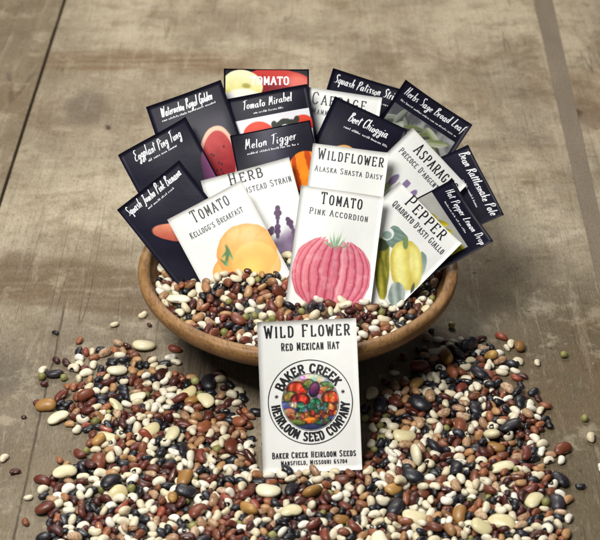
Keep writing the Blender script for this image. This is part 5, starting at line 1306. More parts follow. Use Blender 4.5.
4,1,1,91,-1360,-1715,35,48,-99,-24,47, 2,1,1,99,-857,-1857,25,93,14,18,99, 6,1,1,95,-500,-1013,27,61,99,13,10, 11,1,1,101,-530,-2405,26,65,-99,12,1, 4,0,1,78,-1630,-2325,21,41,3,-19,-99,
0,0,1,82,-1484,-2627,22,10,2,-17,-99, 2,1,1,89,-377,-1477,24,99,-15,-10,19, 0,1,1,98,-1343,-1286,55,99,-83,-37,-22, 2,1,1,94,-1919,-1103,26,7,6,60,99,
4,1,1,105,-1607,-1205,43,99,-8,44,-14, 0,1,3,105,-319,-2558,27,99,16,-9,-31, 3,1,1,100,-916,-1300,31,99,-9,5,-9, 0,0,1,83,-1244,-2621,22,40,10,16,99, 5,1,1,89,-1131,-1904,27,99,-18,-3,-26,
0,1,1,119,-523,-1841,33,99,-17,4,6, 6,1,1,108,-389,-1557,29,99,18,9,48, 9,1,1,83,-2048,-618,32,14,99,4,4, 11,1,1,104,-1095,-1422,25,15,99,57,18, 7,1,1,121,-1633,-1266,35,99,-12,-23,65,
0,1,1,95,-1812,-2153,27,99,-16,7,-12, 6,1,1,88,-1464,-1545,36,95,5,98,-99, 2,1,1,100,-689,-2170,38,99,30,22,-51, 2,1,1,113,-527,-1970,28,99,17,-2,-17,
0,1,1,122,-1521,-1909,39,99,14,20,8, 11,1,1,101,-1061,-2260,25,99,-17,-12,54, 4,1,1,98,-841,-1273,32,99,-59,20,-17, 2,1,1,88,-706,-1070,22,82,15,-16,-99,
11,1,1,115,-1776,-2490,34,84,26,33,-99, 3,1,1,82,-565,-996,23,99,18,9,50, 2,1,1,92,-1291,-481,25,74,-17,-12,99, 0,1,1,89,-1592,-1604,23,99,17,-4,-2, 11,1,1,104,-1415,-1157,32,29,-99,-10,43,
2,1,1,94,-1443,-687,24,99,18,-10,-67, 0,1,1,105,-1314,-1018,38,99,92,-10,22, 0,1,1,93,-1531,-1546,24,19,4,-17,-99, 6,1,1,104,-999,-2508,28,99,15,-20,-92,
2,0,1,93,-1895,-2247,25,99,-16,-6,-7, 7,1,1,106,-1260,-2125,76,10,-7,99,23, 0,1,1,94,-1450,-748,46,12,-17,-10,99, 0,1,1,114,-1807,-2246,29,52,6,-19,-99,
0,1,1,106,-1944,-2083,27,11,42,-99,-16, 4,1,1,85,-828,-1143,23,82,16,-16,-99, 6,1,1,101,-1045,-920,28,5,0,18,99, 8,1,3,97,-363,-2344,67,16,-45,-99,74,
3,1,1,104,-1876,-1932,28,78,12,-19,-99, 4,1,1,104,-1465,-2520,36,61,-58,-99,65, 4,1,1,107,-816,-1074,29,99,62,2,6, 3,1,1,72,-901,-2246,22,62,99,-95,-57,
0,0,1,85,-478,-2436,24,61,99,14,11, 7,1,1,102,-1963,-670,30,15,-13,17,-99, 4,0,1,74,-1782,-1837,21,98,-21,-11,99, 11,1,1,100,-2116,-753,24,0,-7,-65,-99,
6,1,1,102,-843,-1350,28,40,4,-19,-99, 2,1,1,102,-1103,-1526,54,97,65,-80,-99, 2,1,1,112,-813,-2345,40,17,99,6,-24, 6,1,1,118,-1895,-538,32,99,17,-7,-20,
11,0,1,100,-482,-2689,24,1,7,18,99, 0,0,1,95,-1364,-1960,32,12,1,99,-60, 6,1,1,94,-935,-2085,26,99,18,-1,10, 4,1,1,102,-1658,-1178,28,99,-20,-6,63, 4,1,1,98,-892,-663,27,99,-17,4,7,
11,1,1,86,-490,-2353,21,72,17,-16,-99, 11,0,1,90,-1721,-931,22,99,-17,9,-26, 0,1,1,114,-2154,-570,31,99,-21,-8,79, 6,1,1,90,-439,-2369,25,99,18,9,46, 4,1,1,99,-1315,-1136,44,43,99,-65,45,
7,1,1,106,-805,-901,31,0,10,-19,99, 2,1,1,92,-863,-2469,31,42,23,-6,99, 0,1,1,78,-2042,-2170,21,17,99,11,5, 4,0,1,105,-673,-2782,27,99,15,-14,-60, 0,1,1,108,-1173,-1109,42,1,37,30,-99,
0,1,1,107,-1654,-1938,30,99,-17,3,15, 7,1,1,87,-842,-2221,26,99,-21,1,31, 4,1,1,79,-1353,-2606,21,16,99,-57,-12, 6,1,1,100,-1405,-1463,59,99,-99,50,-18,
4,1,1,100,-1578,-279,28,5,-59,-99,19, 7,1,1,72,-1540,-1135,25,6,99,17,90, 0,1,1,100,-701,-1416,28,22,-99,-71,4, 0,1,3,83,-344,-1817,22,35,3,-19,-99, 0,0,1,78,-1786,-864,22,4,3,-99,-61,
0,0,1,72,-997,-1516,19,99,14,-20,-97, 3,1,1,115,-1964,-1984,33,99,60,-14,-20, 4,1,1,103,-1243,-419,28,17,4,-18,99, 11,1,1,100,-1550,-687,25,5,4,18,-99,
4,0,1,105,-1254,-2718,29,8,9,-99,-62, 11,1,1,97,-458,-1053,24,99,-15,-15,36, 0,1,1,107,-1158,-540,32,99,-19,5,28, 4,1,1,104,-1289,-2649,33,64,-25,-69,99,
2,1,1,93,-1314,-2704,60,99,29,-47,-80, 6,0,1,105,-571,-2832,29,89,19,15,99, 0,0,1,92,-1297,-2217,26,99,-12,17,-72, 4,1,1,91,-1158,-900,24,40,11,15,99,
0,1,1,85,-1582,-2155,50,64,19,23,-99, 2,1,1,108,-599,-2020,35,94,-67,-50,99, 0,1,1,84,-876,-1764,24,45,0,-20,99, 6,1,1,99,-1671,-2449,52,82,58,-61,-99,
11,1,1,107,-1556,-2433,38,44,99,-21,9, 4,1,1,76,-1804,-1783,22,99,-12,-16,54, 4,1,1,87,-970,-1240,23,13,6,17,99, 0,1,1,122,-1345,-2225,62,99,1,-20,-16,
2,1,1,119,-523,-1753,38,18,-99,-10,-20, 2,1,1,89,-1542,-885,23,3,-1,17,99, 0,0,1,105,-1181,-2741,55,82,-99,-56,-44, 4,1,1,98,-1788,-2410,27,91,-10,21,-99,
2,1,1,128,-336,-1136,31,7,5,17,99, 0,0,1,97,-1123,-2703,34,99,0,36,75, 11,1,1,88,-594,-1924,21,99,17,-12,-26, 4,1,1,109,-780,-1529,41,99,6,-32,22, 0,0,1,94,-409,-2746,37,99,-19,80,-64,
5,1,1,90,-456,-1795,42,61,-99,26,39, 4,1,1,87,-553,-2452,23,24,8,16,99, 5,1,1,72,-1490,-1228,21,99,14,-16,-73, 0,0,3,88,-349,-2762,24,99,60,-34,-52, 0,1,1,101,-1522,-2030,26,99,18,1,1,
5,1,1,86,-628,-2468,32,39,-9,-65,99, 4,0,1,97,-1757,-2826,27,62,97,-99,-60, 0,0,1,80,-1203,-1212,37,41,-30,70,99, 4,0,1,87,-766,-941,23,48,4,-19,-99, 11,0,1,118,-766,-2836,28,2,5,18,-99,
2,1,1,85,-927,-835,23,21,4,-17,99, 6,1,1,100,-1411,-1656,48,99,96,23,-86, 0,1,1,108,-604,-2396,36,30,-99,-60,-16, 0,1,1,121,-1293,-2463,44,99,4,28,12,
2,1,1,86,-1842,-2451,22,99,18,14,89, 0,0,1,89,-1587,-1149,33,51,-99,15,-41, 11,0,1,92,-798,-2789,23,9,-1,-66,-99, 4,0,1,82,-874,-804,23,63,99,-82,-50,
0,1,1,80,-1065,-2579,23,16,-99,-2,6, 0,1,1,103,-1081,-2329,41,99,10,-46,-55, 0,0,1,86,-1063,-1532,29,94,-45,72,-99, 0,1,1,87,-1219,-491,25,40,-6,17,-99,
0,0,1,82,-1766,-2758,23,61,99,23,16, 4,1,1,96,-1347,-1452,27,99,-11,-20,75, 2,1,1,98,-1574,-2312,34,50,99,-33,-43, 11,1,1,119,-1802,-542,29,7,-9,99,-18,
0,0,1,95,-454,-1951,26,99,61,-19,-28, 5,1,1,104,-604,-1306,31,1,3,60,99, 0,0,1,85,-698,-2249,22,99,20,9,72, 5,1,1,89,-1334,-878,34,99,-68,-10,-8, 0,1,1,111,-546,-900,30,12,23,99,62,
4,1,1,93,-1631,-2249,26,21,-99,91,-10, 5,1,1,99,-1462,-1206,64,8,71,99,1, 6,1,1,101,-832,-1839,69,83,86,-99,-67, 0,1,1,94,-1306,-1913,24,0,1,-18,-99, 0,1,1,119,-1785,-607,30,99,18,0,16,
7,1,1,115,-637,-1615,33,99,-22,-4,-34, 0,1,1,103,-773,-2061,64,99,-79,29,-60, 5,1,1,92,-1804,-1131,26,71,11,-18,-99, 3,1,1,99,-1272,-1575,27,99,18,3,18,
2,1,1,104,-1662,-786,28,14,-99,32,-12, 11,1,1,93,-976,-644,23,41,14,16,99, 0,1,1,95,-1260,-1246,62,99,-26,-8,40, 4,1,1,93,-712,-1632,36,18,51,-99,74, 0,0,1,90,-1736,-2674,25,23,35,-99,-61,
2,1,1,106,-1211,-689,26,59,14,15,99, 2,1,1,109,-453,-944,29,99,-13,16,-66, 4,0,1,100,-937,-2841,28,99,61,-29,-43, 0,1,1,94,-1770,-293,26,99,38,-34,-83,
2,0,1,74,-726,-2801,19,99,16,-9,-32, 0,1,1,115,-1524,-354,29,2,0,18,99, 0,1,1,112,-1086,-655,30,60,99,76,49, 2,1,1,101,-1200,-2598,27,99,-14,11,-40, 3,1,1,110,-1693,-1007,30,63,9,-19,-99,
4,1,1,91,-1371,-411,24,99,17,-5,-5, 2,1,1,89,-475,-2551,24,20,-6,-16,99, 2,1,1,102,-1585,-479,27,99,60,-13,-18, 11,1,1,86,-1258,-2246,49,10,34,-41,99,
2,1,1,90,-1606,-1004,23,1,-18,-99,-18, 6,1,1,99,-678,-2369,27,99,17,-11,-45, 0,0,1,90,-758,-2725,25,13,3,17,-99, 0,1,1,116,-1289,-1372,53,58,59,18,-99,
0,0,3,88,-327,-2639,23,74,14,-17,-99, 2,1,1,116,-1197,-2146,67,99,59,-58,-75, 6,1,1,82,-972,-2717,61,99,76,33,61, 3,0,1,75,-1075,-2713,28,7,-99,-80,-26,
6,0,1,89,-1692,-2711,25,99,21,13,90, 2,0,1,93,-594,-2693,24,87,18,14,99, 11,1,1,79,-1308,-1480,46,60,6,12,99, 7,1,1,111,-775,-2497,32,99,-18,-13,12, 3,1,1,84,-1591,-549,23,99,18,5,37,
2,1,1,84,-1487,-1151,22,51,12,15,99, 3,1,1,74,-449,-1663,28,99,-59,18,-9, 4,1,1,95,-1271,-1813,31,1,13,-60,99, 4,1,1,80,-893,-2524,26,6,-17,59,-99, 6,1,1,97,-1038,-1575,69,56,-99,-10,-16,
3,1,1,92,-1041,-697,25,73,13,-18,-99, 7,1,1,75,-431,-2465,23,45,2,-24,99, 3,1,1,103,-1715,-1663,31,38,-11,-14,99, 6,0,1,95,-1219,-2802,29,56,-16,-13,99,
11,1,1,105,-1697,-2622,27,23,-15,-99,61, 3,1,1,103,-662,-617,28,0,12,99,18, 2,1,1,128,-1861,-2637,42,99,62,-13,17, 0,1,2,94,1425,-1290,24,99,15,-17,-77,
0,0,2,107,1707,-1299,30,30,0,18,-99, 3,1,2,112,1359,-817,30,99,18,9,51, 11,1,2,84,1520,-1786,56,68,-99,-17,-21, 4,0,2,97,1711,-2700,32,54,-71,99,-53, 0,1,2,99,1382,-2654,57,48,8,95,99,
5,1,2,109,1697,-1927,33,19,-5,-4,-99, 2,1,2,97,651,-1546,39,25,-99,-54,-35, 0,1,2,110,1419,-523,30,19,-11,15,-99, 2,1,2,110,880,-1706,27,67,15,14,99, 2,0,2,122,1005,-1007,32,40,6,-6,-99,
11,0,2,103,908,-1615,35,21,-75,6,99, 4,1,2,72,890,-2065,21,59,-17,12,-99, 0,1,2,104,1323,-2107,27,21,7,17,99, 5,1,2,120,964,-1597,43,43,-49,-99,52, 5,1,2,104,1511,-2075,38,83,-61,-51,99,
2,1,2,88,1580,-953,24,65,-15,-13,99, 3,0,2,73,856,-2708,25,99,-11,10,-16, 4,1,2,106,1353,-1730,28,66,7,-20,-99, 2,1,2,104,1247,-707,28,99,-2,-6,5, 2,1,2,88,1393,-479,29,0,22,-99,63,
9,1,2,107,994,-1082,81,41,2,-14,99, 0,1,2,79,1933,-1233,52,24,32,89,99, 1,1,2,113,1510,-2462,38,99,11,-5,-18, 0,0,2,74,1843,-1525,20,9,46,-99,-17, 6,1,2,92,1036,-1455,25,99,18,0,-1,
2,1,2,99,1663,-1617,27,73,43,-62,-99, 2,1,2,110,1458,-2242,58,44,60,99,-1, 2,1,2,96,904,-2668,53,24,14,-76,-99, 9,1,2,102,1447,-1093,39,93,11,15,99, 2,0,2,94,1292,-2905,26,69,-6,19,-99,
2,1,2,98,710,-1536,26,99,62,44,74, 5,1,2,100,1340,-1025,30,14,-99,24,-11, 1,1,2,106,1583,-1837,39,99,-10,-8,12, 4,1,2,113,1432,-2288,31,31,-10,-15,99,
3,1,2,91,1446,-2600,27,59,99,82,52, 9,1,2,83,1421,-1615,32,99,14,0,-12, 2,0,2,108,1313,-2824,27,12,3,-17,-99, 3,1,2,92,1629,-901,42,35,54,99,-8, 2,1,2,106,1326,-737,40,30,-99,-76,76,
9,1,2,89,1074,-1581,42,50,25,44,99, 9,1,2,105,1518,-669,83,53,7,14,99, 11,1,2,83,1503,-1367,21,94,-25,10,-99, 6,1,2,106,1678,-1457,37,45,-14,67,-99, 4,1,2,104,917,-849,29,39,66,99,63,
3,1,2,81,1224,-2063,25,99,-13,16,-68, 3,0,2,87,1645,-2703,24,37,6,-18,-99, 0,1,2,100,629,-2382,44,99,67,-16,74, 4,1,3,120,563,-2583,31,99,18,-6,-43, 2,1,2,105,840,-1850,41,99,47,-30,8,
11,1,2,81,1274,-153,21,99,65,4,2, 4,1,2,114,1427,-1939,75,87,-6,-43,-99, 3,1,2,101,1790,-1814,27,4,3,17,99, 4,1,2,112,960,-1298,29,99,17,3,5, 0,1,2,114,1111,-661,29,99,20,12,87,
0,1,2,101,780,-1659,29,99,-16,9,-40, 0,1,2,98,1213,-1017,25,20,97,-99,-14, 11,1,2,100,1245,-637,26,99,-58,46,-58, 5,1,2,120,1739,-816,33,99,18,-7,-49,
2,1,2,95,1608,-1909,24,26,6,-16,-99, 0,0,2,72,1122,-891,19,66,11,18,99, 9,1,2,118,734,-2303,45,75,6,-17,-99, 3,1,2,92,1671,-1760,28,13,-99,37,-13, 2,1,2,83,1087,-1852,21,10,52,99,16,
0,0,2,78,925,-2334,22,99,61,-14,-20, 10,1,2,90,1583,-634,34,99,15,-7,-28, 5,1,2,91,1602,-1976,34,4,-30,99,-66, 3,1,2,92,1656,-704,27,99,61,20,35, 0,1,2,86,1121,-2472,65,84,26,-35,-99,
1,1,2,104,1782,-2218,37,99,-13,-3,55, 3,1,2,94,1510,-2552,46,51,99,-30,23, 0,0,2,95,1530,-2158,25,99,18,0,-5, 4,1,2,112,1041,-2386,29,54,5,-19,-99, 11,1,2,120,645,-1180,35,7,-36,-57,99,
0,1,2,112,962,-1830,30,73,43,-62,-99, 0,0,2,122,1536,-2680,31,47,5,-19,-99, 6,1,2,98,1078,-1666,27,20,7,17,99, 4,1,2,96,1783,-2345,27,99,62,20,35, 2,1,2,95,1693,-1127,54,14,-99,23,34,
0,1,2,88,1271,-1642,57,99,17,10,5, 1,1,2,96,1353,-2548,72,25,13,-7,99, 0,0,2,93,987,-1232,24,0,3,18,99, 4,1,2,93,781,-1887,37,49,-76,-99,-15, 5,1,2,101,642,-2647,29,99,19,6,67,
0,0,2,72,1605,-828,19,70,13,-17,-99, 0,1,2,103,738,-1694,53,48,-10,-99,95, 0,0,2,92,915,-1392,43,71,20,99,-45, 4,1,2,86,1184,-1093,32,99,37,69,68, 4,1,2,96,645,-1883,25,99,15,-13,-53,
0,1,2,104,1319,-2037,29,38,1,-19,99, 1,1,2,98,847,-1458,41,1,6,-19,99, 6,1,2,107,710,-1265,29,99,17,-7,-23, 0,1,2,98,1769,-2504,27,99,61,-12,-17, 5,1,2,113,1203,-2086,71,81,10,-9,99,
4,1,2,106,1681,-1085,27,99,19,2,34, 0,1,2,106,1013,-1955,27,99,18,-1,12, 8,1,2,94,731,-2094,41,28,-11,13,-99, 4,1,2,109,860,-1370,28,99,19,4,47, 4,1,2,126,1360,-1974,46,49,-87,99,6,
0,1,2,112,1117,-2260,69,1,99,-30,8, 0,1,2,91,1520,-1049,25,97,58,-63,-99, 3,1,2,123,1782,-1705,72,95,-3,18,-99, 0,1,2,104,1407,-2337,69,77,-2,33,-99, 0,0,2,111,1072,-2686,28,99,19,2,32,
9,1,2,92,1822,-1042,63,99,14,14,77, 0,1,2,104,1361,-2062,67,24,68,-99,-40, 0,1,2,97,865,-2312,37,26,-99,14,-43, 7,1,2,106,546,-1224,31,99,20,-8,12, 0,1,2,91,1769,-1873,38,4,38,3,99,
0,0,2,110,629,-2861,31,17,3,17,-99, 3,1,2,122,794,-1042,65,54,1,19,99, 2,1,2,110,1652,-2573,27,20,2,17,99, 2,1,2,109,1438,-1222,40,99,12,29,12, 0,0,2,85,969,-940,22,99,18,-4,-28,
2,1,2,98,621,-2507,41,99,-41,-35,-33, 0,1,2,110,1885,-1470,28,99,18,-8,-51, 9,1,2,111,679,-1063,42,99,17,9,85, 0,1,2,96,826,-2583,25,99,17,11,59, 10,1,2,121,1300,-1327,48,99,-22,7,-95,
0,0,2,91,1213,-1824,24,99,17,-3,-11, 6,1,2,99,1574,-2084,30,70,-18,-12,99, 4,1,2,96,1006,-1172,33,66,-7,-40,-99, 11,1,2,80,800,-1607,27,76,-31,47,99, 3,1,2,102,1456,-1694,72,36,19,22,99,
11,0,2,111,782,-2837,26,99,18,7,16, 11,1,2,124,728,-731,30,64,99,-40,-29, 7,1,2,90,709,-1194,27,0,34,-99,-21, 4,1,2,73,1707,-1641,21,99,-13,-14,41, 4,1,2,109,1603,-1687,30,6,4,17,-99,
4,1,2,84,1875,-2361,22,15,99,51,13, 3,1,3,109,537,-2173,30,99,19,-15,-78, 1,1,2,113,920,-1750,97,99,98,-86,-83, 2,1,2,102,1309,-2650,27,54,-16,12,-99,
5,1,2,103,1489,-1943,31,57,-3,-20,99, 0,0,2,92,870,-2833,26,19,-9,-15,99, 0,1,2,112,1126,-1372,45,72,30,43,-99, 8,1,2,98,1562,-1600,41,26,2,16,99, 6,1,2,102,770,-1962,28,16,3,-18,-99,
2,1,2,116,1241,-1135,31,79,-14,-15,99, 4,1,2,98,1946,-1298,27,99,-18,-1,38, 3,1,2,95,1124,-2105,39,8,29,99,-49, 0,0,2,87,1746,-1174,23,99,18,0,-5, 6,0,2,83,1133,-2720,24,62,99,-4,0,
2,1,2,117,1174,-2224,31,48,-3,18,-99, 0,1,2,97,880,-2551,57,24,15,-28,99, 5,1,2,119,1718,-438,35,99,-14,-11,23, 0,1,2,92,815,-600,24,4,4,17,99, 9,1,2,105,882,-1994,90,31,-1,-10,99,
4,1,2,102,1703,-2052,65,11,99,6,-2, 0,1,2,94,1974,-1114,27,99,-12,-17,58, 2,1,2,100,1715,-2461,40,27,99,26,44, 4,0,2,84,1555,-2751,24,2,7,-16,99, 0,1,2,104,1154,-2045,29,99,-14,11,-36,
2,1,2,88,1518,-468,22,99,17,6,30, 9,1,2,103,1701,-1372,83,99,-17,-15,17, 9,1,2,112,1464,-258,72,99,85,17,34, 4,1,2,97,744,-2425,25,52,11,-16,-99, 0,1,2,111,1514,-2351,58,35,-27,-11,99,
0,0,2,92,1498,-2276,24,99,16,-10,-39, 5,1,2,99,1125,-81,30,57,-14,-13,99, 3,1,2,107,1669,-2308,29,92,14,-19,-99, 11,1,2,98,1774,-2449,24,1,-6,-18,99, 4,1,2,103,886,-964,29,99,-14,-15,63,
0,1,2,98,1796,-2640,25,99,19,5,48, 0,1,2,102,1373,-982,28,99,58,-14,-20, 5,1,2,93,1786,-1289,27,16,99,-75,-14, 2,1,2,117,712,-1759,29,99,16,4,11, 0,1,2,93,1089,-2451,33,99,3,30,45,
9,1,2,90,1806,-908,60,80,99,96,20, 6,1,2,102,1609,-2640,29,63,99,-95,-57, 7,1,2,103,660,-1319,31,70,-99,-42,12, 4,1,2,99,703,-2439,68,3,41,99,-5, 11,1,2,101,1060,-2507,27,99,-61,29,-31,
2,1,2,103,1287,-813,28,99,-11,-19,77, 2,1,2,91,1028,-2469,66,46,-36,44,-99, 10,1,2,88,1458,-2126,55,74,0,66,99, 0,0,2,101,750,-946,28,18,-99,34,0, 7,1,3,72,587,-1856,22,61,71,-99,-54,
4,0,2,106,1072,-2775,29,95,-11,21,-99, 11,1,2,97,880,-1090,23,99,18,6,9, 3,1,2,112,1162,-1704,34,99,-18,1,26, 0,1,2,105,1768,-1111,27,99,18,-6,-40, 0,1,2,101,1211,-1618,28,99,-21,3,-63,
2,1,2,109,1948,-868,29,18,-99,-33,-2, 0,0,2,77,1397,-1818,20,20,99,-77,-10, 6,0,2,109,1153,-2797,30,59,14,16,99, 6,1,2,118,1026,-1788,35,99,-22,2,-63,
0,0,2,87,871,-2510,25,99,-15,9,-24, 0,1,2,115,759,-1557,32,65,-18,11,-99, 11,1,2,98,850,-1618,24,99,-17,-10,12, 2,0,2,90,934,-990,36,99,24,37,22, 2,1,2,91,1799,-2397,23,99,17,4,16,
4,1,2,106,1654,-1232,28,9,3,-17,-99, 0,1,2,99,1644,-2168,26,81,17,16,99, 4,0,2,74,1398,-2626,21,92,-8,-23,99, 2,1,2,90,1612,-1184,25,99,-16,-7,1, 3,1,2,105,1258,-1538,32,99,-20,-5,67,
4,1,2,128,1116,-2569,65,99,75,-49,-58, 4,0,2,98,1445,-1420,32,5,-15,48,-99, 2,1,2,86,984,-605,23,26,46,99,61, 6,1,2,115,1474,-1528,31,99,19,4,34, 2,1,2,100,819,-1226,33,67,6,-47,-99,
3,1,2,105,929,-1139,41,99,-18,23,10, 4,1,2,119,1168,-2554,30,99,15,-13,-51, 0,1,2,89,1870,-2422,26,21,3,18,-99, 0,1,2,88,725,-2598,23,4,6,-99,-17, 4,0,2,101,1721,-2778,32,99,-57,-26,20,
0,0,2,72,1397,-2481,41,99,56,3,-30, 4,1,2,103,1119,-1317,27,99,18,0,24, 6,1,2,89,623,-2087,41,99,-54,-70,-40, 11,0,2,81,1366,-280,20,2,-27,-99,-20, 4,1,2,101,993,-2014,28,8,-8,16,-99,
1,1,2,112,1547,-1466,70,99,-35,25,88, 0,0,2,96,371,-1497,25,16,99,38,10, 4,1,2,120,1369,-589,31,44,6,18,99, 5,1,2,114,812,-791,34,80,-18,-12,99, 8,1,2,117,1264,-426,63,76,-54,-51,99,
4,1,2,108,1584,-1043,28,58,14,15,99, 2,1,2,112,1407,-738,36,99,-51,11,-3, 5,1,2,106,1184,-1193,66,61,-99,-23,15, 0,1,2,125,994,-2658,31,99,18,2,28, 2,1,2,90,1450,-2370,44,99,-13,-96,-76,
3,1,2,107,950,-1689,29,99,17,-9,-47, 2,1,2,90,1270,-2411,42,38,99,9,63, 6,1,2,87,736,-1779,72,10,-99,17,19, 2,1,2,103,1173,-1427,26,99,19,8,68, 4,1,2,101,1692,-906,33,99,-61,-36,59,
3,1,2,101,1211,-937,29,24,16,60,99, 2,1,2,84,1605,-1485,22,99,14,-14,-60, 5,1,2,89,885,-895,62,48,23,-17,-99, 2,1,2,109,1280,-1459,70,99,29,4,-29, 6,1,2,109,1870,-440,29,0,-15,-99,-18,
9,1,2,94,1952,-2236,36,99,15,-11,-89, 11,1,2,88,1895,-2022,26,19,29,23,-99, 9,1,2,96,2016,-1976,39,99,-11,11,-55, 2,1,2,109,1629,-2291,64,91,21,-16,-99,
9,1,2,104,1352,-346,60,24,33,50,99, 2,1,2,84,1394,-861,23,37,58,-99,-59, 0,1,2,88,667,-2436,25,69,-17,-13,99, 6,1,2,108,1565,-1356,51,16,31,99,-37, 0,1,2,103,1469,-426,27,99,17,3,14,
0,0,2,92,1509,-977,31,61,-99,-6,-12, 5,1,2,97,739,-878,28,99,17,-3,2, 3,1,2,88,951,-2524,27,99,-13,-15,46, 6,1,2,113,759,-1381,77,1,9,-4,99, 8,1,2,94,984,-767,44,99,-20,0,56,
3,1,2,85,1667,-2096,32,99,-53,45,-54, 0,0,2,105,1479,-2774,28,99,60,-29,-44, 6,1,2,121,640,-2264,78,18,-99,5,17, 2,1,2,85,1287,-1966,22,22,2,-17,-99, 0,0,2,94,896,-2000,24,24,6,17,99,
3,0,2,86,1363,-2510,26,27,3,-18,99, 4,1,2,81,1927,-2554,27,36,-42,99,-56, 2,1,2,91,1513,-733,28,18,31,99,12, 4,0,2,98,1835,-2702,32,65,-99,45,-17, 2,1,2,90,1376,-424,23,18,99,-19,0,
4,1,2,99,1088,-587,27,21,11,-62,-99, 0,0,2,87,1611,-1122,24,99,61,-21,-31, 4,1,2,96,808,-1728,34,32,22,24,-99, 6,1,2,108,1066,-870,32,99,-12,-18,55, 0,0,2,98,1498,-178,28,99,-16,6,-5,
4,1,2,103,1895,-1364,27,20,99,-74,-9, 8,1,2,95,1204,-2394,52,99,7,-31,74, 4,1,2,101,1310,-2309,26,48,10,-16,-99, 2,1,2,88,1030,-2552,23,66,12,16,99, 6,1,2,112,1850,-1924,33,8,-7,-16,99,
2,1,2,106,1056,-1901,29,9,26,99,33, 3,1,2,114,875,-2224,56,27,90,-92,-99, 11,1,2,94,906,-1222,23,28,3,-20,99, 4,1,2,117,885,-777,49,75,-30,43,99, 6,0,2,102,1382,-2714,28,99,18,-10,-58,
4,1,2,84,1466,-635,28,98,-73,47,-99, 0,1,2,84,1220,-2613,41,39,-99,-92,-99, 6,1,3,93,602,-1923,26,66,15,16,99, 2,1,2,122,549,-1091,30,14,61,-99,-15, 0,1,2,107,1259,-888,30,10,6,-17,99,
0,1,2,88,1267,-2137,42,35,-88,-94,99, 11,0,3,85,437,-2778,21,10,-99,98,-26, 2,1,2,85,660,-1622,22,78,15,15,99, 11,0,2,101,1511,-2851,25,99,67,-44,-71,
4,0,2,76,823,-2663,21,99,18,-1,21, 1,1,2,99,603,-2705,71,66,3,-14,99, 2,1,2,106,1761,-1537,28,84,-21,10,-99, 4,1,2,97,620,-1752,34,2,-28,10,-99, 0,1,2,97,603,-1336,27,71,-4,-22,99,
2,1,2,99,1549,-2605,44,32,44,-99,51, 11,1,2,105,1167,18,25,59,4,-23,-99, 1,1,2,103,868,-2403,37,12,4,-12,99, 2,1,2,90,1165,-1629,49,54,-12,18,99, 6,0,2,115,1259,-2714,51,36,-32,2,99,
4,1,2,125,1009,-2552,75,35,4,16,99, 4,1,2,105,990,-2451,36,33,22,-24,99, 5,1,2,99,1720,-1704,28,99,17,1,-1, 0,0,2,89,1287,-1870,30,18,-26,57,-99, 4,1,2,117,1448,-984,74,16,-1,-20,-99,
0,0,2,81,956,-1367,22,99,13,-5,-66, 5,1,2,83,1518,-806,24,37,3,-18,-99, 4,1,2,88,1179,-1255,25,99,63,40,66, 11,1,2,102,1729,-2331,25,99,71,49,84, 0,1,2,100,1916,-1635,28,99,-11,-19,66,
5,1,2,97,1647,-2512,56,99,-19,-6,22, 0,1,2,83,922,-2215,22,99,20,8,74, 2,1,2,95,1091,-2603,24,62,11,17,99, 2,1,2,90,1064,-2272,24,93,55,-62,-99, 4,1,2,83,840,-2117,24,66,-18,12,-99,
4,1,2,94,1302,-521,26,22,-11,15,-99, 11,1,2,109,1272,-2288,56,24,-46,99,83, 4,1,2,94,1309,-2567,25,99,16,11,55, 0,1,2,87,1851,-2298,23,18,99,-18,0, 0,1,2,95,1638,-2022,25,3,1,-17,-99,
2,1,2,110,1613,-319,27,99,17,3,20, 2,1,2,81,1600,-1271,52,99,35,4,-11, 5,1,2,127,1090,-956,59,98,19,5,99, 0,0,2,73,1715,-2039,21,2,4,-16,99, 0,1,2,109,1267,-1775,36,9,11,-99,61,
11,1,2,91,672,-2175,49,48,-1,-99,-52, 5,1,3,95,539,-2002,43,70,79,-38,-99, 4,1,2,110,1505,-1665,52,81,70,40,-99, 4,1,2,119,1103,-1972,31,42,3,-19,-99,
6,1,2,85,1205,-764,32,42,-99,-72,-20, 4,1,2,98,1461,-1805,27,1,-7,16,-99, 2,1,2,104,605,-2270,28,99,-12,19,-87, 3,1,2,115,1060,-530,31,99,18,0,11, 3,1,2,108,1700,-2185,55,99,10,10,60,
9,0,2,91,912,-2892,42,7,9,-99,-55, 0,0,2,123,986,-2749,33,99,61,-4,-4, 6,1,2,100,730,-1834,29,30,51,99,63, 0,1,2,99,1932,-2469,27,60,39,60,99, 0,0,2,104,1431,-2800,27,46,11,16,99,
6,1,2,101,694,-1386,28,18,3,18,99, 4,0,2,82,922,-2607,23,48,-13,-14,99, 5,1,2,88,1366,-1089,81,5,97,99,-41, 11,1,2,89,1124,-1025,22,53,3,-22,-99, 0,0,2,90,1706,-1844,24,99,18,-3,0,
2,1,2,94,1385,-229,37,99,-52,42,-3, 0,1,2,118,954,-2079,51,62,-22,54,99, 4,0,2,121,1633,-2803,31,99,19,-15,-99, 2,1,2,113,1018,-1373,30,90,53,-62,-99,
0,1,2,99,688,-2529,28,99,-21,2,-60, 8,1,2,97,1645,-406,69,99,-28,-35,-55, 4,1,2,109,1437,-1470,52,83,99,-37,89, 4,1,2,72,1893,-1804,21,18,2,17,-99, 4,1,2,89,879,-1263,24,26,3,18,99,
4,1,2,93,1342,-1656,36,99,22,-31,0, 4,0,2,116,1746,-2841,32,99,-17,2,18, 0,1,2,92,1994,-2145,36,99,41,17,-30, 4,1,2,105,2043,-2200,27,99,16,9,41, 5,0,2,82,664,-2217,30,1,21,-99,62,
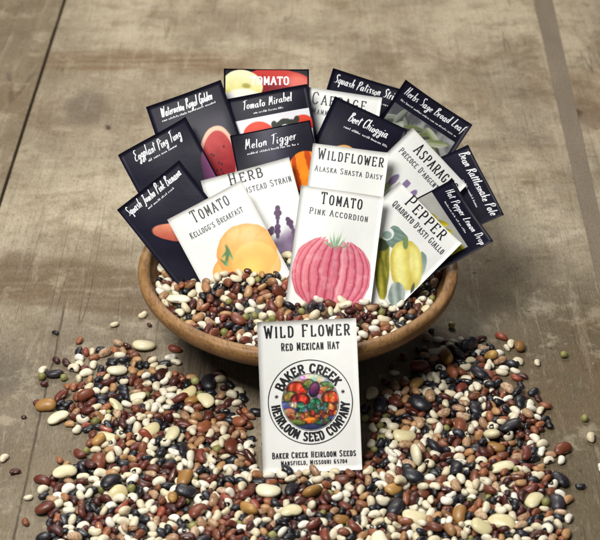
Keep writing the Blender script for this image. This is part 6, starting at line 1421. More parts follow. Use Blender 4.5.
6,0,2,86,714,-2769,24,97,18,-17,-99, 2,1,2,114,1868,-2507,30,68,-4,-21,99, 0,1,2,97,2058,-1735,25,15,99,76,17, 11,1,2,112,1846,-1584,29,13,-7,99,-63, 4,1,2,107,552,-1684,28,23,6,-17,-99,
2,1,2,94,1997,-1223,24,99,18,-1,17, 4,1,2,101,1545,-869,29,99,22,0,61, 2,1,2,100,1668,-753,32,65,-99,-40,10, 10,1,2,86,1296,-610,37,99,59,-32,-50, 2,0,2,103,461,-1362,28,59,99,61,39,
2,1,2,87,1036,-401,22,99,17,-4,-5, 2,1,2,96,1073,-1183,24,99,17,6,26, 3,1,2,89,1553,-1094,51,33,99,43,87, 2,1,2,77,1235,-2225,38,19,76,23,99, 2,1,2,97,1842,-1326,36,99,60,56,37,
11,1,2,99,1440,-2521,34,99,56,-74,84, 0,1,2,111,581,-1542,31,72,-20,11,-99, 6,1,2,98,1605,-2381,27,85,19,15,99, 4,1,3,88,501,-2198,60,1,35,-12,-99, 0,1,2,85,733,-2493,34,99,-57,39,13,
2,1,2,79,641,-2327,22,99,62,37,63, 5,1,2,96,1870,-2629,27,99,16,12,61, 6,1,2,97,729,-1459,55,71,8,-14,99, 4,1,2,103,775,-2630,41,51,65,-36,-99, 6,1,2,96,1954,-2041,39,51,27,75,-99,
11,1,2,86,1951,-1353,21,10,-5,-19,-99, 2,0,2,80,1946,-1194,21,9,61,-99,-18, 11,1,2,90,1198,-461,22,46,0,-22,99, 0,0,2,79,1561,-1296,22,99,61,-20,-30, 2,1,2,99,1127,-791,27,99,-15,-9,16,
5,1,2,72,1089,-1494,35,93,54,17,-99, 3,1,2,91,1916,-2697,37,20,-99,-7,-27, 11,1,2,108,1139,-1799,26,9,13,64,99, 11,1,2,99,1777,-1929,34,72,3,99,-11, 5,1,2,77,1986,-1664,23,99,17,0,-9,
3,1,2,93,785,-2535,35,22,-15,99,-58, 0,1,2,102,1603,-550,42,99,83,3,86, 0,1,2,102,1045,-2091,66,99,-2,-5,-25, 2,1,3,78,587,-1982,28,0,-24,0,99, 3,1,2,93,619,-1247,35,5,-33,99,-65,
0,0,2,89,991,-853,25,99,-18,-4,-25, 0,1,2,108,595,-2453,34,99,-15,-19,7, 6,1,2,110,1251,-2549,39,99,-74,-46,98, 2,1,2,101,1153,-969,33,52,-44,-53,99, 0,0,2,85,1842,-1124,22,99,17,11,59,
4,0,2,93,1871,-2892,26,99,63,45,75, 11,1,2,119,604,-1450,28,99,24,7,77, 0,1,2,82,1800,-234,23,60,39,60,99, 0,0,2,101,1181,-639,26,99,17,10,53, 3,1,2,94,1754,-2586,29,99,-15,-10,16,
4,1,2,89,1693,-1529,24,8,3,-17,-99, 7,1,2,118,1871,-2244,39,63,-99,46,81, 0,1,2,103,1564,-2326,48,99,34,-54,-1, 2,1,2,98,768,-2169,29,99,16,12,9, 0,1,2,93,997,-1521,26,99,-10,-21,84,
8,1,2,87,1907,-230,39,96,-21,9,-99, 5,1,2,83,1470,-890,24,35,2,-18,-99, 4,0,2,89,1781,-1653,24,99,18,-8,-56, 0,1,2,110,671,-1955,39,25,26,-26,99, 0,1,2,109,1482,-839,68,99,6,-2,-70,
0,0,2,78,1441,-851,35,45,-40,-34,-99, 2,1,2,115,1214,-678,70,16,99,91,-1, 4,1,2,93,817,-939,26,99,61,-29,-44, 4,0,2,97,728,-2684,25,25,8,16,99, 4,1,2,79,1033,-2225,22,71,42,-62,-99,
2,1,2,94,1630,-1332,26,84,-21,10,-99, 5,1,2,107,1341,-1524,30,99,16,15,78, 4,1,2,77,801,-493,21,15,99,61,15, 4,1,2,94,975,-885,55,26,-99,55,0, 2,1,2,97,1002,-667,53,99,1,-27,-32,
5,1,2,90,1361,-2339,26,45,9,-16,-99, 4,1,2,83,1822,-1461,24,71,-17,-13,99, 4,1,2,81,1513,-933,31,99,72,-21,19, 3,1,2,100,1456,-1868,48,99,-45,-39,-24,
4,1,2,97,820,-2208,36,48,-86,-99,-9, 11,0,2,101,872,-2169,24,8,5,-18,-99, 0,1,2,115,1207,-830,47,99,35,40,15, 4,1,2,96,1626,-1556,35,99,-70,-9,-43, 2,1,2,81,1750,-1757,21,2,-1,17,99,
5,1,2,106,867,-1790,32,99,-14,10,-30, 11,1,2,121,1122,-1104,29,4,8,-18,99, 4,1,2,87,807,-1344,24,99,-12,-16,55, 0,1,3,106,571,-2416,74,99,-10,-5,5, 5,1,2,113,1335,-1210,42,68,-99,15,1,
0,0,2,102,1254,-1423,26,15,6,17,99, 0,1,2,96,918,-2498,59,72,99,-77,7, 0,0,2,99,842,-1924,28,70,-4,-22,99, 11,1,2,116,1852,-2109,30,99,-65,-5,-13, 0,1,2,90,1702,-2532,26,99,-17,-6,-7,
0,1,2,119,780,-2057,94,99,12,25,26, 11,1,2,112,1420,-1683,29,12,6,-65,99, 4,1,2,98,1216,-1290,40,41,23,-99,-16, 0,1,2,104,1934,-1540,28,99,61,8,16, 7,1,2,115,662,-1478,33,99,17,-14,-17,
9,1,2,85,1220,-1878,75,87,9,-13,-99, 0,1,2,74,1319,-2164,21,99,-17,-6,-13, 4,1,2,110,1980,-2577,28,14,58,-99,-15, 4,1,2,107,1932,-2113,28,99,17,8,34, 11,1,2,103,959,-1440,25,99,61,-47,-61,
0,1,2,92,775,-1084,26,99,-18,5,-47, 2,1,2,94,766,-1205,24,75,9,-20,-99, 11,0,2,109,1278,-2776,32,65,-99,-21,-26, 4,1,2,114,799,-2474,55,2,-7,-99,82, 2,1,2,101,1848,-1716,25,8,27,-99,-16,
2,0,2,92,822,-2754,25,49,-1,-19,99, 0,0,2,119,1310,-227,30,99,18,-12,-73, 10,1,2,102,2087,-1609,38,99,15,6,29, 4,1,2,103,1917,-1958,28,46,27,-63,-99, 5,1,2,98,1306,-1148,77,1,-22,-99,16,
0,1,2,123,1169,-311,34,16,-99,3,-8, 0,1,2,91,975,-2582,35,99,-72,-16,99, 0,1,2,92,1162,-2158,31,64,-99,-28,3, 11,1,2,113,1139,-2345,33,33,28,-35,99, 7,1,2,72,1269,-2620,23,99,72,-41,-76,
4,1,3,88,550,-1781,23,99,17,1,-2, 0,1,2,104,1327,-921,28,61,99,33,22, 3,1,2,95,1548,-515,26,99,18,3,17, 4,1,2,106,1867,-1861,34,17,99,5,-16, 2,1,2,92,1192,-2669,23,92,17,-16,-99,
4,1,2,116,1539,-1744,31,99,62,1,4, 4,1,2,85,1123,-2296,23,99,17,-2,4, 4,1,2,97,1554,-410,27,99,61,-18,-26, 11,1,2,100,1589,-2157,51,13,-94,-99,19, 2,1,2,93,1183,-1756,25,60,99,8,6,
3,1,2,114,1765,-2097,43,9,21,17,-99, 2,1,2,101,1609,-2221,28,16,26,99,70, 0,0,2,97,1565,-2811,32,6,99,39,27, 5,1,2,111,854,-1558,33,6,5,-99,-8, 0,0,2,72,1569,-2557,25,61,-99,-8,-10,
6,1,2,108,1191,-1975,29,44,11,16,99, 11,1,2,87,687,-1853,30,42,72,49,-99, 4,0,2,111,1172,-2937,30,51,-1,-20,99, 0,1,2,111,644,-2030,31,99,-16,7,-9, 2,1,2,95,1340,-1816,34,1,-29,-14,99,
0,0,2,82,1676,-2633,23,4,3,38,99, 6,0,2,88,1263,-303,26,99,63,32,54, 4,1,2,99,1758,-1016,26,20,8,16,99, 11,1,2,111,1222,-1472,34,23,41,99,-73, 0,1,2,88,1158,-853,23,69,15,15,99,
0,1,2,101,1217,-118,26,5,4,17,99, 6,1,2,111,1202,-573,54,11,-24,-99,21, 4,1,2,87,938,-1513,23,99,20,7,65, 0,0,2,95,1529,-1167,27,99,-17,1,22, 0,1,2,94,875,-2623,30,65,7,-28,99,
3,1,2,91,1818,-1208,28,99,-22,6,-84, 2,1,2,92,1239,-2171,23,40,6,17,99, 0,1,2,92,1726,-955,26,99,-15,-11,21, 11,0,2,87,959,-2801,23,99,-65,-3,-17, 4,1,2,81,1015,-1683,22,99,19,-12,-80,
0,0,2,82,1634,-2463,22,11,5,17,99, 6,1,2,106,1410,-932,38,56,-99,42,-9, 0,1,2,105,1411,-678,29,99,-17,-5,-14, 0,1,2,105,1248,-1996,60,99,15,1,-80, 4,1,2,80,1111,-1451,31,99,72,-47,-12,
2,0,2,91,761,-1419,25,99,-13,-13,41, 4,1,2,72,1779,-2026,27,99,-49,-45,18, 3,1,2,106,1579,-122,32,99,-18,0,33, 0,0,2,72,1068,-1396,19,21,99,-91,-13, 0,0,2,90,1147,-2658,30,86,-65,-50,99,
4,1,2,93,1943,-2644,26,41,27,61,99, 11,1,2,93,1304,-2383,23,61,18,14,99, 0,1,2,93,1749,-1224,36,24,-46,99,29, 6,1,2,86,1645,-962,24,22,7,17,99, 2,1,2,120,618,-2163,32,99,-13,-15,60,
5,1,2,98,1495,-1297,40,50,22,-34,99, 0,0,2,111,1586,-745,31,69,-12,-16,99, 2,0,2,93,1645,-2905,25,17,-99,-19,-4, 6,1,2,98,1958,-1740,27,99,19,1,20, 0,1,2,103,1087,-1253,26,8,5,17,99,
4,1,2,102,1604,-1181,73,55,-24,-21,99, 0,1,2,107,1842,-180,27,99,20,10,76, 11,1,2,93,1373,-1874,25,12,-21,62,-99, 4,1,2,87,1589,-1928,68,10,-57,99,-21,
2,1,2,98,1323,-1081,35,3,29,79,99, 6,0,2,86,1495,-574,26,10,7,-17,99, 4,0,2,92,1163,-1162,26,99,-17,3,14, 6,1,2,72,1347,-1431,26,73,-99,91,-42, 4,1,2,86,907,-1039,23,2,5,17,99,
2,1,2,93,1942,-2400,25,17,30,99,61, 4,1,2,115,952,-2142,31,2,7,-16,99, 7,1,2,84,1447,-2173,25,8,-12,18,-99, 6,1,2,78,2036,-449,22,99,21,13,90, 2,1,2,113,1809,-481,30,99,60,-13,-19,
0,1,2,103,1740,-542,28,8,7,61,99, 6,1,3,96,462,-1816,26,10,40,-99,-17, 0,0,2,89,904,-700,25,20,-99,67,-6, 5,1,2,103,710,-2006,53,30,-57,-99,-77, 0,1,2,91,722,-1905,25,17,30,99,62,
4,1,2,107,1090,-2173,30,81,-18,-12,99, 4,1,2,112,1557,-1221,43,53,41,-4,99, 0,1,2,112,1716,-334,29,99,19,3,35, 7,1,2,73,1686,-1875,52,3,82,-75,-99, 4,1,2,97,1144,-1555,35,17,-33,-94,99,
0,1,2,104,995,-2342,27,67,10,-19,-99, 0,0,2,97,1446,-2709,59,14,-20,-99,-44, 0,1,2,87,1637,-1307,67,16,-12,5,-99, 5,1,2,100,976,-1333,75,99,24,5,-94, 0,0,2,86,1452,-792,24,43,25,-62,-99,
6,1,2,97,1374,-1153,39,99,-4,-95,86, 0,1,2,126,1442,-2002,39,99,-37,7,-56, 4,0,2,109,1777,-2727,28,6,59,99,20, 6,1,2,99,1205,-2294,27,63,8,-20,-99, 7,1,2,98,1188,-1350,32,99,-13,40,-8,
2,0,2,106,1053,-1054,27,49,5,-19,-99, 2,0,2,95,1307,-1138,24,55,8,18,99, 5,1,2,83,1368,-2409,52,99,12,-16,-28, 0,1,2,92,1394,-2059,27,62,2,6,-99, 2,1,2,92,622,-1691,25,44,25,-61,-99,
4,0,2,90,1201,-516,24,99,17,0,1, 2,1,2,86,1089,-739,22,5,0,17,99, 11,0,3,118,528,-2728,28,99,-20,-4,-26, 0,1,2,96,1833,-572,25,28,8,17,99, 0,0,2,72,1449,-2681,19,19,7,17,99,
5,1,2,110,1857,-1202,72,21,99,-67,-5, 3,1,2,97,1763,-1373,26,60,11,18,99, 2,1,2,100,1806,-1979,27,99,60,-6,-8, 2,1,2,72,812,-2328,33,81,-99,-69,-38, 4,1,2,87,1137,-2480,25,99,-15,-11,22,
3,0,2,101,577,-2804,27,99,17,-1,-4, 5,1,2,95,1592,-249,29,19,4,-17,99, 4,1,2,96,832,-1022,25,99,18,-12,-72, 2,1,2,104,1492,-354,36,50,-29,6,99, 2,1,2,106,1653,-1020,37,11,18,-36,99,
11,1,2,79,1106,-2246,19,25,95,-99,-12, 11,1,2,94,948,-683,23,99,13,-20,-73, 0,1,2,87,1003,-2233,55,98,-23,-14,99, 4,0,2,99,1887,-1175,27,99,-13,17,-76,
0,1,2,110,824,-2029,28,99,15,-19,-90, 2,1,2,108,645,-1822,46,41,60,99,-26, 11,1,2,110,1840,-1397,27,12,-19,-99,17, 4,1,2,95,1076,-1735,42,12,-69,33,-99,
2,1,2,95,2022,-1294,26,75,-5,-21,99, 11,1,2,105,682,-1696,25,92,10,-25,-99, 0,0,2,78,1499,-1021,67,44,-68,60,-99, 11,1,2,87,1551,-1947,29,94,-70,-43,-99,
10,1,2,106,1020,-575,86,6,1,5,-99, 2,1,2,90,1855,-760,23,20,99,-82,-10, 4,1,2,111,1156,-414,29,99,17,5,21, 6,1,2,90,1203,-2499,41,99,-32,-51,-51, 0,1,2,112,1718,-595,28,13,5,17,99,
0,1,2,83,788,-1793,31,81,-95,99,-34, 0,0,2,77,1399,-1919,26,41,-93,99,-74, 0,0,2,93,1052,-667,24,90,15,18,99, 0,1,3,95,492,-2468,50,99,0,45,-86, 0,1,2,87,970,-2258,25,54,-1,-21,99,
2,1,2,78,794,-1286,22,6,-8,16,-99, 2,1,3,108,574,-2342,43,23,-42,-99,-40, 6,0,2,83,1208,-2757,25,8,7,-17,99, 11,1,2,81,1431,-337,20,99,62,-35,-43, 0,1,2,101,1902,-1108,43,62,99,30,-23,
0,0,2,87,1239,-255,25,99,-13,-15,41, 0,1,2,91,1099,-1204,59,36,29,3,99, 2,1,2,97,908,-2601,72,1,18,19,99, 0,0,2,104,1350,-159,27,19,99,-41,-4, 11,1,2,94,1628,-1418,23,80,-9,23,-99,
2,1,2,87,1033,-263,24,62,99,-70,-41, 2,1,2,75,880,-1179,21,99,61,1,5, 4,1,2,88,1274,-1680,24,99,17,-1,-17, 2,0,2,87,1723,-1993,22,99,17,-5,-10, 0,0,2,90,708,-1627,27,73,64,81,99,
3,1,2,88,1831,-666,24,34,8,17,99, 0,1,2,111,1896,-1035,31,68,-6,20,-99, 0,1,2,120,1151,-712,57,99,-4,47,-37, 11,1,2,85,1457,-1347,21,99,65,1,-1, 2,0,2,78,924,-2701,33,4,-40,-14,99,
11,1,2,79,1829,-2576,20,4,-69,99,-24, 2,1,2,98,1457,-1574,83,54,-1,-17,-99, 4,1,2,100,1883,-1261,32,99,-61,4,9, 3,0,2,94,1951,-2764,26,99,18,5,41, 3,1,2,103,1571,-2259,49,99,-78,83,-7,
4,1,2,73,757,-1132,24,99,-66,12,-42, 7,1,2,78,1301,-2204,24,99,-22,-6,-25, 0,1,2,93,1259,-1722,45,2,4,99,30, 7,1,2,99,602,-1616,31,44,-32,-34,-99, 5,1,2,95,1086,-358,29,0,-31,-99,17,
11,1,2,111,1140,-480,26,6,-4,-99,-19, 4,1,2,114,2023,-1048,29,18,99,-21,0, 2,1,2,86,1206,-1891,22,55,11,-15,-99, 5,0,2,92,919,-1955,37,99,45,10,-30, 7,0,2,108,744,-1341,32,71,-3,-26,99,
6,1,3,82,543,-2514,30,99,-61,12,3, 4,1,2,115,1678,-1996,70,1,10,99,-54, 4,1,2,100,1065,-2048,28,99,62,0,3, 2,1,3,106,557,-2075,31,99,78,20,28, 4,1,2,103,1108,-2394,54,99,-28,36,-11,
5,1,2,102,1687,-2406,31,28,0,17,-99, 0,1,2,112,1388,-1369,36,71,-58,49,-99, 3,1,2,88,1089,-271,33,45,-99,93,-71, 4,1,2,108,1766,-1460,47,99,-21,-47,-59,
11,1,2,101,1287,-2250,26,13,0,-99,63, 6,1,2,105,1434,-1746,29,99,18,-5,-8, 11,1,2,108,627,-2565,28,79,-37,-74,99, 2,1,2,97,1307,-1920,45,47,99,-91,72,
4,1,2,102,833,-1144,28,99,-15,-10,19, 0,1,2,98,1271,-2474,25,99,17,-5,-10, 0,0,2,92,1542,-314,24,99,20,8,65, 7,0,2,125,897,-2775,36,99,-15,19,-67, 11,1,2,91,999,-2084,22,99,22,3,51,
4,1,2,86,1496,-2615,24,12,-99,-86,19, 2,1,2,100,1273,-1026,47,95,99,-74,26, 2,1,2,91,1032,-2137,37,99,43,-62,-37, 4,1,2,102,906,-368,27,9,74,99,20, 0,1,2,96,1632,-486,32,78,-32,-72,99,
11,0,2,90,1004,-2182,22,64,99,16,18, 11,1,2,117,1516,-2211,35,49,-4,99,-52, 2,1,2,97,1850,-1646,35,99,30,-19,55, 0,0,2,82,660,-2728,22,44,9,-17,-99, 2,1,2,97,1660,-225,26,99,-13,13,-53,
11,1,2,95,1522,-673,23,99,21,-7,-60, 4,1,2,99,1367,-2238,27,60,99,77,50, 4,1,2,87,1396,-1532,34,39,-99,-28,59, 11,1,2,103,1600,-2029,66,29,-27,99,14, 2,1,2,96,1299,-1606,24,99,17,-2,6,
1,1,2,91,611,-883,31,91,8,-14,-99, 4,1,2,85,1154,-1500,24,16,-99,-1,-7, 6,1,2,110,1839,-2555,63,14,43,99,16, 3,1,2,101,1768,-78,29,28,19,60,99, 2,0,2,96,1337,-2442,26,61,99,-15,-8,
0,0,2,87,829,-885,23,99,18,-6,-39, 6,1,2,105,1147,-1875,29,74,14,-18,-99, 11,1,2,90,1507,-1243,22,99,13,-21,-77, 4,1,2,74,1644,-604,20,3,42,99,19, 11,0,2,95,1069,-457,24,3,-6,-18,99,
11,1,2,85,1444,-1376,48,99,-18,-1,-1, 0,0,2,94,900,-1895,34,99,-20,26,17, 4,1,2,94,1861,-941,26,99,-19,-2,-32, 5,1,2,90,1965,-2354,36,2,33,99,-65, 2,0,2,109,1324,-2740,27,99,15,-11,-45,
2,1,2,111,1595,-811,64,99,49,-10,-3, 11,1,2,86,1669,-1160,22,73,45,67,99, 11,1,2,109,1201,-1525,53,10,99,53,40, 11,1,2,97,1937,-1888,24,20,-12,16,-99,
2,1,3,103,329,-2348,43,79,74,99,24, 3,1,3,103,357,-2271,28,33,6,18,99, 1,1,3,86,-48,-2371,70,99,4,-2,7, 2,1,3,98,393,-2615,25,28,6,-17,-99, 0,1,3,87,-150,-2395,25,99,43,22,54,
4,1,3,96,-248,-2562,31,99,-70,31,-73, 2,1,3,91,167,-2394,29,4,33,99,65, 2,1,3,118,-303,-1999,31,99,-17,-5,-14, 0,0,3,97,0,-2219,27,99,60,-55,-86, 11,1,3,116,466,-1919,32,74,17,-39,99,
1,1,3,105,-226,-2152,77,17,-5,-3,99, 2,1,3,80,83,-2047,52,54,99,-77,-13, 8,1,3,101,110,-2137,59,33,12,-57,-99, 6,1,3,93,371,-2140,34,67,5,44,99, 4,1,3,114,-200,-2023,36,16,-23,58,-99,
9,1,3,86,-45,-2088,33,99,13,9,56, 6,1,3,117,179,-2464,36,99,-15,-8,-20, 11,0,3,101,-139,-1920,30,99,63,30,-17, 0,0,3,103,359,-2552,26,99,17,-2,-4, 0,0,3,99,117,-1983,28,99,-19,-3,53,
0,1,3,99,-112,-2571,41,17,52,-63,-99, 2,1,3,83,334,-2067,21,91,14,18,99, 2,1,3,101,204,-2000,27,99,60,-25,-38, 11,1,3,96,-226,-1975,23,2,7,18,99, 0,1,3,106,480,-2129,63,99,43,49,60,
4,1,3,111,-206,-2221,30,10,-9,16,-99, 2,1,3,100,240,-2408,27,99,-9,-22,92, 2,1,3,115,-181,-2084,30,25,38,-99,-60, 3,1,3,87,209,-2289,24,8,-1,-18,-99, 4,1,3,93,-109,-1964,25,37,8,-16,-99,
11,1,3,89,155,-2248,31,71,76,-41,99, 4,1,3,98,-201,-2356,35,94,79,-36,-99, 2,1,3,96,-68,-2609,24,99,18,1,24, 4,1,3,101,220,-2067,63,32,-99,-12,42, 0,1,3,104,47,-2481,27,99,17,4,16,
3,1,3,105,418,-2537,65,37,19,11,99, 5,1,3,78,-182,-2473,24,4,-68,99,-21, 2,1,3,75,410,-2231,29,40,-39,99,-5, 5,1,3,78,274,-2325,23,99,16,9,44, 2,1,3,112,-120,-2470,41,99,-33,24,31,
2,1,3,128,-180,-2686,33,99,61,1,4, 0,1,3,96,506,-2342,25,99,17,9,47, 2,1,3,100,37,-2411,31,32,-20,29,-99, 0,0,3,75,96,-1920,27,10,99,94,-41, 6,1,3,92,-140,-2328,33,6,-17,-60,99,
5,1,3,89,-19,-1981,27,32,-10,-14,99, 0,0,3,92,446,-2509,30,53,-17,-68,99, 11,1,3,91,416,-1980,22,75,7,-24,-99, 4,1,3,80,413,-2345,22,99,16,-11,-39, 2,1,3,90,-80,-2403,23,16,4,-17,-99,
3,1,3,85,18,-2267,65,99,20,-3,23, 3,1,3,98,221,-2206,67,81,35,35,99, 3,1,3,102,203,-2632,66,89,-5,-20,99, 11,1,3,116,304,-1953,28,99,-18,6,-9, 0,1,3,99,543,-1887,47,20,-99,-34,-11,
11,1,3,94,95,-2602,23,99,-22,1,-49, 2,1,3,105,444,-2427,26,99,18,-9,-63, 8,1,3,74,325,-2428,33,2,-7,15,-99, 0,1,3,100,-55,-2010,71,99,-49,-15,13, 2,1,3,128,-77,-1922,83,99,-40,20,-51,
3,1,3,112,120,-2510,63,42,9,99,-93, 0,1,3,100,-219,-1927,33,92,99,8,-1, 2,0,3,111,-38,-2304,28,77,17,14,99, 2,1,3,76,46,-1953,20,99,18,1,29, 6,1,3,87,48,-2576,31,36,-88,99,-76,
4,1,3,110,484,-2250,28,15,7,17,99, 0,1,3,86,-89,-2238,23,99,15,-19,-90, 5,1,3,74,8,-1929,49,28,-99,-77,30, 11,1,3,100,346,-1911,34,69,-47,-99,-66, 4,1,3,102,455,-2318,43,70,51,99,30,
6,1,3,81,93,-2382,58,53,-99,24,41, 0,1,3,91,-234,-2428,25,1,-1,-61,-99, 4,1,3,86,300,-2138,38,49,99,-76,38, 4,1,3,90,258,-2484,41,94,-18,-88,-99, 4,1,3,77,199,-2102,21,60,9,-18,-99,
11,1,3,90,449,-2061,22,7,-67,-99,22, 0,0,3,95,168,-2033,27,40,-12,-14,99, 11,1,3,88,-170,-1963,29,99,-26,-48,-24, 3,1,3,89,-319,-2264,34,99,-5,29,-46,
2,1,3,105,-149,-2532,28,60,99,24,17, 0,1,3,126,107,-2280,47,26,-99,53,-73, 0,1,3,100,348,-2192,26,31,5,18,99, 2,1,3,92,-242,-2632,30,58,-99,13,-22, 4,1,3,121,338,-2019,72,4,-18,-43,99,
11,1,3,101,-55,-2192,25,3,-43,-99,21, 11,1,3,114,34,-2103,34,42,1,99,-56, 4,0,3,94,260,-2187,26,99,-15,-9,14, 11,1,3,93,-109,-2171,23,22,-99,-48,0, 0,1,3,91,285,-1916,64,12,13,99,26,
0,0,3,98,362,-1979,25,60,11,-17,-99, 0,1,3,115,257,-2588,32,53,-3,19,-99, 2,1,3,83,-64,-2534,21,16,99,-84,-16, 4,1,3,78,-367,-2583,26,62,-24,-69,99, 0,1,3,104,153,-2020,73,23,99,5,9,
0,0,3,88,330,-2718,23,12,64,99,17, 11,1,3,96,437,-2188,25,99,88,-28,-20, 11,1,3,92,-306,-2403,23,48,0,-22,99, 0,1,3,82,260,-1967,61,99,44,-32,-46, 4,1,3,92,516,-2420,26,99,-19,-2,-34,
4,1,3,128,-352,-2092,35,99,-21,-10,89, 0,0,3,81,36,-2797,23,99,61,5,10, 3,1,3,90,177,-2555,34,98,-47,72,-99, 11,1,3,94,101,-2202,23,99,66,-2,7, 6,1,3,90,295,-2081,62,99,30,9,-40,
3,1,3,72,44,-2645,20,99,18,4,34, 2,0,3,87,80,-2678,24,46,-14,13,-99, 0,0,3,103,450,-2676,28,99,62,28,48, 0,1,3,103,142,-2641,35,11,-30,12,-99, 5,1,3,102,129,-1919,74,50,-26,-99,68,
7,1,3,83,188,-2346,25,99,23,-2,42, 2,1,3,90,272,-2252,29,99,-50,11,-49, 0,0,3,86,521,-2643,24,21,-99,-63,3, 6,1,3,105,550,-2262,61,85,98,-34,-99, 4,1,3,89,48,-2000,42,99,45,59,-2,
11,0,3,89,538,-1942,22,12,0,19,99, 2,1,3,106,-159,-2144,28,36,-1,18,-99, 11,1,3,93,46,-2048,23,99,-16,14,-47, 7,1,3,108,-184,-2601,34,64,19,-85,99, 11,1,3,112,436,-2129,27,25,-13,16,-99,
4,1,3,111,-315,-1928,39,99,11,28,15, 4,1,3,116,55,-2323,31,53,35,61,99, 11,1,3,91,10,-2154,22,99,18,-8,-7, 3,1,3,83,-30,-2473,23,12,81,99,19, 0,1,3,101,301,-2216,69,79,-99,-25,-9,
4,0,3,79,401,-1885,23,99,-3,-9,46, 2,1,3,90,-169,-2268,57,43,2,-22,99, 7,1,3,93,241,-2134,31,99,61,43,-17, 0,0,3,86,281,-2052,24,99,15,4,78, 0,0,3,87,-331,-1874,23,99,18,1,26,
11,1,3,87,253,-1983,22,99,-21,-2,-37, 11,1,3,81,-69,-2004,21,99,67,-40,-64, 0,1,3,105,204,-1927,29,99,61,6,12, 2,1,3,88,-6,-2383,22,99,19,5,49, 5,1,3,87,-271,-2334,25,11,-2,-17,-99,
2,1,3,86,553,-2387,28,99,-56,32,-36, 0,1,3,90,301,-2510,24,17,99,24,8, 0,1,3,100,-306,-2467,33,99,-6,-26,40, 11,0,3,84,481,-2162,21,99,-10,-26,99, 11,1,3,103,495,-2055,34,1,58,47,99,
0,1,3,89,320,-2635,30,54,-99,35,-37, 11,1,3,91,123,-2562,24,99,-64,7,3, 11,1,3,84,-249,-2384,21,9,8,18,99, 11,1,3,112,-286,-2201,27,23,8,-18,-99, 4,1,3,88,476,-1998,23,40,11,15,99,
0,0,3,85,-43,-1913,24,59,99,-4,0, 4,1,3,96,521,-1839,27,22,-11,15,-99, 2,0,3,72,-81,-2662,20,10,13,-99,-60, 11,1,3,101,-140,-2242,25,48,-3,21,-99, 11,1,3,93,126,-2343,23,10,-8,-99,17,
2,1,3,84,-253,-2486,22,99,17,5,33, 0,0,3,75,111,-2067,22,99,-15,-11,22, 0,1,3,92,65,-1924,65,24,-99,42,-40, 11,1,3,97,585,-1812,49,41,15,-20,-99, 11,1,3,95,111,-2420,24,99,-18,0,4,
11,1,3,105,-211,-2535,50,99,-12,-43,-66, 2,1,3,75,227,-2522,20,90,12,-20,-99, 11,1,3,98,488,-1968,57,99,-57,31,-53, 6,1,3,107,-125,-1961,78,51,-11,-25,99,
4,0,3,104,-275,-2088,27,99,17,6,33, 6,1,3,109,395,-2063,33,77,-19,-12,99, 11,1,3,97,373,-2369,32,31,-99,-56,-44, 2,1,3,85,-9,-2563,22,99,14,-15,-69, 4,1,3,97,475,-2598,25,99,19,2,34,
4,1,3,97,336,-2589,58,99,19,2,-8, 3,1,3,86,-353,-2522,62,87,28,-59,-99, 0,0,3,91,184,-2693,26,6,-9,16,-99, 4,1,3,99,402,-1927,56,3,99,-40,-9, 4,1,3,82,-241,-2282,22,99,17,0,-8,
7,1,3,97,385,-2478,29,99,60,47,58, 3,1,3,85,192,-2212,26,58,-2,-20,99, 11,0,0,115,414,-706,764,41,-55,-99,-47, 0,0,0,102,-766,-106,774,99,-15,-24,3, 4,0,0,90,476,-1006,644,99,-54,-33,9,
11,0,0,92,655,811,659,99,-58,28,-27, 6,0,0,97,613,925,624,47,-99,-7,-28, 2,1,0,115,-779,-514,748,93,3,34,99, 2,0,0,109,873,781,645,99,-65,26,-89, 4,0,0,102,930,131,732,64,99,9,55,
4,0,0,92,1096,420,621,68,59,63,99, 4,1,0,106,-485,-645,767,13,-2,69,99, 5,0,0,113,131,29,877,99,79,-10,33, 4,0,0,105,1130,91,595,8,-17,-3,99, 2,1,0,100,889,-583,692,99,-77,-65,38,
5,0,0,95,-532,-927,613,77,99,-25,-14, 4,0,0,105,-827,-642,632,7,38,63,-99, 0,1,0,111,693,-770,695,10,10,-20,99, 8,0,0,101,-290,1153,703,99,49,-12,-9, 2,1,0,93,-269,-438,843,99,-18,-12,32,
2,0,0,112,485,-919,651,37,28,83,99, 4,1,0,117,-1051,-436,596,99,-39,31,-10, 7,1,0,108,-421,-788,724,33,-39,-99,11, 2,0,0,106,70,-1111,642,10,24,14,-99,
10,1,0,93,-158,-586,838,14,44,-19,99, 4,0,0,94,-134,978,734,99,-35,-98,87, 0,0,0,84,-836,593,680,34,-3,5,-99, 8,0,0,103,251,-140,869,21,-37,-22,99, 1,1,0,91,1020,-576,632,99,-6,-43,-6,
4,1,0,121,-578,-441,832,99,30,-36,-54, 3,0,0,95,560,235,853,46,-38,-99,44, 3,0,0,104,474,21,857,28,21,-33,99, 2,0,0,101,-565,430,858,79,2,10,99, 2,0,0,89,24,-1120,583,99,-36,-16,48,
11,0,0,86,-853,-515,648,25,66,99,64, 4,0,0,88,-933,548,650,99,43,21,-23, 3,1,0,93,-146,-856,777,99,62,-33,-65, 0,0,0,123,-1106,-162,638,99,51,3,73, 5,0,0,94,1035,260,626,13,-36,-22,-99,
3,0,0,103,321,3,824,9,-3,-84,99, 3,1,0,75,628,-849,661,16,-1,35,-99, 2,0,0,106,-119,-304,842,52,22,-35,99, 4,0,0,108,-436,1034,722,13,-6,-28,-99, 4,0,0,78,9,-1078,604,99,74,-27,22,
4,1,0,115,-404,-546,809,82,32,43,-99, 0,0,0,97,-95,1085,692,59,-53,-20,-99, 2,0,0,102,-99,-1123,668,23,-96,-99,82, 4,0,0,88,-999,-238,647,93,59,-40,99,
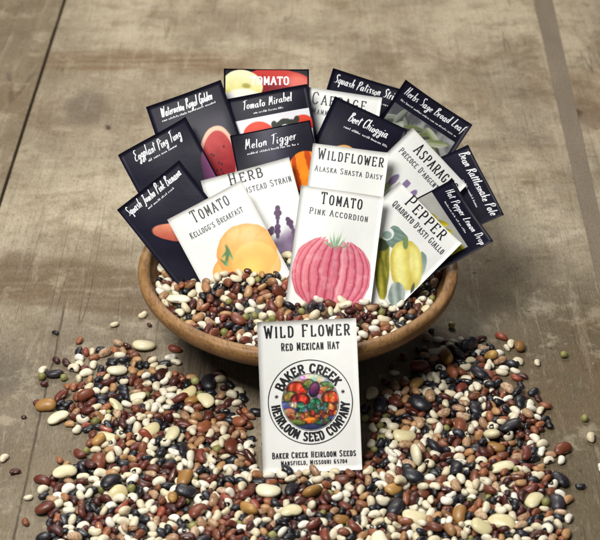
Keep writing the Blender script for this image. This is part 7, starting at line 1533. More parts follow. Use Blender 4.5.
2,1,0,114,-422,-888,670,13,-19,-99,-17, 4,0,0,88,346,-1010,607,32,19,-23,-99, 3,0,0,102,-1026,381,629,99,16,0,-66, 3,1,0,91,1091,-146,613,91,-37,99,14,
9,1,0,93,-497,-1054,629,99,-36,-15,-55, 4,0,0,105,694,-900,617,99,-68,40,34, 10,1,0,106,-670,-960,678,57,-99,-49,66, 1,1,0,107,-980,-514,718,99,-12,-2,-12,
4,1,0,123,-302,-666,811,73,-59,9,99, 0,0,0,110,-950,649,670,58,75,58,99, 2,1,0,107,-631,-829,647,85,99,79,57, 2,0,0,112,-503,-775,702,1,19,99,15, 2,0,0,84,-760,-873,599,99,-37,-16,-80,
3,0,0,87,731,650,726,29,-2,-10,99, 11,0,0,107,865,8,750,6,-11,99,85, 11,0,0,106,-22,316,856,99,30,-7,-94, 11,0,0,119,877,-587,619,99,62,-12,-87, 3,0,0,99,-591,836,680,99,-34,26,93,
4,1,0,94,916,-460,659,99,-4,-57,-45, 4,1,0,92,701,-833,688,14,5,-99,-25, 5,0,0,87,851,-776,614,80,34,-36,-99, 3,0,0,90,1041,209,683,24,-96,99,-35, 5,0,0,91,-611,972,695,13,-34,99,96,
4,0,0,110,-797,505,745,24,-34,99,-9, 2,0,0,94,1071,310,655,17,-99,49,21, 4,1,0,84,-618,-645,722,90,-26,99,-30, 11,1,0,106,-415,-336,876,99,-38,6,-19, 4,1,0,103,590,-970,645,99,-1,12,72,
0,0,0,97,356,-286,801,1,5,99,61, 0,0,0,101,420,999,630,99,-28,9,-20, 2,0,0,107,-377,-419,810,26,-47,-99,41, 4,0,0,99,396,438,876,99,73,7,18, 4,0,0,78,834,-601,646,23,28,99,-28,
4,0,0,96,184,980,702,99,21,8,0, 3,1,0,105,470,-817,746,58,-99,43,-57, 0,1,0,112,-388,-460,858,99,27,-24,-61, 2,1,0,91,-781,-503,692,31,99,-39,1, 4,0,0,89,-700,857,628,39,-99,-95,-52,
11,0,0,78,341,-915,658,8,33,33,99, 0,1,0,104,-212,-808,755,27,-50,-99,-18, 0,0,0,110,-947,-663,633,99,52,-26,-96, 6,0,0,89,-186,-987,669,74,99,71,-30,
0,0,0,105,-755,737,672,98,3,33,-99, 3,1,0,103,-8,-895,771,34,19,-18,-99, 4,0,0,89,-961,228,679,20,38,-29,-99, 0,0,0,109,-134,1028,700,80,-15,-99,71, 4,0,0,92,-423,989,634,30,-36,16,99,
2,0,0,112,-13,-181,873,49,-46,69,-99, 11,1,0,73,573,-728,725,18,-99,-85,45, 11,0,0,111,880,154,749,27,-12,98,-99, 4,0,0,99,-1051,-357,582,81,49,-39,-99,
5,1,0,102,-700,-801,676,6,31,-9,99, 5,1,0,89,553,-863,681,88,99,-25,-33, 1,1,0,94,-1140,52,667,2,93,-99,-2, 11,0,0,99,479,-107,841,29,-46,25,-99, 2,0,0,99,-149,-1138,666,16,99,-59,55,
4,1,0,108,-499,-504,813,39,69,-21,-99, 5,0,0,80,-256,1035,648,11,13,14,-99, 0,0,0,94,-225,66,817,99,25,-4,-11, 0,0,0,95,-1125,-281,609,99,80,-39,-71, 5,0,0,109,1157,146,654,99,-45,31,-23,
5,1,0,79,742,-856,647,41,3,16,-99, 4,1,0,99,-1000,-325,703,17,-99,-36,51, 2,0,0,94,-474,-46,837,6,0,-99,33, 0,0,0,93,-540,1027,617,35,28,-35,-99, 4,0,0,100,475,-203,803,99,-23,9,-99,
2,1,0,102,-889,-696,656,98,59,-99,-39, 2,0,0,81,-959,-634,591,99,-14,22,-34, 3,1,0,92,-898,-479,652,99,-61,-76,10, 3,1,0,74,563,-818,708,19,99,-33,42,
3,1,0,98,-685,-651,701,36,99,-51,9, 2,1,0,98,-173,-382,868,99,-31,25,-71, 11,0,0,83,560,16,844,17,-32,99,83, 0,0,0,96,-265,1069,708,99,97,-9,-17, 3,0,0,106,375,-1140,670,94,99,-32,24,
5,0,0,91,-209,-177,803,34,-13,13,-99, 2,0,0,100,1,1170,697,14,-32,99,92, 0,0,0,90,101,-314,831,52,-23,68,-99, 0,0,0,107,-655,824,671,80,-86,-85,99, 2,0,0,98,188,-276,800,15,99,39,10,
0,0,0,104,-1075,368,600,59,1,-47,99, 3,0,0,88,436,173,836,25,-99,28,2, 0,0,0,112,294,-1133,667,99,52,22,83, 4,0,0,106,110,-984,680,31,99,77,3, 0,0,0,90,886,726,598,24,99,63,45,
3,0,0,91,830,145,782,99,-23,-20,66, 8,0,0,106,810,681,683,35,22,5,99, 4,1,0,105,-299,-1074,702,1,10,-99,31, 2,1,0,108,1084,-216,589,16,-38,29,-99, 2,0,0,93,980,8,691,43,-4,99,96,
4,0,0,98,-242,941,744,18,-99,62,1, 0,0,0,104,58,-256,844,73,44,-53,-99, 6,0,0,101,-993,-329,626,99,-13,-45,27, 2,0,0,99,676,746,697,99,66,-14,-33, 2,0,0,88,313,-242,798,99,17,4,14,
4,0,0,79,-453,1036,671,65,99,-39,-49, 4,0,0,117,416,-848,705,99,-6,18,62, 2,0,0,72,424,243,838,31,12,7,99, 0,0,0,102,780,-901,660,4,-99,-57,11, 2,0,0,84,8,-893,719,99,8,16,25,
0,0,0,116,1089,31,649,99,0,-9,-74, 0,0,0,96,1046,8,676,74,86,85,99, 2,0,0,80,-419,-977,606,99,13,0,-37, 4,0,0,117,-173,-113,851,22,92,-99,-22, 4,0,0,120,884,-184,729,16,-99,-63,-21,
7,0,0,100,-116,-433,807,99,-57,-47,-10, 0,0,0,87,771,-728,616,99,59,-7,53, 4,0,0,84,9,-374,798,44,7,17,99, 0,0,0,100,-692,750,728,3,60,99,25, 0,0,0,95,-736,-731,650,95,85,-99,15,
4,1,0,87,1194,-60,654,49,-99,-42,-41, 2,0,0,91,935,582,682,99,35,63,81, 7,0,0,97,-597,216,844,99,77,-7,14, 0,0,0,94,-378,-958,632,99,17,14,-45, 6,1,0,98,291,-825,732,44,99,13,4,
2,1,0,108,910,-714,678,40,99,-39,3, 6,0,0,99,-947,593,601,99,25,-58,-40, 2,0,0,110,-769,640,715,47,-1,60,-99, 7,0,0,95,928,-574,596,99,61,25,67, 2,0,0,128,511,894,693,95,-99,13,85,
2,0,0,107,-6,-434,844,95,42,69,99, 4,0,0,84,938,662,629,54,99,15,-30, 7,0,0,92,-853,-735,631,99,0,35,-25, 5,0,0,82,-950,-517,599,99,99,-51,-25, 0,0,0,90,-475,1081,643,99,-58,-62,10,
0,0,0,100,618,-172,800,99,19,12,23, 0,0,0,111,311,-19,879,99,3,26,-53, 0,0,0,82,-165,-452,797,68,15,15,99, 2,0,0,100,-1122,320,625,62,-60,99,-96, 4,1,0,117,-899,-339,739,17,99,2,38,
2,0,0,99,104,-149,802,6,3,-99,13, 0,0,0,99,845,-726,658,50,-99,71,-90, 0,1,0,112,-916,-645,724,27,99,-48,-34, 0,0,0,95,-667,-751,649,3,26,39,-99, 6,1,0,81,-634,-404,783,99,-32,-89,26,
0,0,0,90,997,-493,659,40,-99,63,-8, 3,0,0,102,144,-80,849,13,48,11,99, 3,0,0,93,972,-120,685,3,-8,-11,99, 0,0,0,96,106,921,776,62,99,-10,39, 2,0,0,114,-381,1029,618,99,-13,-42,-43,
0,0,0,75,618,-716,715,99,-39,-6,-46, 4,0,0,89,-945,390,673,30,62,-32,-99, 3,1,0,91,-433,-385,850,99,10,-86,-81, 9,1,0,91,111,-755,810,71,-79,78,-99, 0,0,0,96,-849,-499,693,78,9,-11,-99,
4,0,0,83,171,1130,680,5,-30,-99,-4, 11,0,0,116,953,-480,618,13,-12,-69,-99, 4,0,0,110,-229,-124,821,99,-32,9,60, 6,1,0,115,137,-848,794,35,25,-38,-99,
4,0,0,82,12,-449,798,99,-14,-12,30, 6,0,0,104,-997,285,654,53,99,-62,10, 4,0,0,95,-208,-1130,658,72,99,82,22, 0,0,0,72,802,-605,686,99,-40,35,-15, 5,0,0,101,-56,-1154,620,5,2,14,99,
11,0,0,88,909,-513,627,50,-99,13,-40, 4,0,0,81,-20,-105,838,2,-68,-99,7, 0,0,0,87,294,1142,652,67,99,-63,4, 5,1,0,92,-760,-366,789,60,4,99,70, 4,0,0,92,493,-1010,586,17,-99,-39,39,
2,0,0,72,-24,-64,874,29,-27,-99,3, 11,0,0,89,755,-894,615,99,8,-87,-90, 5,0,0,96,975,609,604,99,-11,-41,36, 2,0,0,96,-1110,-18,618,86,30,-99,-81, 2,0,0,102,95,-970,732,99,-24,5,-69,
0,0,0,101,1031,555,634,95,99,77,92, 7,1,0,109,537,-1012,623,17,99,3,-72, 5,1,0,98,1153,-131,621,99,52,7,74, 0,0,0,110,-316,-919,709,86,29,-99,-97, 4,0,0,126,962,416,681,48,8,-1,-99,
2,1,0,88,957,-532,643,12,99,83,87, 0,0,0,94,931,312,693,54,-57,24,-99, 11,0,0,96,-416,-1040,623,63,-64,-65,99, 5,0,0,115,-1025,-3,651,99,-30,-32,27, 11,0,0,110,-29,-1012,698,73,-23,-99,26,
3,0,0,107,319,-979,661,99,-10,34,33, 4,1,0,113,309,-884,751,37,13,23,-99, 4,0,0,103,157,1107,602,55,-16,-37,-99, 7,1,0,88,-243,-856,718,8,-86,-99,-63,
6,0,0,79,1067,495,619,22,-33,-8,99, 2,1,0,78,-699,-449,758,18,99,-6,-15, 0,0,0,80,552,-873,626,25,26,-43,99, 2,0,0,90,-540,938,692,99,16,-17,47, 6,0,0,117,-1148,221,633,99,50,-6,-89,
7,0,0,72,896,-664,575,51,-63,85,-99, 2,1,0,102,-545,-885,712,99,80,13,1, 11,0,0,94,978,286,670,6,23,44,-99, 4,0,0,106,156,-265,841,16,73,99,-7, 3,0,0,90,157,-943,744,25,76,-99,0,
4,0,0,122,975,208,741,99,58,-7,-42, 0,0,0,101,591,-115,840,5,-99,37,8, 3,1,0,87,-352,-606,787,60,24,-11,-99, 2,0,0,87,-3,-1069,666,47,99,-6,-34, 2,0,0,83,494,958,631,39,42,99,32,
0,0,0,100,389,-758,742,29,23,-41,99, 11,0,0,87,-908,-365,660,24,34,99,6, 4,0,0,80,402,1059,601,7,99,45,-93, 2,0,0,96,-559,990,663,99,-26,7,-26, 11,0,0,110,362,179,836,54,99,-38,-32,
4,0,0,79,274,-215,832,73,20,65,99, 1,0,0,93,-96,-201,815,47,-13,-3,-99, 4,0,0,116,-118,-1024,657,99,67,-52,-47, 5,1,0,89,-460,-960,687,94,99,31,50, 6,0,0,105,-1049,-411,652,99,23,60,88,
4,1,0,123,-213,-489,866,99,87,-69,2, 4,0,0,80,1081,206,593,46,44,38,99, 9,0,0,104,54,1168,640,59,39,28,-99, 11,0,0,88,-112,245,843,63,-67,-99,44, 6,1,0,108,-1097,-272,661,18,35,48,99,
2,0,0,112,-335,899,742,0,-51,99,-77, 4,0,0,100,432,-978,608,15,23,-5,99, 4,1,0,103,69,-830,752,15,-1,10,-99, 0,0,0,102,269,-300,801,99,16,-12,-47, 4,0,0,90,-958,-573,577,56,-17,-35,99,
6,0,0,103,-701,-887,630,99,25,10,32, 0,1,0,104,323,-724,769,74,-1,40,-99, 0,1,0,81,768,-655,716,46,-11,-6,99, 11,0,0,92,934,-168,678,17,-99,31,26, 0,0,0,115,-256,-990,641,99,51,-5,-15,
0,0,0,93,-45,-952,681,73,99,-21,-44, 3,0,0,102,635,-935,599,10,41,95,-99, 11,0,0,77,-538,67,812,12,46,-99,-23, 4,0,0,101,-150,361,865,99,-2,-31,97, 11,1,0,101,-72,-868,773,26,-99,-49,-51,
2,0,0,83,-1060,37,666,9,74,-99,52, 3,0,0,79,-1046,489,598,99,56,38,42, 2,0,0,108,-507,438,870,70,2,13,99, 3,0,0,98,208,1155,646,99,-6,-16,25, 2,0,0,95,-783,718,719,19,-78,-99,28,
2,0,0,108,490,426,872,15,-10,14,-99, 4,0,0,82,-987,493,665,99,-32,-28,41, 4,0,0,106,-411,304,856,34,13,8,99, 2,0,0,92,44,-981,738,62,36,37,99, 7,0,0,90,291,1024,647,32,99,-10,-5,
11,0,0,104,-757,846,648,15,22,8,99, 4,0,0,95,1092,-38,591,43,43,27,99, 4,0,0,126,-112,1145,613,79,12,64,-99, 0,0,0,74,-578,-1026,626,2,-99,80,-56, 3,1,0,107,-1024,-591,655,42,-6,-16,99,
11,0,0,113,-904,697,649,99,36,91,-25, 4,1,0,90,-839,-829,660,94,-99,-21,32, 2,0,0,82,-423,1084,695,3,-9,99,18, 2,0,0,90,-60,-1080,676,38,-96,49,-99, 4,1,0,107,-878,-782,654,99,45,1,0,
11,1,0,115,-603,-857,692,48,24,-83,-99, 0,0,0,72,-149,-146,803,67,-73,28,-99, 4,1,0,86,543,-911,671,96,-99,21,-68, 0,1,0,122,385,-742,817,99,-20,-16,-4,
4,0,0,102,146,-442,806,98,99,39,42, 4,0,0,110,268,-1111,599,99,-16,-56,-69, 5,0,0,92,500,-295,811,99,76,-23,-72, 2,0,0,93,-735,867,687,15,11,1,99, 2,0,0,116,1001,-402,604,99,21,26,-39,
3,1,0,96,-415,-1051,683,99,75,35,3, 2,0,0,107,-934,467,691,24,-40,-99,-54, 10,1,0,91,-483,-830,739,14,-99,39,10, 2,0,0,80,1013,-104,648,24,-13,99,-43,
11,0,0,96,617,-878,606,99,24,-33,29, 11,1,0,109,552,-927,614,99,13,78,27, 2,0,0,98,283,903,745,43,99,-27,4, 11,0,0,85,130,1130,647,99,71,37,-93, 11,0,0,120,1067,-64,669,32,-66,-2,-99,
0,0,0,96,-876,-267,718,57,50,-99,-70, 3,0,0,97,-72,1168,682,83,48,4,99, 4,0,0,84,-758,-792,589,44,99,-46,-23, 2,0,0,105,-174,-1048,684,99,-47,-33,-44,
4,0,0,93,88,1123,686,99,61,-10,26, 11,0,0,95,172,-985,649,0,13,99,86, 4,0,0,95,248,252,847,99,-13,6,-56, 5,0,0,106,1143,210,709,73,28,34,99, 0,0,0,88,-571,1057,661,51,27,11,-99,
4,0,0,105,589,889,656,28,99,-19,19, 0,0,0,97,1088,139,662,55,-11,-41,99, 2,0,0,96,-548,890,714,20,-12,99,30, 0,0,0,92,-593,-948,625,99,-69,6,-45, 11,0,0,108,-749,899,633,58,6,-19,99,
4,0,0,95,425,218,877,99,-2,3,-7, 2,0,0,94,-421,944,681,99,-91,-53,0, 2,0,0,98,-1066,310,646,88,-73,15,-99, 2,0,0,84,61,-1003,650,14,6,-99,35, 4,1,0,105,-1116,-73,672,99,92,34,-44,
0,0,0,99,-652,928,648,27,-60,-89,-99, 2,0,0,112,549,-202,822,38,99,-42,29, 4,0,0,108,833,774,598,99,23,-17,-66, 3,0,0,90,-260,-1105,656,40,68,-99,89, 3,1,0,96,-204,-735,801,58,19,-24,99,
2,0,0,103,-1153,118,612,51,99,91,63, 4,0,0,105,-301,-173,802,4,-1,17,99, 3,0,0,98,-983,-97,675,99,-35,75,-89, 3,1,0,108,-40,-616,817,22,-13,-99,-19, 4,1,0,91,530,-740,709,99,42,39,-43,
2,0,0,96,-135,62,819,1,23,99,1, 0,0,0,93,120,-905,716,50,-3,-99,-2, 7,0,0,86,522,93,822,6,-9,-12,-99, 0,0,0,93,348,-152,837,99,-24,-7,-43, 0,0,0,88,-664,304,832,15,19,99,23,
5,1,0,91,595,-701,757,5,99,3,-5, 0,0,0,98,-998,-437,669,99,-10,52,-42, 2,0,0,94,-649,-896,583,91,15,19,-99, 11,1,0,104,-421,-614,778,33,-99,4,-17, 6,0,0,116,313,-970,736,18,28,14,99,
0,0,0,87,-720,700,694,20,99,41,1, 6,1,0,84,456,-934,700,39,-99,-1,-33, 0,0,0,106,1014,412,640,58,-99,-14,-20, 2,0,0,78,-664,944,599,99,49,28,-21, 2,0,0,80,-220,-1072,683,55,85,30,-99,
6,0,0,79,-188,1122,586,26,23,-16,-99, 11,0,0,92,151,-798,754,9,-7,-1,-99, 11,0,0,92,-1093,-232,625,22,26,13,-99, 0,0,0,96,-1137,27,588,32,-55,30,-99, 11,0,0,87,490,-767,710,52,-37,22,99,
2,1,0,119,-174,-521,813,11,4,-99,56, 4,0,0,82,-832,788,593,75,64,15,99, 4,0,0,114,-1110,-101,593,99,50,-21,-34, 11,0,0,95,4,-975,708,9,-73,-99,-45, 0,1,0,109,1079,-444,625,99,51,-56,7,
0,1,0,104,1054,-283,614,99,-34,-17,-7, 4,0,0,96,-875,752,673,93,37,-54,99, 4,0,0,92,255,-1079,654,61,-96,81,-99, 4,0,0,107,360,938,717,99,8,44,-16, 4,0,0,110,148,-1138,683,71,84,-99,-12,
2,0,0,98,-558,-968,581,1,6,-11,-99, 0,1,0,72,-473,-566,775,12,-98,-99,-20, 0,1,0,109,-507,-403,845,4,12,1,99, 4,0,0,80,-451,-831,679,99,41,-20,29, 0,1,0,93,-481,-338,855,16,-55,-99,-32,
2,0,0,122,-142,-998,722,99,-52,5,-91, 0,0,0,100,-901,-633,599,26,-49,-99,40, 0,0,0,97,266,-937,667,10,58,-99,-65, 4,0,0,101,409,-146,801,20,8,16,99, 3,0,0,128,-177,1096,733,99,-6,-69,-59,
5,0,0,100,327,1108,609,36,35,17,-99, 2,0,0,104,163,-141,887,88,-38,46,-99, 2,0,0,99,237,-16,807,99,-6,18,-55, 11,0,0,125,1184,62,647,61,-53,99,-18, 0,1,0,93,-367,-365,854,99,3,-43,-14,
0,0,0,91,806,-801,649,99,73,65,60, 6,1,0,77,1044,-135,629,99,27,-83,-6, 2,1,0,80,772,-685,668,19,41,34,-99, 0,0,0,97,-86,954,748,36,-99,-61,16, 0,0,0,104,-1034,-285,680,93,-99,-87,74,
0,0,0,99,354,-71,807,99,-21,-40,95, 0,1,0,94,-368,-680,786,40,99,-15,-46, 4,1,0,107,-760,-640,722,37,0,99,-74, 4,1,0,120,-755,-457,792,80,-8,-25,99, 11,0,0,98,-1084,304,587,43,65,99,-36,
4,0,0,92,1145,280,632,56,25,97,99, 4,1,0,73,-366,-948,683,40,40,99,57, 3,0,0,95,348,-125,893,97,-99,42,-18, 2,0,0,84,-1094,389,654,11,99,13,23, 11,0,0,93,929,-621,573,28,-8,6,-99,
7,0,0,88,328,-91,846,83,22,18,-99, 3,0,0,102,266,1173,698,99,15,22,13, 4,0,0,111,22,-1128,685,60,2,-83,99, 2,0,0,93,-1100,-184,575,7,-99,64,-12, 2,1,0,97,-962,-382,696,99,29,32,79,
2,0,0,102,212,-1139,614,46,-42,22,99, 4,0,0,76,-432,572,874,35,-30,99,-76, 4,0,0,83,-82,-972,721,99,-67,5,-49, 11,0,0,118,472,1082,636,19,-99,-11,-32,
3,0,0,84,139,-156,842,31,-26,-8,-99, 2,0,0,92,-706,803,655,96,47,-26,-99, 4,0,0,98,201,-204,851,33,-6,-3,99, 6,0,0,99,870,592,673,21,-20,50,-99, 6,0,0,106,198,230,848,44,34,51,99,
4,1,0,93,-610,-1018,663,46,21,99,-56, 3,1,0,97,-522,-454,792,99,20,-4,50, 3,0,0,93,-931,-85,701,99,-65,97,-80, 4,0,0,90,-804,735,645,46,-99,32,39, 2,1,0,93,-977,-240,700,50,70,-86,-99,
0,0,0,90,-619,991,624,38,42,-47,-99, 6,0,0,90,-255,-981,710,47,3,-67,99, 2,0,0,101,-243,270,849,8,99,-91,-24, 11,0,0,94,-712,933,638,43,25,91,99, 4,0,0,79,-93,116,830,23,44,-64,-99,
0,1,0,97,-316,-841,713,23,99,-20,-4, 11,1,0,120,-534,-341,834,54,99,-19,-51, 0,0,0,89,-287,-92,848,13,-69,-99,22, 0,0,0,108,-342,1084,702,45,-54,99,-2,
2,0,0,72,-855,-589,636,99,-78,66,26, 6,0,0,105,908,40,720,99,12,26,-38, 3,0,0,72,792,-650,632,71,-16,57,-99, 6,0,0,98,-1022,102,650,99,69,-4,57, 0,0,0,84,186,-342,853,63,15,-10,-99,
0,0,0,91,359,476,879,1,23,-99,-31, 2,0,0,98,-572,917,631,17,-22,65,99, 0,0,0,101,571,460,859,69,99,-46,-40, 3,1,0,100,-862,-590,721,30,99,80,45, 4,0,0,99,299,-386,801,16,7,16,99,
0,0,0,81,1132,85,655,45,-59,16,-99, 7,0,0,120,-492,-121,815,55,-99,55,29, 4,0,0,94,-513,-878,650,3,-41,4,99, 2,0,0,109,-832,660,713,99,-94,-82,-37, 2,0,0,95,-321,-133,843,22,-99,63,-51,
4,0,0,80,887,-122,709,99,9,24,-48, 0,0,0,101,435,-270,802,99,60,-50,-78, 0,0,0,103,-1098,-362,609,99,44,-96,-78, 6,0,0,97,-331,-1135,644,5,-1,-26,-99,
2,0,0,94,893,456,688,53,99,-22,-40, 11,0,0,88,22,-86,851,99,-27,21,79, 11,0,0,96,231,-904,689,28,99,28,16, 5,0,0,91,-160,9,812,99,-6,7,-11, 2,1,0,113,-67,-731,800,45,99,1,-34,
0,1,0,117,-823,-368,727,93,55,15,-99, 11,0,0,96,347,-1089,648,99,1,-38,22, 4,0,0,104,949,-639,620,99,-2,-1,-11, 4,0,0,79,-561,516,858,67,-42,-75,99, 6,1,0,111,-282,-811,758,15,-99,62,-38,
11,0,0,115,53,-1199,663,76,99,-8,0, 4,0,0,98,-82,1087,623,99,-55,14,48, 2,0,0,78,402,-26,801,99,71,-8,-12, 0,0,0,93,-70,-163,858,99,36,-64,-74, 0,1,0,113,-1146,-312,655,40,18,20,99,
0,0,0,99,-46,1101,708,99,-86,39,-41, 0,0,0,87,-489,327,855,7,99,88,26, 0,0,0,72,642,-822,617,41,48,-85,-99, 4,1,0,102,-548,-956,676,39,99,72,27, 11,0,0,74,-457,-67,794,30,50,-99,-66,
4,1,0,88,-292,-526,845,99,-54,-33,-8, 11,0,0,82,420,-882,666,53,-39,-48,99, 11,1,0,94,-637,-699,681,24,-35,99,36, 0,0,0,93,577,-816,651,89,-6,62,-99, 2,0,0,87,-1154,-151,609,99,-8,32,31,
3,0,0,87,312,-190,816,99,-26,-32,-42, 11,0,0,73,-186,-1161,629,98,-22,-99,32, 0,0,0,102,1109,261,589,66,-15,-12,99, 0,0,0,94,-1095,247,591,11,2,4,-99,
2,1,0,106,-366,-888,703,2,99,39,-34, 4,1,0,85,-244,-669,784,99,82,-41,-71, 4,0,0,117,435,-180,848,99,46,1,22, 4,0,0,85,905,629,616,92,-99,47,20, 11,1,0,128,-658,-603,731,17,-99,-37,16,
9,0,0,110,47,-108,917,6,99,-61,-5, 0,0,0,98,-199,-219,839,22,99,39,19, 3,0,0,118,-292,-1084,597,99,11,13,16, 6,0,0,90,122,425,874,8,-8,99,-9, 0,1,0,111,704,-614,739,14,-40,-99,31,
3,1,0,88,-598,-802,730,99,3,7,56, 11,0,0,106,-261,-1147,628,81,99,-76,15, 0,0,0,72,621,-103,795,10,-14,16,-99, 7,0,0,103,108,992,710,30,5,-99,0, 11,0,0,89,360,1056,597,69,66,-99,21,
2,0,0,109,300,1024,701,32,46,-99,-7, 11,0,0,103,765,891,634,99,-79,25,9, 2,1,0,90,-446,-489,794,43,4,2,99, 0,0,0,89,-191,1045,672,99,-13,-97,52, 0,0,0,101,-919,657,606,3,-1,-72,-99,
11,0,0,106,-223,718,866,15,23,99,6, 2,0,0,90,-973,-573,621,35,99,-63,-23, 2,0,0,100,-273,634,883,51,-16,-5,-99, 0,1,0,100,-606,-338,854,14,99,59,-16, 0,0,0,110,-788,-432,724,55,21,73,-99,
3,1,0,87,-590,-770,677,4,-99,50,-20, 4,0,0,95,-931,769,677,53,-99,13,63, 2,0,0,88,1065,91,678,29,5,99,-16, 4,0,0,93,-326,-942,662,16,47,99,-3, 0,0,0,83,806,-849,620,8,-30,15,99,
2,0,0,93,-194,652,883,4,-99,-24,8, 11,0,0,128,34,-128,818,96,56,-99,16, 0,0,0,89,228,-1022,677,35,70,99,8, 0,1,0,119,-765,-778,643,3,15,37,99, 0,0,0,80,861,529,695,99,-26,-78,75,
4,0,0,113,-311,1101,629,93,38,-37,-99, 3,0,0,84,521,-28,805,0,21,99,-9, 11,0,0,103,227,447,875,54,99,-28,-24, 0,0,0,89,1094,-375,606,99,18,9,71, 2,0,0,91,-876,298,731,22,-62,99,-11,
2,0,0,79,675,-862,584,99,42,20,2, 4,0,0,74,-1036,470,644,67,-70,99,-76, 0,0,0,103,936,653,690,16,19,99,56, 0,1,0,80,-294,-701,771,10,10,28,-99, 11,0,0,97,596,-61,800,62,-99,13,-20,
0,1,0,100,-873,-446,727,14,-99,-56,11, 2,0,0,109,471,-1069,625,99,15,-7,15, 4,1,0,92,701,-884,681,10,99,-2,9, 4,1,0,103,843,-658,674,99,-23,-22,5, 11,0,0,104,-1116,100,579,99,4,-20,45,
11,0,0,94,11,-212,798,99,67,-30,-49, 2,0,0,85,166,-1055,605,52,14,-29,99, 11,0,0,96,-33,402,867,99,-6,27,-83, 2,1,0,95,-13,-837,749,99,63,-3,75, 6,0,0,72,-323,1018,644,24,-99,-89,33,
0,0,0,104,-978,429,666,63,-99,66,60, 0,0,0,105,1188,6,672,9,0,-1,-99, 4,0,0,96,47,-313,800,46,4,-19,-99, 0,0,0,103,-802,-695,616,12,29,40,-99, 0,0,0,89,251,1007,682,98,-63,77,-99,
3,0,0,85,-250,359,860,8,0,-10,-99, 0,0,0,103,87,-1058,612,51,24,12,-99, 11,0,0,101,448,1041,592,99,-14,-10,48, 3,1,0,99,430,-768,780,39,-2,-19,-99, 0,0,0,100,111,1072,701,99,74,-29,-6,
0,0,0,72,-105,-632,794,31,-9,18,-99, 11,1,0,92,-122,-160,853,99,-49,-48,-59, 11,0,0,84,304,1053,612,20,16,99,54, 0,0,0,104,-893,84,732,7,99,-82,3, 0,0,0,104,537,-89,802,13,6,17,99,
11,0,0,83,1041,30,623,3,-73,-99,-50, 2,1,0,99,-243,-377,844,99,34,-15,2, 4,0,0,99,20,73,821,12,-19,-99,6, 2,0,0,91,951,-233,667,23,-72,99,-15, 11,0,0,117,533,983,616,74,-49,99,34,
4,0,0,103,-843,397,740,46,-30,15,99, 2,1,0,95,-423,-683,780,41,-51,12,-99, 0,0,0,99,-116,-851,736,60,34,9,-99, 0,0,0,78,746,539,756,32,99,14,-32, 3,0,0,100,61,-392,823,52,32,-99,-41,
11,0,0,127,-439,-227,807,15,3,-65,99, 7,0,0,108,56,-963,685,40,94,99,-15, 5,0,0,109,753,848,597,28,2,15,99, 0,0,0,94,248,-265,842,66,-25,30,99, 2,1,0,115,-798,-877,655,16,-11,-47,-99,
4,0,0,85,259,1135,612,13,6,13,99, 11,0,0,87,1086,40,596,97,99,69,18, 4,1,0,97,-351,-509,800,99,14,-15,-64, 3,0,0,103,-939,-403,650,66,-99,31,-56, 0,0,0,94,-665,72,815,99,76,-37,-33,
4,0,0,99,-186,1008,708,88,99,10,-94, 4,0,0,88,906,207,722,99,62,-54,-86, 4,0,0,86,292,950,702,30,99,-53,25, 0,1,0,128,615,-914,688,72,99,54,-33, 0,0,0,94,-151,-1141,600,37,-2,65,99,
2,0,0,108,-644,716,757,68,-68,-99,37, 4,0,0,97,136,-11,817,60,99,21,55, 3,1,0,100,993,-672,667,88,99,74,56, 4,1,0,93,820,-715,701,11,-46,99,-17, 3,0,0,76,1131,4,586,1,-19,-26,99,
4,0,0,82,-951,484,640,78,33,-99,-93, 2,0,0,79,991,624,664,33,20,-19,-99, 6,1,0,102,524,-977,688,26,99,16,-30, 0,0,0,75,-1052,-502,614,27,99,-92,41, 11,1,0,90,1182,-16,629,66,-19,-2,99,
11,0,0,87,554,1026,616,99,76,69,-85, 6,0,0,96,485,361,871,76,-99,-29,-3, 0,0,0,113,-247,1095,609,99,-10,14,97, 0,1,0,116,-89,-87,873,99,14,-15,-21, 7,0,0,98,99,-258,805,99,-68,3,-27,
2,0,0,89,448,-969,659,31,36,-99,30, 4,0,0,84,-975,71,679,59,-72,-99,59, 2,0,0,88,983,469,630,19,-49,99,-76, 11,1,0,103,922,-567,647,60,99,-45,-22, 0,0,0,99,-331,-1039,642,24,-52,59,-99,
6,0,0,93,-881,611,646,97,-99,-60,-11, 0,1,0,88,264,-754,763,68,71,49,99, 0,0,0,87,771,-640,670,32,-6,99,17, 3,0,0,92,-769,783,614,47,-29,35,99, 0,0,0,101,714,816,638,26,-99,23,-12,
4,1,0,105,-272,-556,802,99,19,-2,10, 2,0,0,115,440,-1094,672,99,-2,-7,-44, 4,0,0,94,-953,-257,657,52,44,-26,-99, 11,1,0,114,-874,-340,691,37,-99,29,-33,
2,1,0,101,-1170,-108,639,3,-99,90,-81, 4,1,0,123,-148,-711,826,99,48,22,96, 0,0,0,103,-931,332,708,9,99,-62,-18, 4,0,0,77,-840,845,643,53,-99,5,27, 0,0,0,102,-997,626,634,99,36,23,-93,
11,0,0,86,168,-489,797,77,-9,22,-99, 2,0,0,108,400,-89,848,59,99,60,40, 4,0,0,87,-21,1126,652,84,84,-99,-5, 2,0,0,96,-101,-1116,575,4,6,99,78, 4,0,0,86,-565,-834,653,3,-57,-99,24,
5,0,0,78,984,186,664,15,-35,-16,-99, 4,0,0,108,174,-1043,692,99,-48,-37,76, 0,1,0,102,359,-659,807,29,-99,24,20, 6,0,0,72,944,-695,639,53,26,24,99, 4,0,0,98,-457,-924,637,7,44,99,7,
0,0,0,97,92,1050,654,5,-6,21,99, 3,0,0,99,-1044,86,705,99,75,-13,33, 2,0,0,86,235,-863,719,22,99,-19,-1, 0,1,0,91,168,-667,818,15,21,-69,99, 7,0,0,90,250,1058,631,77,-30,-99,5,
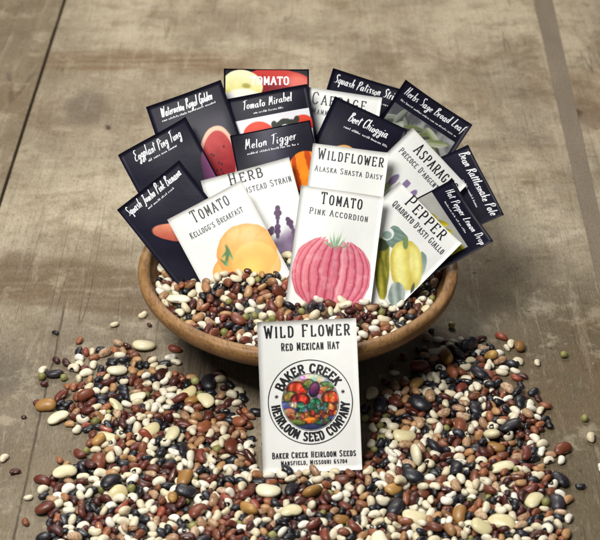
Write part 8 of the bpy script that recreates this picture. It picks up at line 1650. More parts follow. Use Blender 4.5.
6,0,0,119,-341,979,692,23,15,39,99, 2,0,0,100,-579,-85,818,21,46,37,99, 0,0,0,105,501,1030,609,87,8,99,-90, 4,0,0,91,-207,-418,819,51,12,-32,-99, 4,0,0,100,-838,792,653,99,2,23,-22,
0,0,0,76,462,-732,727,4,99,42,11, 0,0,0,83,373,-889,678,38,-3,-3,99, 6,0,0,88,-479,989,661,15,-12,69,99, 0,0,0,88,-316,194,836,16,10,-52,-99, 7,1,0,90,-1005,-489,620,99,16,44,88,
7,0,0,95,981,565,661,13,-17,24,99, 11,0,0,100,354,1070,646,66,99,0,-12, 11,0,0,93,-38,-1129,659,13,3,54,99, 4,0,0,75,-434,376,861,1,-1,-52,-99, 0,1,0,100,-962,-663,688,99,5,-4,-47,
0,0,0,78,-856,-632,673,99,4,-6,-98, 0,0,0,86,134,1158,614,99,26,-45,50, 0,0,0,96,-483,938,712,25,-99,-34,36, 5,1,0,94,-803,-589,710,66,52,21,-99, 0,0,0,87,232,-72,900,11,30,-99,19,
0,0,0,101,-1070,517,643,99,47,43,33, 2,0,0,99,-654,216,833,77,-14,-34,99, 11,0,0,118,405,-975,714,88,-99,43,-93, 6,0,0,124,-1048,224,658,99,29,19,-27,
11,0,0,85,-733,814,613,99,4,-28,-29, 4,0,0,81,-118,-953,674,14,-7,99,3, 2,0,0,88,750,590,741,89,-99,32,-12, 0,0,0,84,191,655,881,99,-24,5,15, 0,0,0,101,132,261,852,60,69,-90,-99,
0,0,0,112,-910,-609,663,10,45,28,99, 2,0,0,86,549,848,697,99,34,16,19, 11,0,0,91,-116,-1178,643,45,38,53,99, 2,0,0,97,144,-344,804,99,-16,-13,-2, 2,0,0,97,-585,968,587,26,2,-22,-99,
2,0,0,84,-947,711,641,74,-44,99,-41, 4,1,0,90,631,-641,731,99,-22,-19,-35, 11,0,0,92,-405,-1039,575,79,34,-16,99, 2,0,0,95,229,-1068,607,99,-23,14,54,
2,0,0,73,-62,-828,746,56,61,-32,-99, 0,0,0,106,412,1109,641,12,99,10,37, 0,0,0,91,-684,-355,783,25,2,-99,33, 0,0,0,104,-1000,469,609,80,55,-89,-99, 11,1,0,82,580,-781,720,99,17,-56,3,
0,1,0,97,1028,-432,664,99,-24,-21,-42, 4,0,0,92,-855,-732,577,99,23,-12,-44, 0,0,0,126,-373,554,898,4,99,-85,-26, 3,1,0,103,-714,-894,689,21,-52,99,-3,
0,0,0,80,-1037,-289,606,85,99,1,32, 0,0,0,102,-164,-934,748,99,-51,-18,4, 4,0,0,75,-864,664,635,23,99,16,-64, 0,0,0,73,955,-40,676,45,-53,45,-99, 0,0,0,97,-1008,595,671,99,62,-24,-34,
4,0,0,104,899,522,723,47,73,31,99, 4,0,0,109,698,-826,634,99,20,-3,51, 4,1,0,81,-968,-333,738,99,14,-16,-95, 5,0,0,84,-422,-83,812,99,48,37,12, 5,0,0,83,382,-20,871,44,-99,-75,-52,
2,0,0,100,-527,-830,684,99,10,36,10, 4,0,0,94,504,-139,801,62,99,-13,-6, 3,1,0,86,1002,-291,647,16,47,-75,-99, 11,0,0,92,-177,956,727,1,99,4,79, 4,1,0,97,-135,-778,767,99,5,-33,65,
2,1,0,111,824,-858,690,99,-45,23,-13, 4,0,0,84,166,-959,699,45,99,-51,-9, 11,0,0,102,57,124,829,33,-4,79,-99, 0,0,0,86,304,414,869,99,73,18,38, 11,0,0,96,-1015,-541,599,23,52,29,99,
7,0,0,84,509,-953,602,40,-27,99,34, 5,0,0,114,454,-38,893,32,-99,-2,21, 2,0,0,94,392,-1097,623,99,-46,-10,-49, 0,0,0,94,210,-388,806,12,4,-99,49, 6,0,0,103,915,537,652,1,-33,2,-99,
11,0,0,92,1118,-99,576,1,-5,16,99, 3,0,0,96,-44,1026,679,11,9,99,20, 0,0,0,81,-624,655,778,36,-12,99,-59, 3,1,0,91,-98,-498,849,99,32,0,71, 2,0,0,107,-318,-395,812,99,69,-6,-43,
0,0,0,87,-1089,442,634,40,40,-58,-99, 2,0,0,103,985,260,712,57,14,-18,99, 4,0,0,96,787,790,631,25,-54,99,66, 2,0,0,89,-1070,-63,611,28,-82,-75,99, 2,1,0,104,-79,-267,864,99,35,7,-51,
4,0,0,87,972,139,696,99,61,-17,41, 0,0,0,85,-1166,312,660,99,33,20,64, 2,0,0,101,-687,-98,792,29,-70,99,-21, 4,0,0,99,1015,-501,589,23,7,99,4, 2,0,0,92,-205,-278,800,99,59,-53,-84,
11,1,0,99,-632,-696,741,30,-4,-28,-99, 11,0,0,99,146,1089,665,32,-15,99,58, 11,0,0,90,331,-1102,597,2,-16,62,99, 2,0,0,82,-706,-540,714,15,17,99,4, 0,0,0,78,1042,457,641,99,14,-20,4,
0,0,0,108,-75,-538,803,99,18,-16,-94, 11,0,0,95,-895,651,685,55,26,-37,-99, 0,0,0,108,262,335,863,3,-43,99,-12, 3,0,0,90,591,-29,834,35,64,99,-20, 0,0,0,104,-394,-67,861,81,-46,44,-99,
6,0,0,113,470,-370,805,99,18,-1,10, 6,1,0,93,-707,-395,763,21,-23,-28,99, 4,0,0,86,361,-1002,688,62,-11,-33,-99, 7,0,0,104,-869,478,711,68,-99,29,-1, 11,0,0,108,1025,133,644,56,99,87,50,
6,0,0,95,69,-1062,671,99,-34,-3,39, 0,0,0,91,230,1103,653,99,-72,-18,2, 4,0,0,83,-490,-374,800,99,-11,-13,18, 2,0,0,96,-80,-1072,616,99,25,-26,-66, 0,0,0,93,-689,899,600,99,-33,12,-26,
0,0,0,87,1025,327,625,99,94,-44,-87, 3,0,0,87,192,-20,861,55,19,-84,99, 11,0,0,105,180,-213,801,99,-13,-17,46, 2,1,0,93,482,-858,666,99,8,35,2, 2,0,0,78,404,-1010,655,9,16,-99,24,
2,0,0,95,-77,-1035,709,99,-36,1,-91, 11,0,0,86,-177,-1020,623,34,47,-34,-99, 4,0,0,97,23,905,778,99,-22,20,30, 11,0,0,72,1130,42,571,61,99,-5,43, 2,0,0,90,866,-708,584,99,-24,9,-57,
11,0,0,109,-220,-1128,601,40,-21,25,99, 11,0,0,97,579,-1044,647,3,83,-99,95, 11,0,0,101,992,93,670,7,-4,-60,99, 0,0,0,92,219,-923,745,99,-3,31,25, 0,0,0,89,761,-782,655,99,-33,44,75,
11,1,0,87,1129,-352,642,36,99,9,-64, 11,1,0,99,3,-721,790,99,4,47,-7, 11,0,0,102,992,-67,665,99,-60,-59,-13, 2,0,0,78,-485,899,682,38,-28,-19,-99, 7,0,0,88,696,9,800,99,73,3,-41,
4,0,0,77,-84,991,707,26,-49,99,-42, 7,0,0,102,-301,1029,688,10,40,77,99, 0,0,0,76,-589,-505,765,99,26,-12,10, 11,1,0,112,599,-749,690,52,-11,62,99, 6,1,0,86,494,-802,684,11,-99,-10,13,
11,1,0,119,-565,-671,733,9,-14,-99,61, 0,1,0,97,-389,-733,753,13,3,99,8, 7,1,0,83,-943,-734,651,36,11,-14,-99, 3,0,0,84,-135,-1069,616,69,-68,-74,99, 4,0,0,86,-730,920,678,26,1,-11,99,
2,0,0,96,-961,-454,611,11,30,99,6, 0,1,0,94,-645,-798,697,2,-95,-99,14, 11,0,0,98,-937,-317,667,33,99,9,-53, 11,0,0,107,63,-203,800,47,16,15,99, 0,0,0,72,-473,117,825,32,-28,99,-47,
4,0,0,91,-632,-104,797,99,13,7,60, 0,0,0,91,39,-1165,626,73,-99,9,1, 0,0,0,102,-711,-686,661,89,99,-37,-18, 4,0,0,101,-843,709,693,2,-4,-99,-72, 0,0,0,72,-125,-395,841,31,43,99,-46,
0,0,0,108,620,108,826,17,99,-82,-25, 11,0,0,95,1046,370,601,99,47,53,-51, 4,0,0,80,923,588,628,30,-99,-18,-2, 2,0,0,101,204,-1040,640,99,-24,25,95, 11,0,0,108,1044,194,632,99,-72,8,-64,
2,1,0,93,855,-810,662,66,50,-8,99, 4,0,0,107,-39,-300,805,99,-16,7,-16, 0,1,0,97,625,-829,704,26,-24,3,99, 6,0,0,90,876,664,721,11,72,99,38, 0,0,0,91,-1044,-235,603,99,11,-27,55,
11,0,0,101,33,-1037,627,7,2,10,99, 11,0,0,90,36,1095,647,99,-12,-5,-12, 0,1,0,116,-661,-351,831,30,76,-99,-21, 4,0,0,95,1065,120,615,90,-35,16,-99, 7,0,0,101,-35,932,765,99,-18,27,-85,
4,1,0,89,-1107,-211,677,99,-93,20,14, 11,0,0,96,406,-79,798,66,16,-16,-99, 2,0,0,74,-1057,-180,640,70,15,37,-99, 4,0,0,105,183,390,870,67,-1,27,-99, 2,1,0,110,1092,-220,647,95,40,50,99,
0,0,0,83,-177,-686,783,99,30,-3,52, 0,0,0,83,1094,213,684,24,-99,84,-13, 4,0,0,97,579,-976,589,45,-37,3,99, 2,1,0,104,181,-767,817,7,79,99,10, 6,0,0,74,288,1088,639,99,-2,-61,-16,
3,0,0,95,118,-1172,657,99,-58,26,-13, 4,1,0,91,-530,-1016,667,99,-48,-17,16, 6,1,0,85,183,-705,780,13,2,-6,-99, 4,0,0,99,-6,-345,843,13,7,-7,99, 11,0,0,91,183,-22,804,99,-45,81,-95,
11,1,0,96,-263,-496,808,81,-95,99,61, 0,0,0,82,-463,-1019,678,9,-99,18,70, 0,0,0,92,703,-944,652,10,71,3,99, 2,1,0,93,-490,-922,710,99,19,10,41, 2,0,0,108,448,948,667,8,19,99,41,
0,1,0,99,53,-725,802,56,8,-99,-24, 6,0,0,103,-6,-258,849,69,-46,13,-99, 0,0,0,92,142,-1104,587,99,-25,37,-7, 2,0,0,92,1043,128,699,20,99,8,18, 11,1,0,97,-200,-578,799,99,-10,-25,91,
11,0,0,95,-923,-3,704,84,-93,46,-99, 4,0,0,99,297,-1060,614,77,-90,-6,-99, 7,1,0,93,-562,-636,774,16,10,-99,-33, 4,0,0,72,-507,523,862,34,29,-71,-99, 6,0,0,95,1007,-227,635,99,79,2,-54,
4,0,0,92,1033,-39,630,16,-99,-71,23, 0,0,0,110,445,879,743,18,99,-84,-54, 4,0,0,92,-785,583,735,72,99,-10,-10, 0,0,0,83,672,913,583,26,4,13,99, 4,1,0,101,-719,-565,753,99,6,9,-99,
2,0,0,103,-407,1055,660,99,-26,-25,-48, 2,0,0,78,-458,1035,628,99,17,29,35, 11,0,0,109,536,-255,801,99,17,-12,-26, 2,0,0,80,180,-895,697,16,-99,-64,-28,
7,0,0,105,28,-1033,700,0,-46,99,15, 11,0,0,90,70,-903,705,99,-17,-88,68, 2,1,0,89,-955,-557,666,0,29,-30,99, 0,0,0,104,207,1078,702,16,-99,-8,5, 2,0,0,102,-144,1075,657,99,32,-12,97,
0,1,0,96,-1166,-211,646,76,-17,-93,99, 6,0,0,92,285,-116,803,1,-5,-17,99, 0,0,0,77,-558,802,733,86,99,-15,-40, 2,0,0,85,-2,245,847,18,-6,-99,48, 11,0,0,97,-912,506,668,38,22,-50,99,
4,1,0,102,263,-682,789,10,16,-50,99, 5,1,0,101,712,-727,658,2,0,99,-17, 5,1,0,88,210,-773,771,84,-99,-77,45, 3,1,0,97,-248,-919,744,32,-8,-46,-99, 4,0,0,97,402,-935,653,73,99,46,0,
7,0,0,91,-821,678,646,50,-99,25,-81, 0,0,0,81,-343,-77,851,99,19,-84,-94, 11,1,0,83,-495,-935,665,20,99,-93,-47, 0,0,0,86,-499,944,646,38,99,25,-19, 11,0,0,92,79,572,887,99,18,-7,-1,
6,1,0,80,-775,-690,680,99,-39,5,-65, 6,0,0,95,-791,-37,768,15,99,36,27, 11,0,0,96,375,-190,800,17,-20,-62,99, 6,1,0,93,1122,-66,663,12,99,81,80, 11,0,0,103,-304,-457,800,14,4,-19,99,
5,0,0,72,-973,530,621,72,99,33,-20, 4,1,0,86,957,-432,638,84,65,99,-79, 11,0,0,97,-226,-1051,629,25,-22,69,-99, 0,0,0,111,34,345,865,83,0,-31,99, 6,0,0,121,-567,747,777,34,-99,-25,26,
11,0,0,89,1117,155,573,92,8,-12,-99, 7,0,0,79,-945,-468,662,99,-77,-22,-34, 6,0,0,124,31,-523,818,63,-99,15,4, 7,0,0,111,795,-775,592,50,6,-50,-99, 11,1,0,101,739,-698,701,21,94,99,-33,
4,1,0,92,1018,-463,629,99,-68,-6,-41, 6,0,0,95,-247,1004,688,54,-99,-60,-17, 2,0,0,94,432,907,701,15,21,-85,99, 7,1,0,89,1041,-181,617,63,61,-99,19, 6,0,0,91,372,31,869,99,-97,-6,-1,
0,0,0,99,57,-902,755,29,22,-15,-99, 2,1,0,91,-511,-706,737,72,-36,52,-99, 6,1,0,103,623,-1033,671,97,99,94,5, 0,0,0,89,-798,-833,614,99,-71,-11,8, 11,0,0,97,-33,116,835,99,-12,33,72,
2,0,0,78,-686,-12,794,63,99,73,72, 7,0,0,98,-232,-76,861,4,91,-99,6, 4,0,0,72,297,-884,686,9,-28,-99,-75, 2,0,0,85,744,179,803,27,-10,-10,-99, 4,0,0,86,949,73,692,29,80,99,93,
11,0,0,103,-409,481,879,1,70,99,31, 4,0,0,82,-889,366,716,99,-12,-62,-73, 2,0,0,98,-39,1186,638,99,72,-22,76, 2,1,0,96,-910,-397,713,39,-99,-7,20, 0,0,0,73,-802,-794,571,41,18,17,99,
11,1,0,97,-709,-583,700,99,-96,5,-49, 4,0,0,76,-42,1073,651,37,85,72,99, 2,0,0,115,931,591,736,47,8,21,99, 11,0,0,92,-531,-159,798,17,99,-37,-11, 4,0,0,77,1145,192,608,99,-52,72,-74,
4,0,0,83,-266,-935,675,69,99,-47,-14, 0,0,0,90,-681,-813,612,99,18,0,-36, 0,1,0,110,-594,-572,758,35,5,14,99, 2,1,0,72,-675,-434,796,66,-7,45,-99, 11,0,0,87,-778,670,679,88,20,73,-99,
0,0,0,96,1063,-353,576,99,18,6,63, 0,0,0,85,-439,-152,804,61,-25,68,-99, 6,0,0,109,678,131,832,99,-57,84,-76, 3,0,0,79,-47,627,886,22,99,-70,-8, 11,0,0,111,327,976,676,40,44,99,11,
11,1,0,91,718,-639,689,54,99,84,-35, 11,0,0,78,-688,-927,596,93,-99,43,-57, 2,1,0,73,795,-739,662,70,-28,5,-99, 7,0,0,86,-960,-22,680,73,-99,-38,-74, 4,0,0,73,-413,1086,608,30,12,-9,-99,
4,0,0,77,-581,-864,625,18,-29,-99,13, 4,0,0,83,-877,539,677,36,-95,-99,85, 7,1,0,111,-589,-902,659,0,-22,72,99, 11,0,0,97,-255,1084,663,99,3,1,13, 2,0,0,76,-45,-113,806,28,-17,-99,-3,
4,1,0,97,491,-695,764,14,20,-1,99, 11,0,0,77,459,-940,613,19,-32,-99,-45, 7,1,0,103,-202,-871,771,61,36,-63,-99, 0,0,0,105,-186,512,888,99,69,-20,-33,
7,0,0,83,698,773,663,58,99,-16,-22, 7,0,0,87,293,-1054,681,12,64,35,99, 4,0,0,87,-132,1146,690,99,-42,6,-58, 7,0,0,94,-160,213,843,7,-26,-99,-30, 4,0,0,99,1052,434,589,64,67,92,99,
2,0,0,96,-771,849,601,99,33,28,6, 4,0,0,76,1141,30,625,67,32,99,50, 7,0,0,105,-433,900,713,54,-99,91,-13, 5,0,0,100,801,-15,773,64,68,63,99, 4,0,0,73,-246,21,810,77,-99,52,-17,
0,0,0,89,-967,327,663,54,99,-70,6, 4,0,0,106,-634,889,708,48,-14,-16,99, 4,0,0,79,642,-25,800,26,-99,45,5, 11,1,0,82,-318,-1087,655,4,-41,50,-99, 4,0,0,79,180,321,854,6,-5,-24,99,
11,0,0,100,346,1017,637,49,-36,-31,99, 4,0,0,85,364,245,842,12,99,-50,-9, 11,0,0,98,1101,211,634,89,99,66,-4, 2,0,0,89,183,-1110,639,55,20,99,2, 0,0,0,85,-1155,-34,599,10,-43,-18,-99,
4,0,0,81,-978,-512,655,4,99,-48,-35, 11,0,0,85,640,853,648,99,46,-22,33, 11,0,0,88,643,-981,633,91,20,-99,74, 4,0,0,95,-173,1148,636,99,38,-44,-18, 0,0,0,106,906,-758,640,97,-19,-55,-99,
11,0,0,105,864,221,750,99,79,-47,-85, 11,0,0,100,-631,877,632,99,-95,-21,14, 0,0,0,100,-397,-1101,649,99,28,1,27, 0,0,0,97,749,-842,578,99,-22,-3,46, 5,0,0,85,-905,-715,609,78,-53,10,99,
7,1,0,96,1018,-337,611,99,8,29,80, 11,0,0,85,184,-142,796,99,67,-50,-79, 11,0,0,91,-640,-954,593,99,27,28,-7, 2,0,0,73,-1011,-495,577,23,-15,14,-99, 0,0,0,88,-1012,-366,667,99,-22,26,-27,
2,0,0,89,387,-241,817,99,13,-56,3, 11,0,0,112,91,295,856,86,-99,-89,34, 2,0,0,85,-534,845,702,3,35,-99,74, 4,1,0,96,-536,-556,774,89,99,-35,-26, 6,0,0,105,-412,79,823,1,0,10,99,
7,0,0,102,79,-451,809,87,-35,99,54, 5,1,0,93,-1116,-389,666,5,-46,99,19, 4,1,0,102,-808,-753,700,35,-99,-27,-8, 11,1,0,91,-326,-483,836,99,-56,21,-9, 0,0,0,72,-283,-1051,651,28,45,22,99,
11,0,0,93,951,-526,594,99,12,27,-14, 4,0,0,89,-795,-546,675,21,-38,-58,99, 11,0,0,106,155,1018,675,1,-5,-99,-61, 4,0,0,106,-65,-1199,670,99,6,11,10, 11,0,0,100,-518,-66,799,17,99,18,10,
11,0,0,102,-846,-791,604,99,-24,4,-60, 6,0,0,101,-930,587,696,32,8,-99,-36, 2,1,0,83,-803,-591,647,11,-99,35,-9, 2,1,0,109,1132,-282,627,50,-77,99,-86,
2,0,0,80,696,-669,668,19,99,8,-18, 0,0,0,93,873,102,756,57,67,-35,99, 11,0,0,90,-254,-896,691,31,18,87,99, 11,1,0,91,1091,-291,576,99,15,-38,-9, 0,0,0,82,-998,181,675,2,-78,-44,-99,
11,0,0,94,332,-859,705,99,-6,-32,-72, 2,0,0,85,1114,150,617,47,24,30,99, 11,0,0,102,-999,-397,609,99,-65,-92,2, 11,0,0,95,-934,127,706,99,63,-35,88, 4,1,0,96,983,-572,674,27,-63,99,16,
4,0,0,85,806,726,622,54,99,-36,-28, 11,0,0,115,1171,213,652,68,-27,-99,71, 2,0,0,72,-375,923,701,74,-99,-29,-7, 4,0,0,127,-2,981,738,55,-99,-1,-37, 11,0,0,102,-1019,-70,640,16,99,24,70,
4,0,0,80,656,-322,778,11,-20,23,-99, 11,0,0,104,133,-1073,645,99,39,37,-35, 0,0,0,94,-175,289,853,23,-99,9,-9, 2,0,0,74,-229,-464,794,19,2,17,99, 6,0,0,108,-351,649,876,99,-29,-11,-51,
11,1,0,79,-29,-780,762,1,-95,99,36, 11,0,0,93,-594,65,815,0,-34,99,28, 3,0,0,86,971,508,669,47,99,25,-27, 7,0,0,94,-1119,162,583,99,10,39,-55, 11,1,0,87,-204,-642,796,30,34,99,-50,
4,0,0,72,970,238,666,28,99,-14,-36, 3,1,0,82,-992,-692,661,99,-52,-5,-91, 11,0,0,87,-911,-230,693,21,99,10,-24, 3,0,0,77,336,-927,701,99,91,5,-17, 4,1,0,98,931,-639,673,61,-20,-4,-99,
6,1,0,108,-409,-988,669,99,19,-43,11, 11,0,0,97,751,752,650,2,-6,99,31, 11,0,0,93,-893,423,694,99,-45,-47,36, 11,0,0,105,395,-1043,627,99,-67,8,-2, 11,0,0,93,-684,758,681,15,6,-99,-72,
11,1,0,98,538,-782,729,99,7,-65,19, 11,0,0,111,666,873,616,99,24,0,-26, 7,0,0,97,849,-642,616,32,15,16,99, 11,0,0,89,200,-949,664,8,-99,15,10, 11,0,0,89,-534,884,666,19,1,-26,-99,
7,1,0,103,683,-704,715,31,36,-99,-37, 2,0,0,103,882,-36,728,10,-40,34,-99, 7,1,0,99,-118,-111,820,7,-99,-90,33, 7,0,0,110,-203,-937,688,63,44,-99,23, 0,0,0,89,53,-185,849,99,-30,-18,2,
6,1,0,104,463,-1036,695,99,-91,30,-41, 2,0,0,99,-512,1059,670,99,44,-32,-85, 4,0,0,103,538,-49,857,89,-35,76,-99, 2,0,0,98,88,-1132,591,99,9,-48,-38, 2,0,0,90,349,370,861,8,99,49,16,
11,0,0,98,-1033,158,637,19,54,63,-99, 7,0,0,97,382,-362,804,99,25,0,55, 0,0,0,103,-196,1094,633,17,99,-44,-45, 7,0,0,89,-935,56,703,88,-79,53,-99, 2,0,0,76,612,960,584,99,12,-23,-12,
11,0,0,91,-905,-280,679,73,-13,-8,99, 4,0,0,113,1098,338,616,99,11,-13,24, 11,0,0,80,-795,-745,593,39,37,-99,-97, 3,0,0,96,308,267,865,30,49,99,9, 0,0,0,80,-477,860,723,93,1,-12,99,
0,0,0,104,1139,-48,613,99,-13,40,-48, 11,0,0,110,-633,-29,805,26,-5,-79,99, 0,0,0,99,-634,787,720,27,99,-67,-47, 11,1,0,86,632,-668,697,10,36,-99,80, 11,1,0,100,-259,-750,772,4,-76,-88,99,
0,0,0,74,67,956,739,45,-61,99,-63, 0,0,0,72,-1051,-172,603,29,-52,99,1, 7,0,0,88,914,671,589,52,-3,-99,66, 3,1,0,77,351,-817,762,99,6,7,-44, 11,0,0,83,657,961,619,99,-12,63,36,
6,0,0,105,214,-1183,674,99,73,-28,13, 2,1,0,92,-413,-456,806,73,26,71,99, 11,0,0,118,90,-122,848,99,30,48,37, 11,0,0,91,-223,966,709,99,46,-12,42, 4,1,0,108,-582,-723,711,26,99,5,-5,
0,0,0,97,-707,-861,581,71,-17,-42,99, 0,0,0,93,309,590,886,70,87,-99,-54, 0,0,0,86,-729,-478,732,99,-92,63,-42, 0,0,0,80,-161,-1103,692,5,0,-32,-99, 7,1,0,105,-349,-788,743,99,40,53,-82,
0,0,0,77,837,459,723,14,-82,-99,35, 2,1,0,98,-680,-506,760,28,99,-11,-26, 5,0,0,99,-373,-112,811,50,-44,52,-99, 11,0,0,96,-1099,265,640,50,27,-23,99, 11,0,0,101,23,1130,687,62,75,99,-76,
0,0,0,94,276,-1009,628,7,24,-99,85, 0,1,0,84,843,-567,708,33,25,-8,-99, 2,0,0,82,-562,-36,805,18,-22,99,28, 11,1,0,83,218,-822,738,4,22,-99,16, 11,0,0,93,924,-689,602,71,-22,15,-99,
4,0,0,105,44,1016,696,27,-99,61,-61, 6,0,0,96,237,-972,713,99,75,5,-36, 4,0,0,84,-297,-95,799,99,62,-9,-12, 0,0,0,104,-761,810,685,18,-18,99,69, 11,0,0,91,1003,-16,657,44,-23,18,99,
2,0,0,81,453,-100,803,99,-30,17,58, 11,1,0,100,-388,-831,701,9,-99,-32,-45, 11,0,0,106,-365,-1025,602,99,88,27,-61, 6,0,0,79,236,-171,797,20,0,-18,-99,
11,0,0,86,-76,-351,797,99,66,-23,-38, 4,0,0,90,-64,-395,847,49,21,14,-99, 11,1,0,100,415,-824,753,44,-29,7,99, 11,0,0,100,1002,44,663,84,-31,-99,-6, 7,0,0,102,-1078,194,610,34,-44,-49,-99,
11,0,0,82,888,-643,645,99,-36,8,-85, 11,0,0,95,-346,1079,584,24,-10,23,-99, 0,0,0,87,-139,-289,798,5,9,-99,-17, 0,0,0,99,-546,251,853,22,-11,-99,46, 11,0,0,119,-93,303,857,99,79,11,33,
4,0,0,81,-944,-279,709,99,-39,-19,36, 2,0,0,94,-1076,49,604,10,99,-29,31, 4,0,0,83,-139,-915,701,99,5,-25,-23, 4,0,0,75,-423,995,690,33,-23,-58,-99, 11,1,0,89,647,-708,678,99,-41,-1,93,
4,0,0,73,-276,956,708,86,4,5,-99, 4,0,0,93,153,928,748,18,39,99,-24, 11,0,0,92,819,-689,610,51,-26,99,-13, 4,0,0,72,72,-76,858,99,-78,-16,44, 0,1,0,94,-1095,-469,645,38,-46,-99,62,
11,0,0,87,-175,-229,798,99,-61,49,-71, 11,0,0,93,-536,960,619,18,93,99,38, 0,0,0,93,-827,-701,661,99,2,-18,-48, 4,1,0,96,-641,-536,795,18,53,-99,-26, 11,0,0,99,-12,1096,616,10,-84,-68,99,
2,0,0,90,-66,66,816,83,17,-12,-99, 11,1,0,95,-748,-600,675,62,-25,-81,99, 11,0,0,102,906,-242,689,62,88,-99,-66, 7,0,0,96,332,-338,804,99,58,59,77, 4,0,0,95,-712,618,748,14,-24,99,20,
0,1,0,89,539,-670,794,87,-99,0,9, 7,0,0,95,-257,-249,805,38,33,-31,99, 7,0,0,93,88,85,824,99,80,3,33, 11,0,0,109,993,-162,650,99,-26,9,25, 0,0,0,110,816,545,726,99,43,33,72,
11,0,0,95,305,214,838,54,99,-59,-48, 4,0,0,78,-1047,-226,659,91,-99,-90,18, 2,0,0,72,-361,1099,618,99,25,36,56, 4,0,0,72,-123,-691,783,25,-59,99,-3, 0,0,0,85,-822,543,707,18,-26,99,-24,
0,0,0,81,-997,561,593,69,99,35,-16, 4,0,0,104,-880,-88,725,8,88,-99,-23, 11,0,0,99,94,1094,625,31,62,-21,-99, 11,0,0,83,724,-771,612,2,-19,99,37, 2,0,0,83,217,17,852,99,-27,-10,-28,
11,0,0,79,190,-63,868,99,36,-38,50, 0,0,0,94,-629,1023,672,99,-49,-52,28, 11,0,0,97,-32,-1116,578,99,-15,16,-93, 11,0,0,84,150,-1147,605,4,3,-20,99, 2,0,0,106,-225,1173,656,99,33,-34,65,
11,0,0,98,366,-811,717,53,99,22,23, 0,0,0,93,-384,-1080,594,37,-20,-55,-99, 2,0,0,72,729,56,792,25,-99,-30,20, 2,0,0,89,977,536,612,15,-63,99,-11, 2,0,0,72,-7,205,834,3,10,99,66,
11,0,0,74,751,-604,699,76,-99,-83,-78, 2,0,0,99,360,-1052,579,34,2,16,-99, 11,0,0,102,-1097,-260,579,67,-99,59,-47, 2,0,0,109,275,-50,841,42,40,8,99, 11,0,0,115,923,-79,711,99,62,-50,13,
4,0,0,95,493,223,843,2,64,-99,-8, 11,0,0,91,42,1087,692,18,32,29,-99, 7,0,0,84,794,602,706,99,14,-67,80, 0,0,0,73,358,892,725,99,95,1,-14, 6,0,0,92,-798,93,783,10,99,-22,17,
4,0,0,83,-728,-11,784,5,-93,99,15, 11,0,0,76,532,193,831,99,28,-4,26, 0,0,0,106,161,-857,742,20,14,99,9, 11,0,0,72,1005,445,600,64,65,99,80, 11,0,0,87,1104,471,657,99,30,0,30,
7,0,0,105,283,464,887,99,-66,-58,-62, 4,0,0,81,660,236,829,65,35,14,99, 5,1,0,81,-252,-608,805,74,-99,-6,-25, 0,0,0,75,-160,-1077,652,16,99,0,24, 0,0,0,87,708,924,615,34,20,41,99,
0,0,0,111,-589,-361,799,96,99,-28,-12, 11,0,0,98,675,914,657,56,23,-22,-99, 11,0,0,104,-374,344,860,99,-9,11,-22, 0,0,0,91,179,1058,636,34,-7,-93,-99,
11,1,0,106,-682,-738,694,99,30,9,33, 7,0,0,105,-71,-899,717,15,-1,99,-30, 0,0,0,98,414,374,866,61,42,-53,-99, 0,0,0,84,-335,-1001,672,28,-25,18,99, 4,1,0,86,-298,-373,866,55,66,99,60,
0,0,0,105,-487,1010,597,99,-16,17,57, 0,0,0,72,-6,-1005,652,42,-99,22,-43, 7,0,0,116,-54,-456,810,20,99,59,27, 11,0,0,104,-690,673,737,99,59,-25,-32, 4,0,0,98,636,-776,660,15,-95,99,-18,
0,0,0,85,-181,-876,722,67,-99,4,-48, 7,1,0,103,31,-779,777,96,21,84,99, 11,0,0,101,337,-1033,651,99,-12,-15,29, 5,0,0,91,-893,-554,630,99,-22,-74,40, 11,0,0,96,214,1030,662,81,-53,90,-99,
11,0,0,94,-251,-1033,674,37,32,-52,99, 4,0,0,93,-937,427,731,94,-99,20,-23, 4,0,0,72,-298,95,821,75,-99,19,-1, 11,0,0,105,124,-204,806,84,-99,-64,-12,
0,0,0,85,-732,-837,644,51,46,-99,63, 11,1,0,103,1052,-380,636,94,-15,-29,99, 11,0,0,75,461,1032,638,98,99,94,-8, 11,0,0,94,-678,975,640,99,25,13,32, 7,1,0,95,-331,-434,850,97,10,-99,6,
11,0,0,90,14,-268,797,99,15,-16,-51, 2,0,0,79,551,942,636,16,-99,-31,-34, 11,0,0,97,822,844,627,86,-99,64,-21, 7,0,0,77,932,479,650,6,-99,3,26, 11,0,0,97,-9,-160,808,88,47,-99,81,
11,0,0,81,-582,-135,795,3,7,18,99, 0,0,0,72,-314,-231,796,99,-12,13,-49, 11,0,0,100,-880,776,624,36,-23,15,-99, 7,0,0,74,-28,-1101,624,27,99,-29,-77, 11,0,0,99,-451,-1003,585,99,56,-4,-51,
11,1,0,103,-488,-980,632,99,72,14,-13, 11,0,0,85,-963,148,680,9,70,-99,-57, 11,0,0,86,-1032,574,634,65,-59,-51,-99, 0,0,0,85,466,-54,823,99,14,-20,1, 11,0,0,86,677,-771,629,45,27,-99,-98,
7,0,0,93,-30,-1046,626,55,99,-73,-17, 11,0,0,93,112,-525,798,99,20,-5,-49, 0,1,0,97,-470,-702,765,7,-43,4,-99, 11,0,0,92,-617,-986,615,99,34,18,-49, 4,0,0,86,980,336,659,99,51,-20,-44,
2,0,0,72,-594,756,732,35,-99,-39,46, 5,0,0,99,-399,1121,666,99,15,4,-10, 2,0,0,93,-263,881,763,99,-15,-17,-12, 11,1,0,94,1136,-206,608,42,-67,6,-99, 11,0,0,99,2,1058,660,23,99,92,68,
4,0,0,96,750,114,798,99,20,11,-26, 4,0,0,72,-4,-931,687,27,30,28,99, 11,0,0,72,-1069,92,605,42,29,99,-9, 7,1,0,77,673,-634,700,22,81,-99,-60, 0,0,0,73,-841,716,616,99,-22,52,-76,
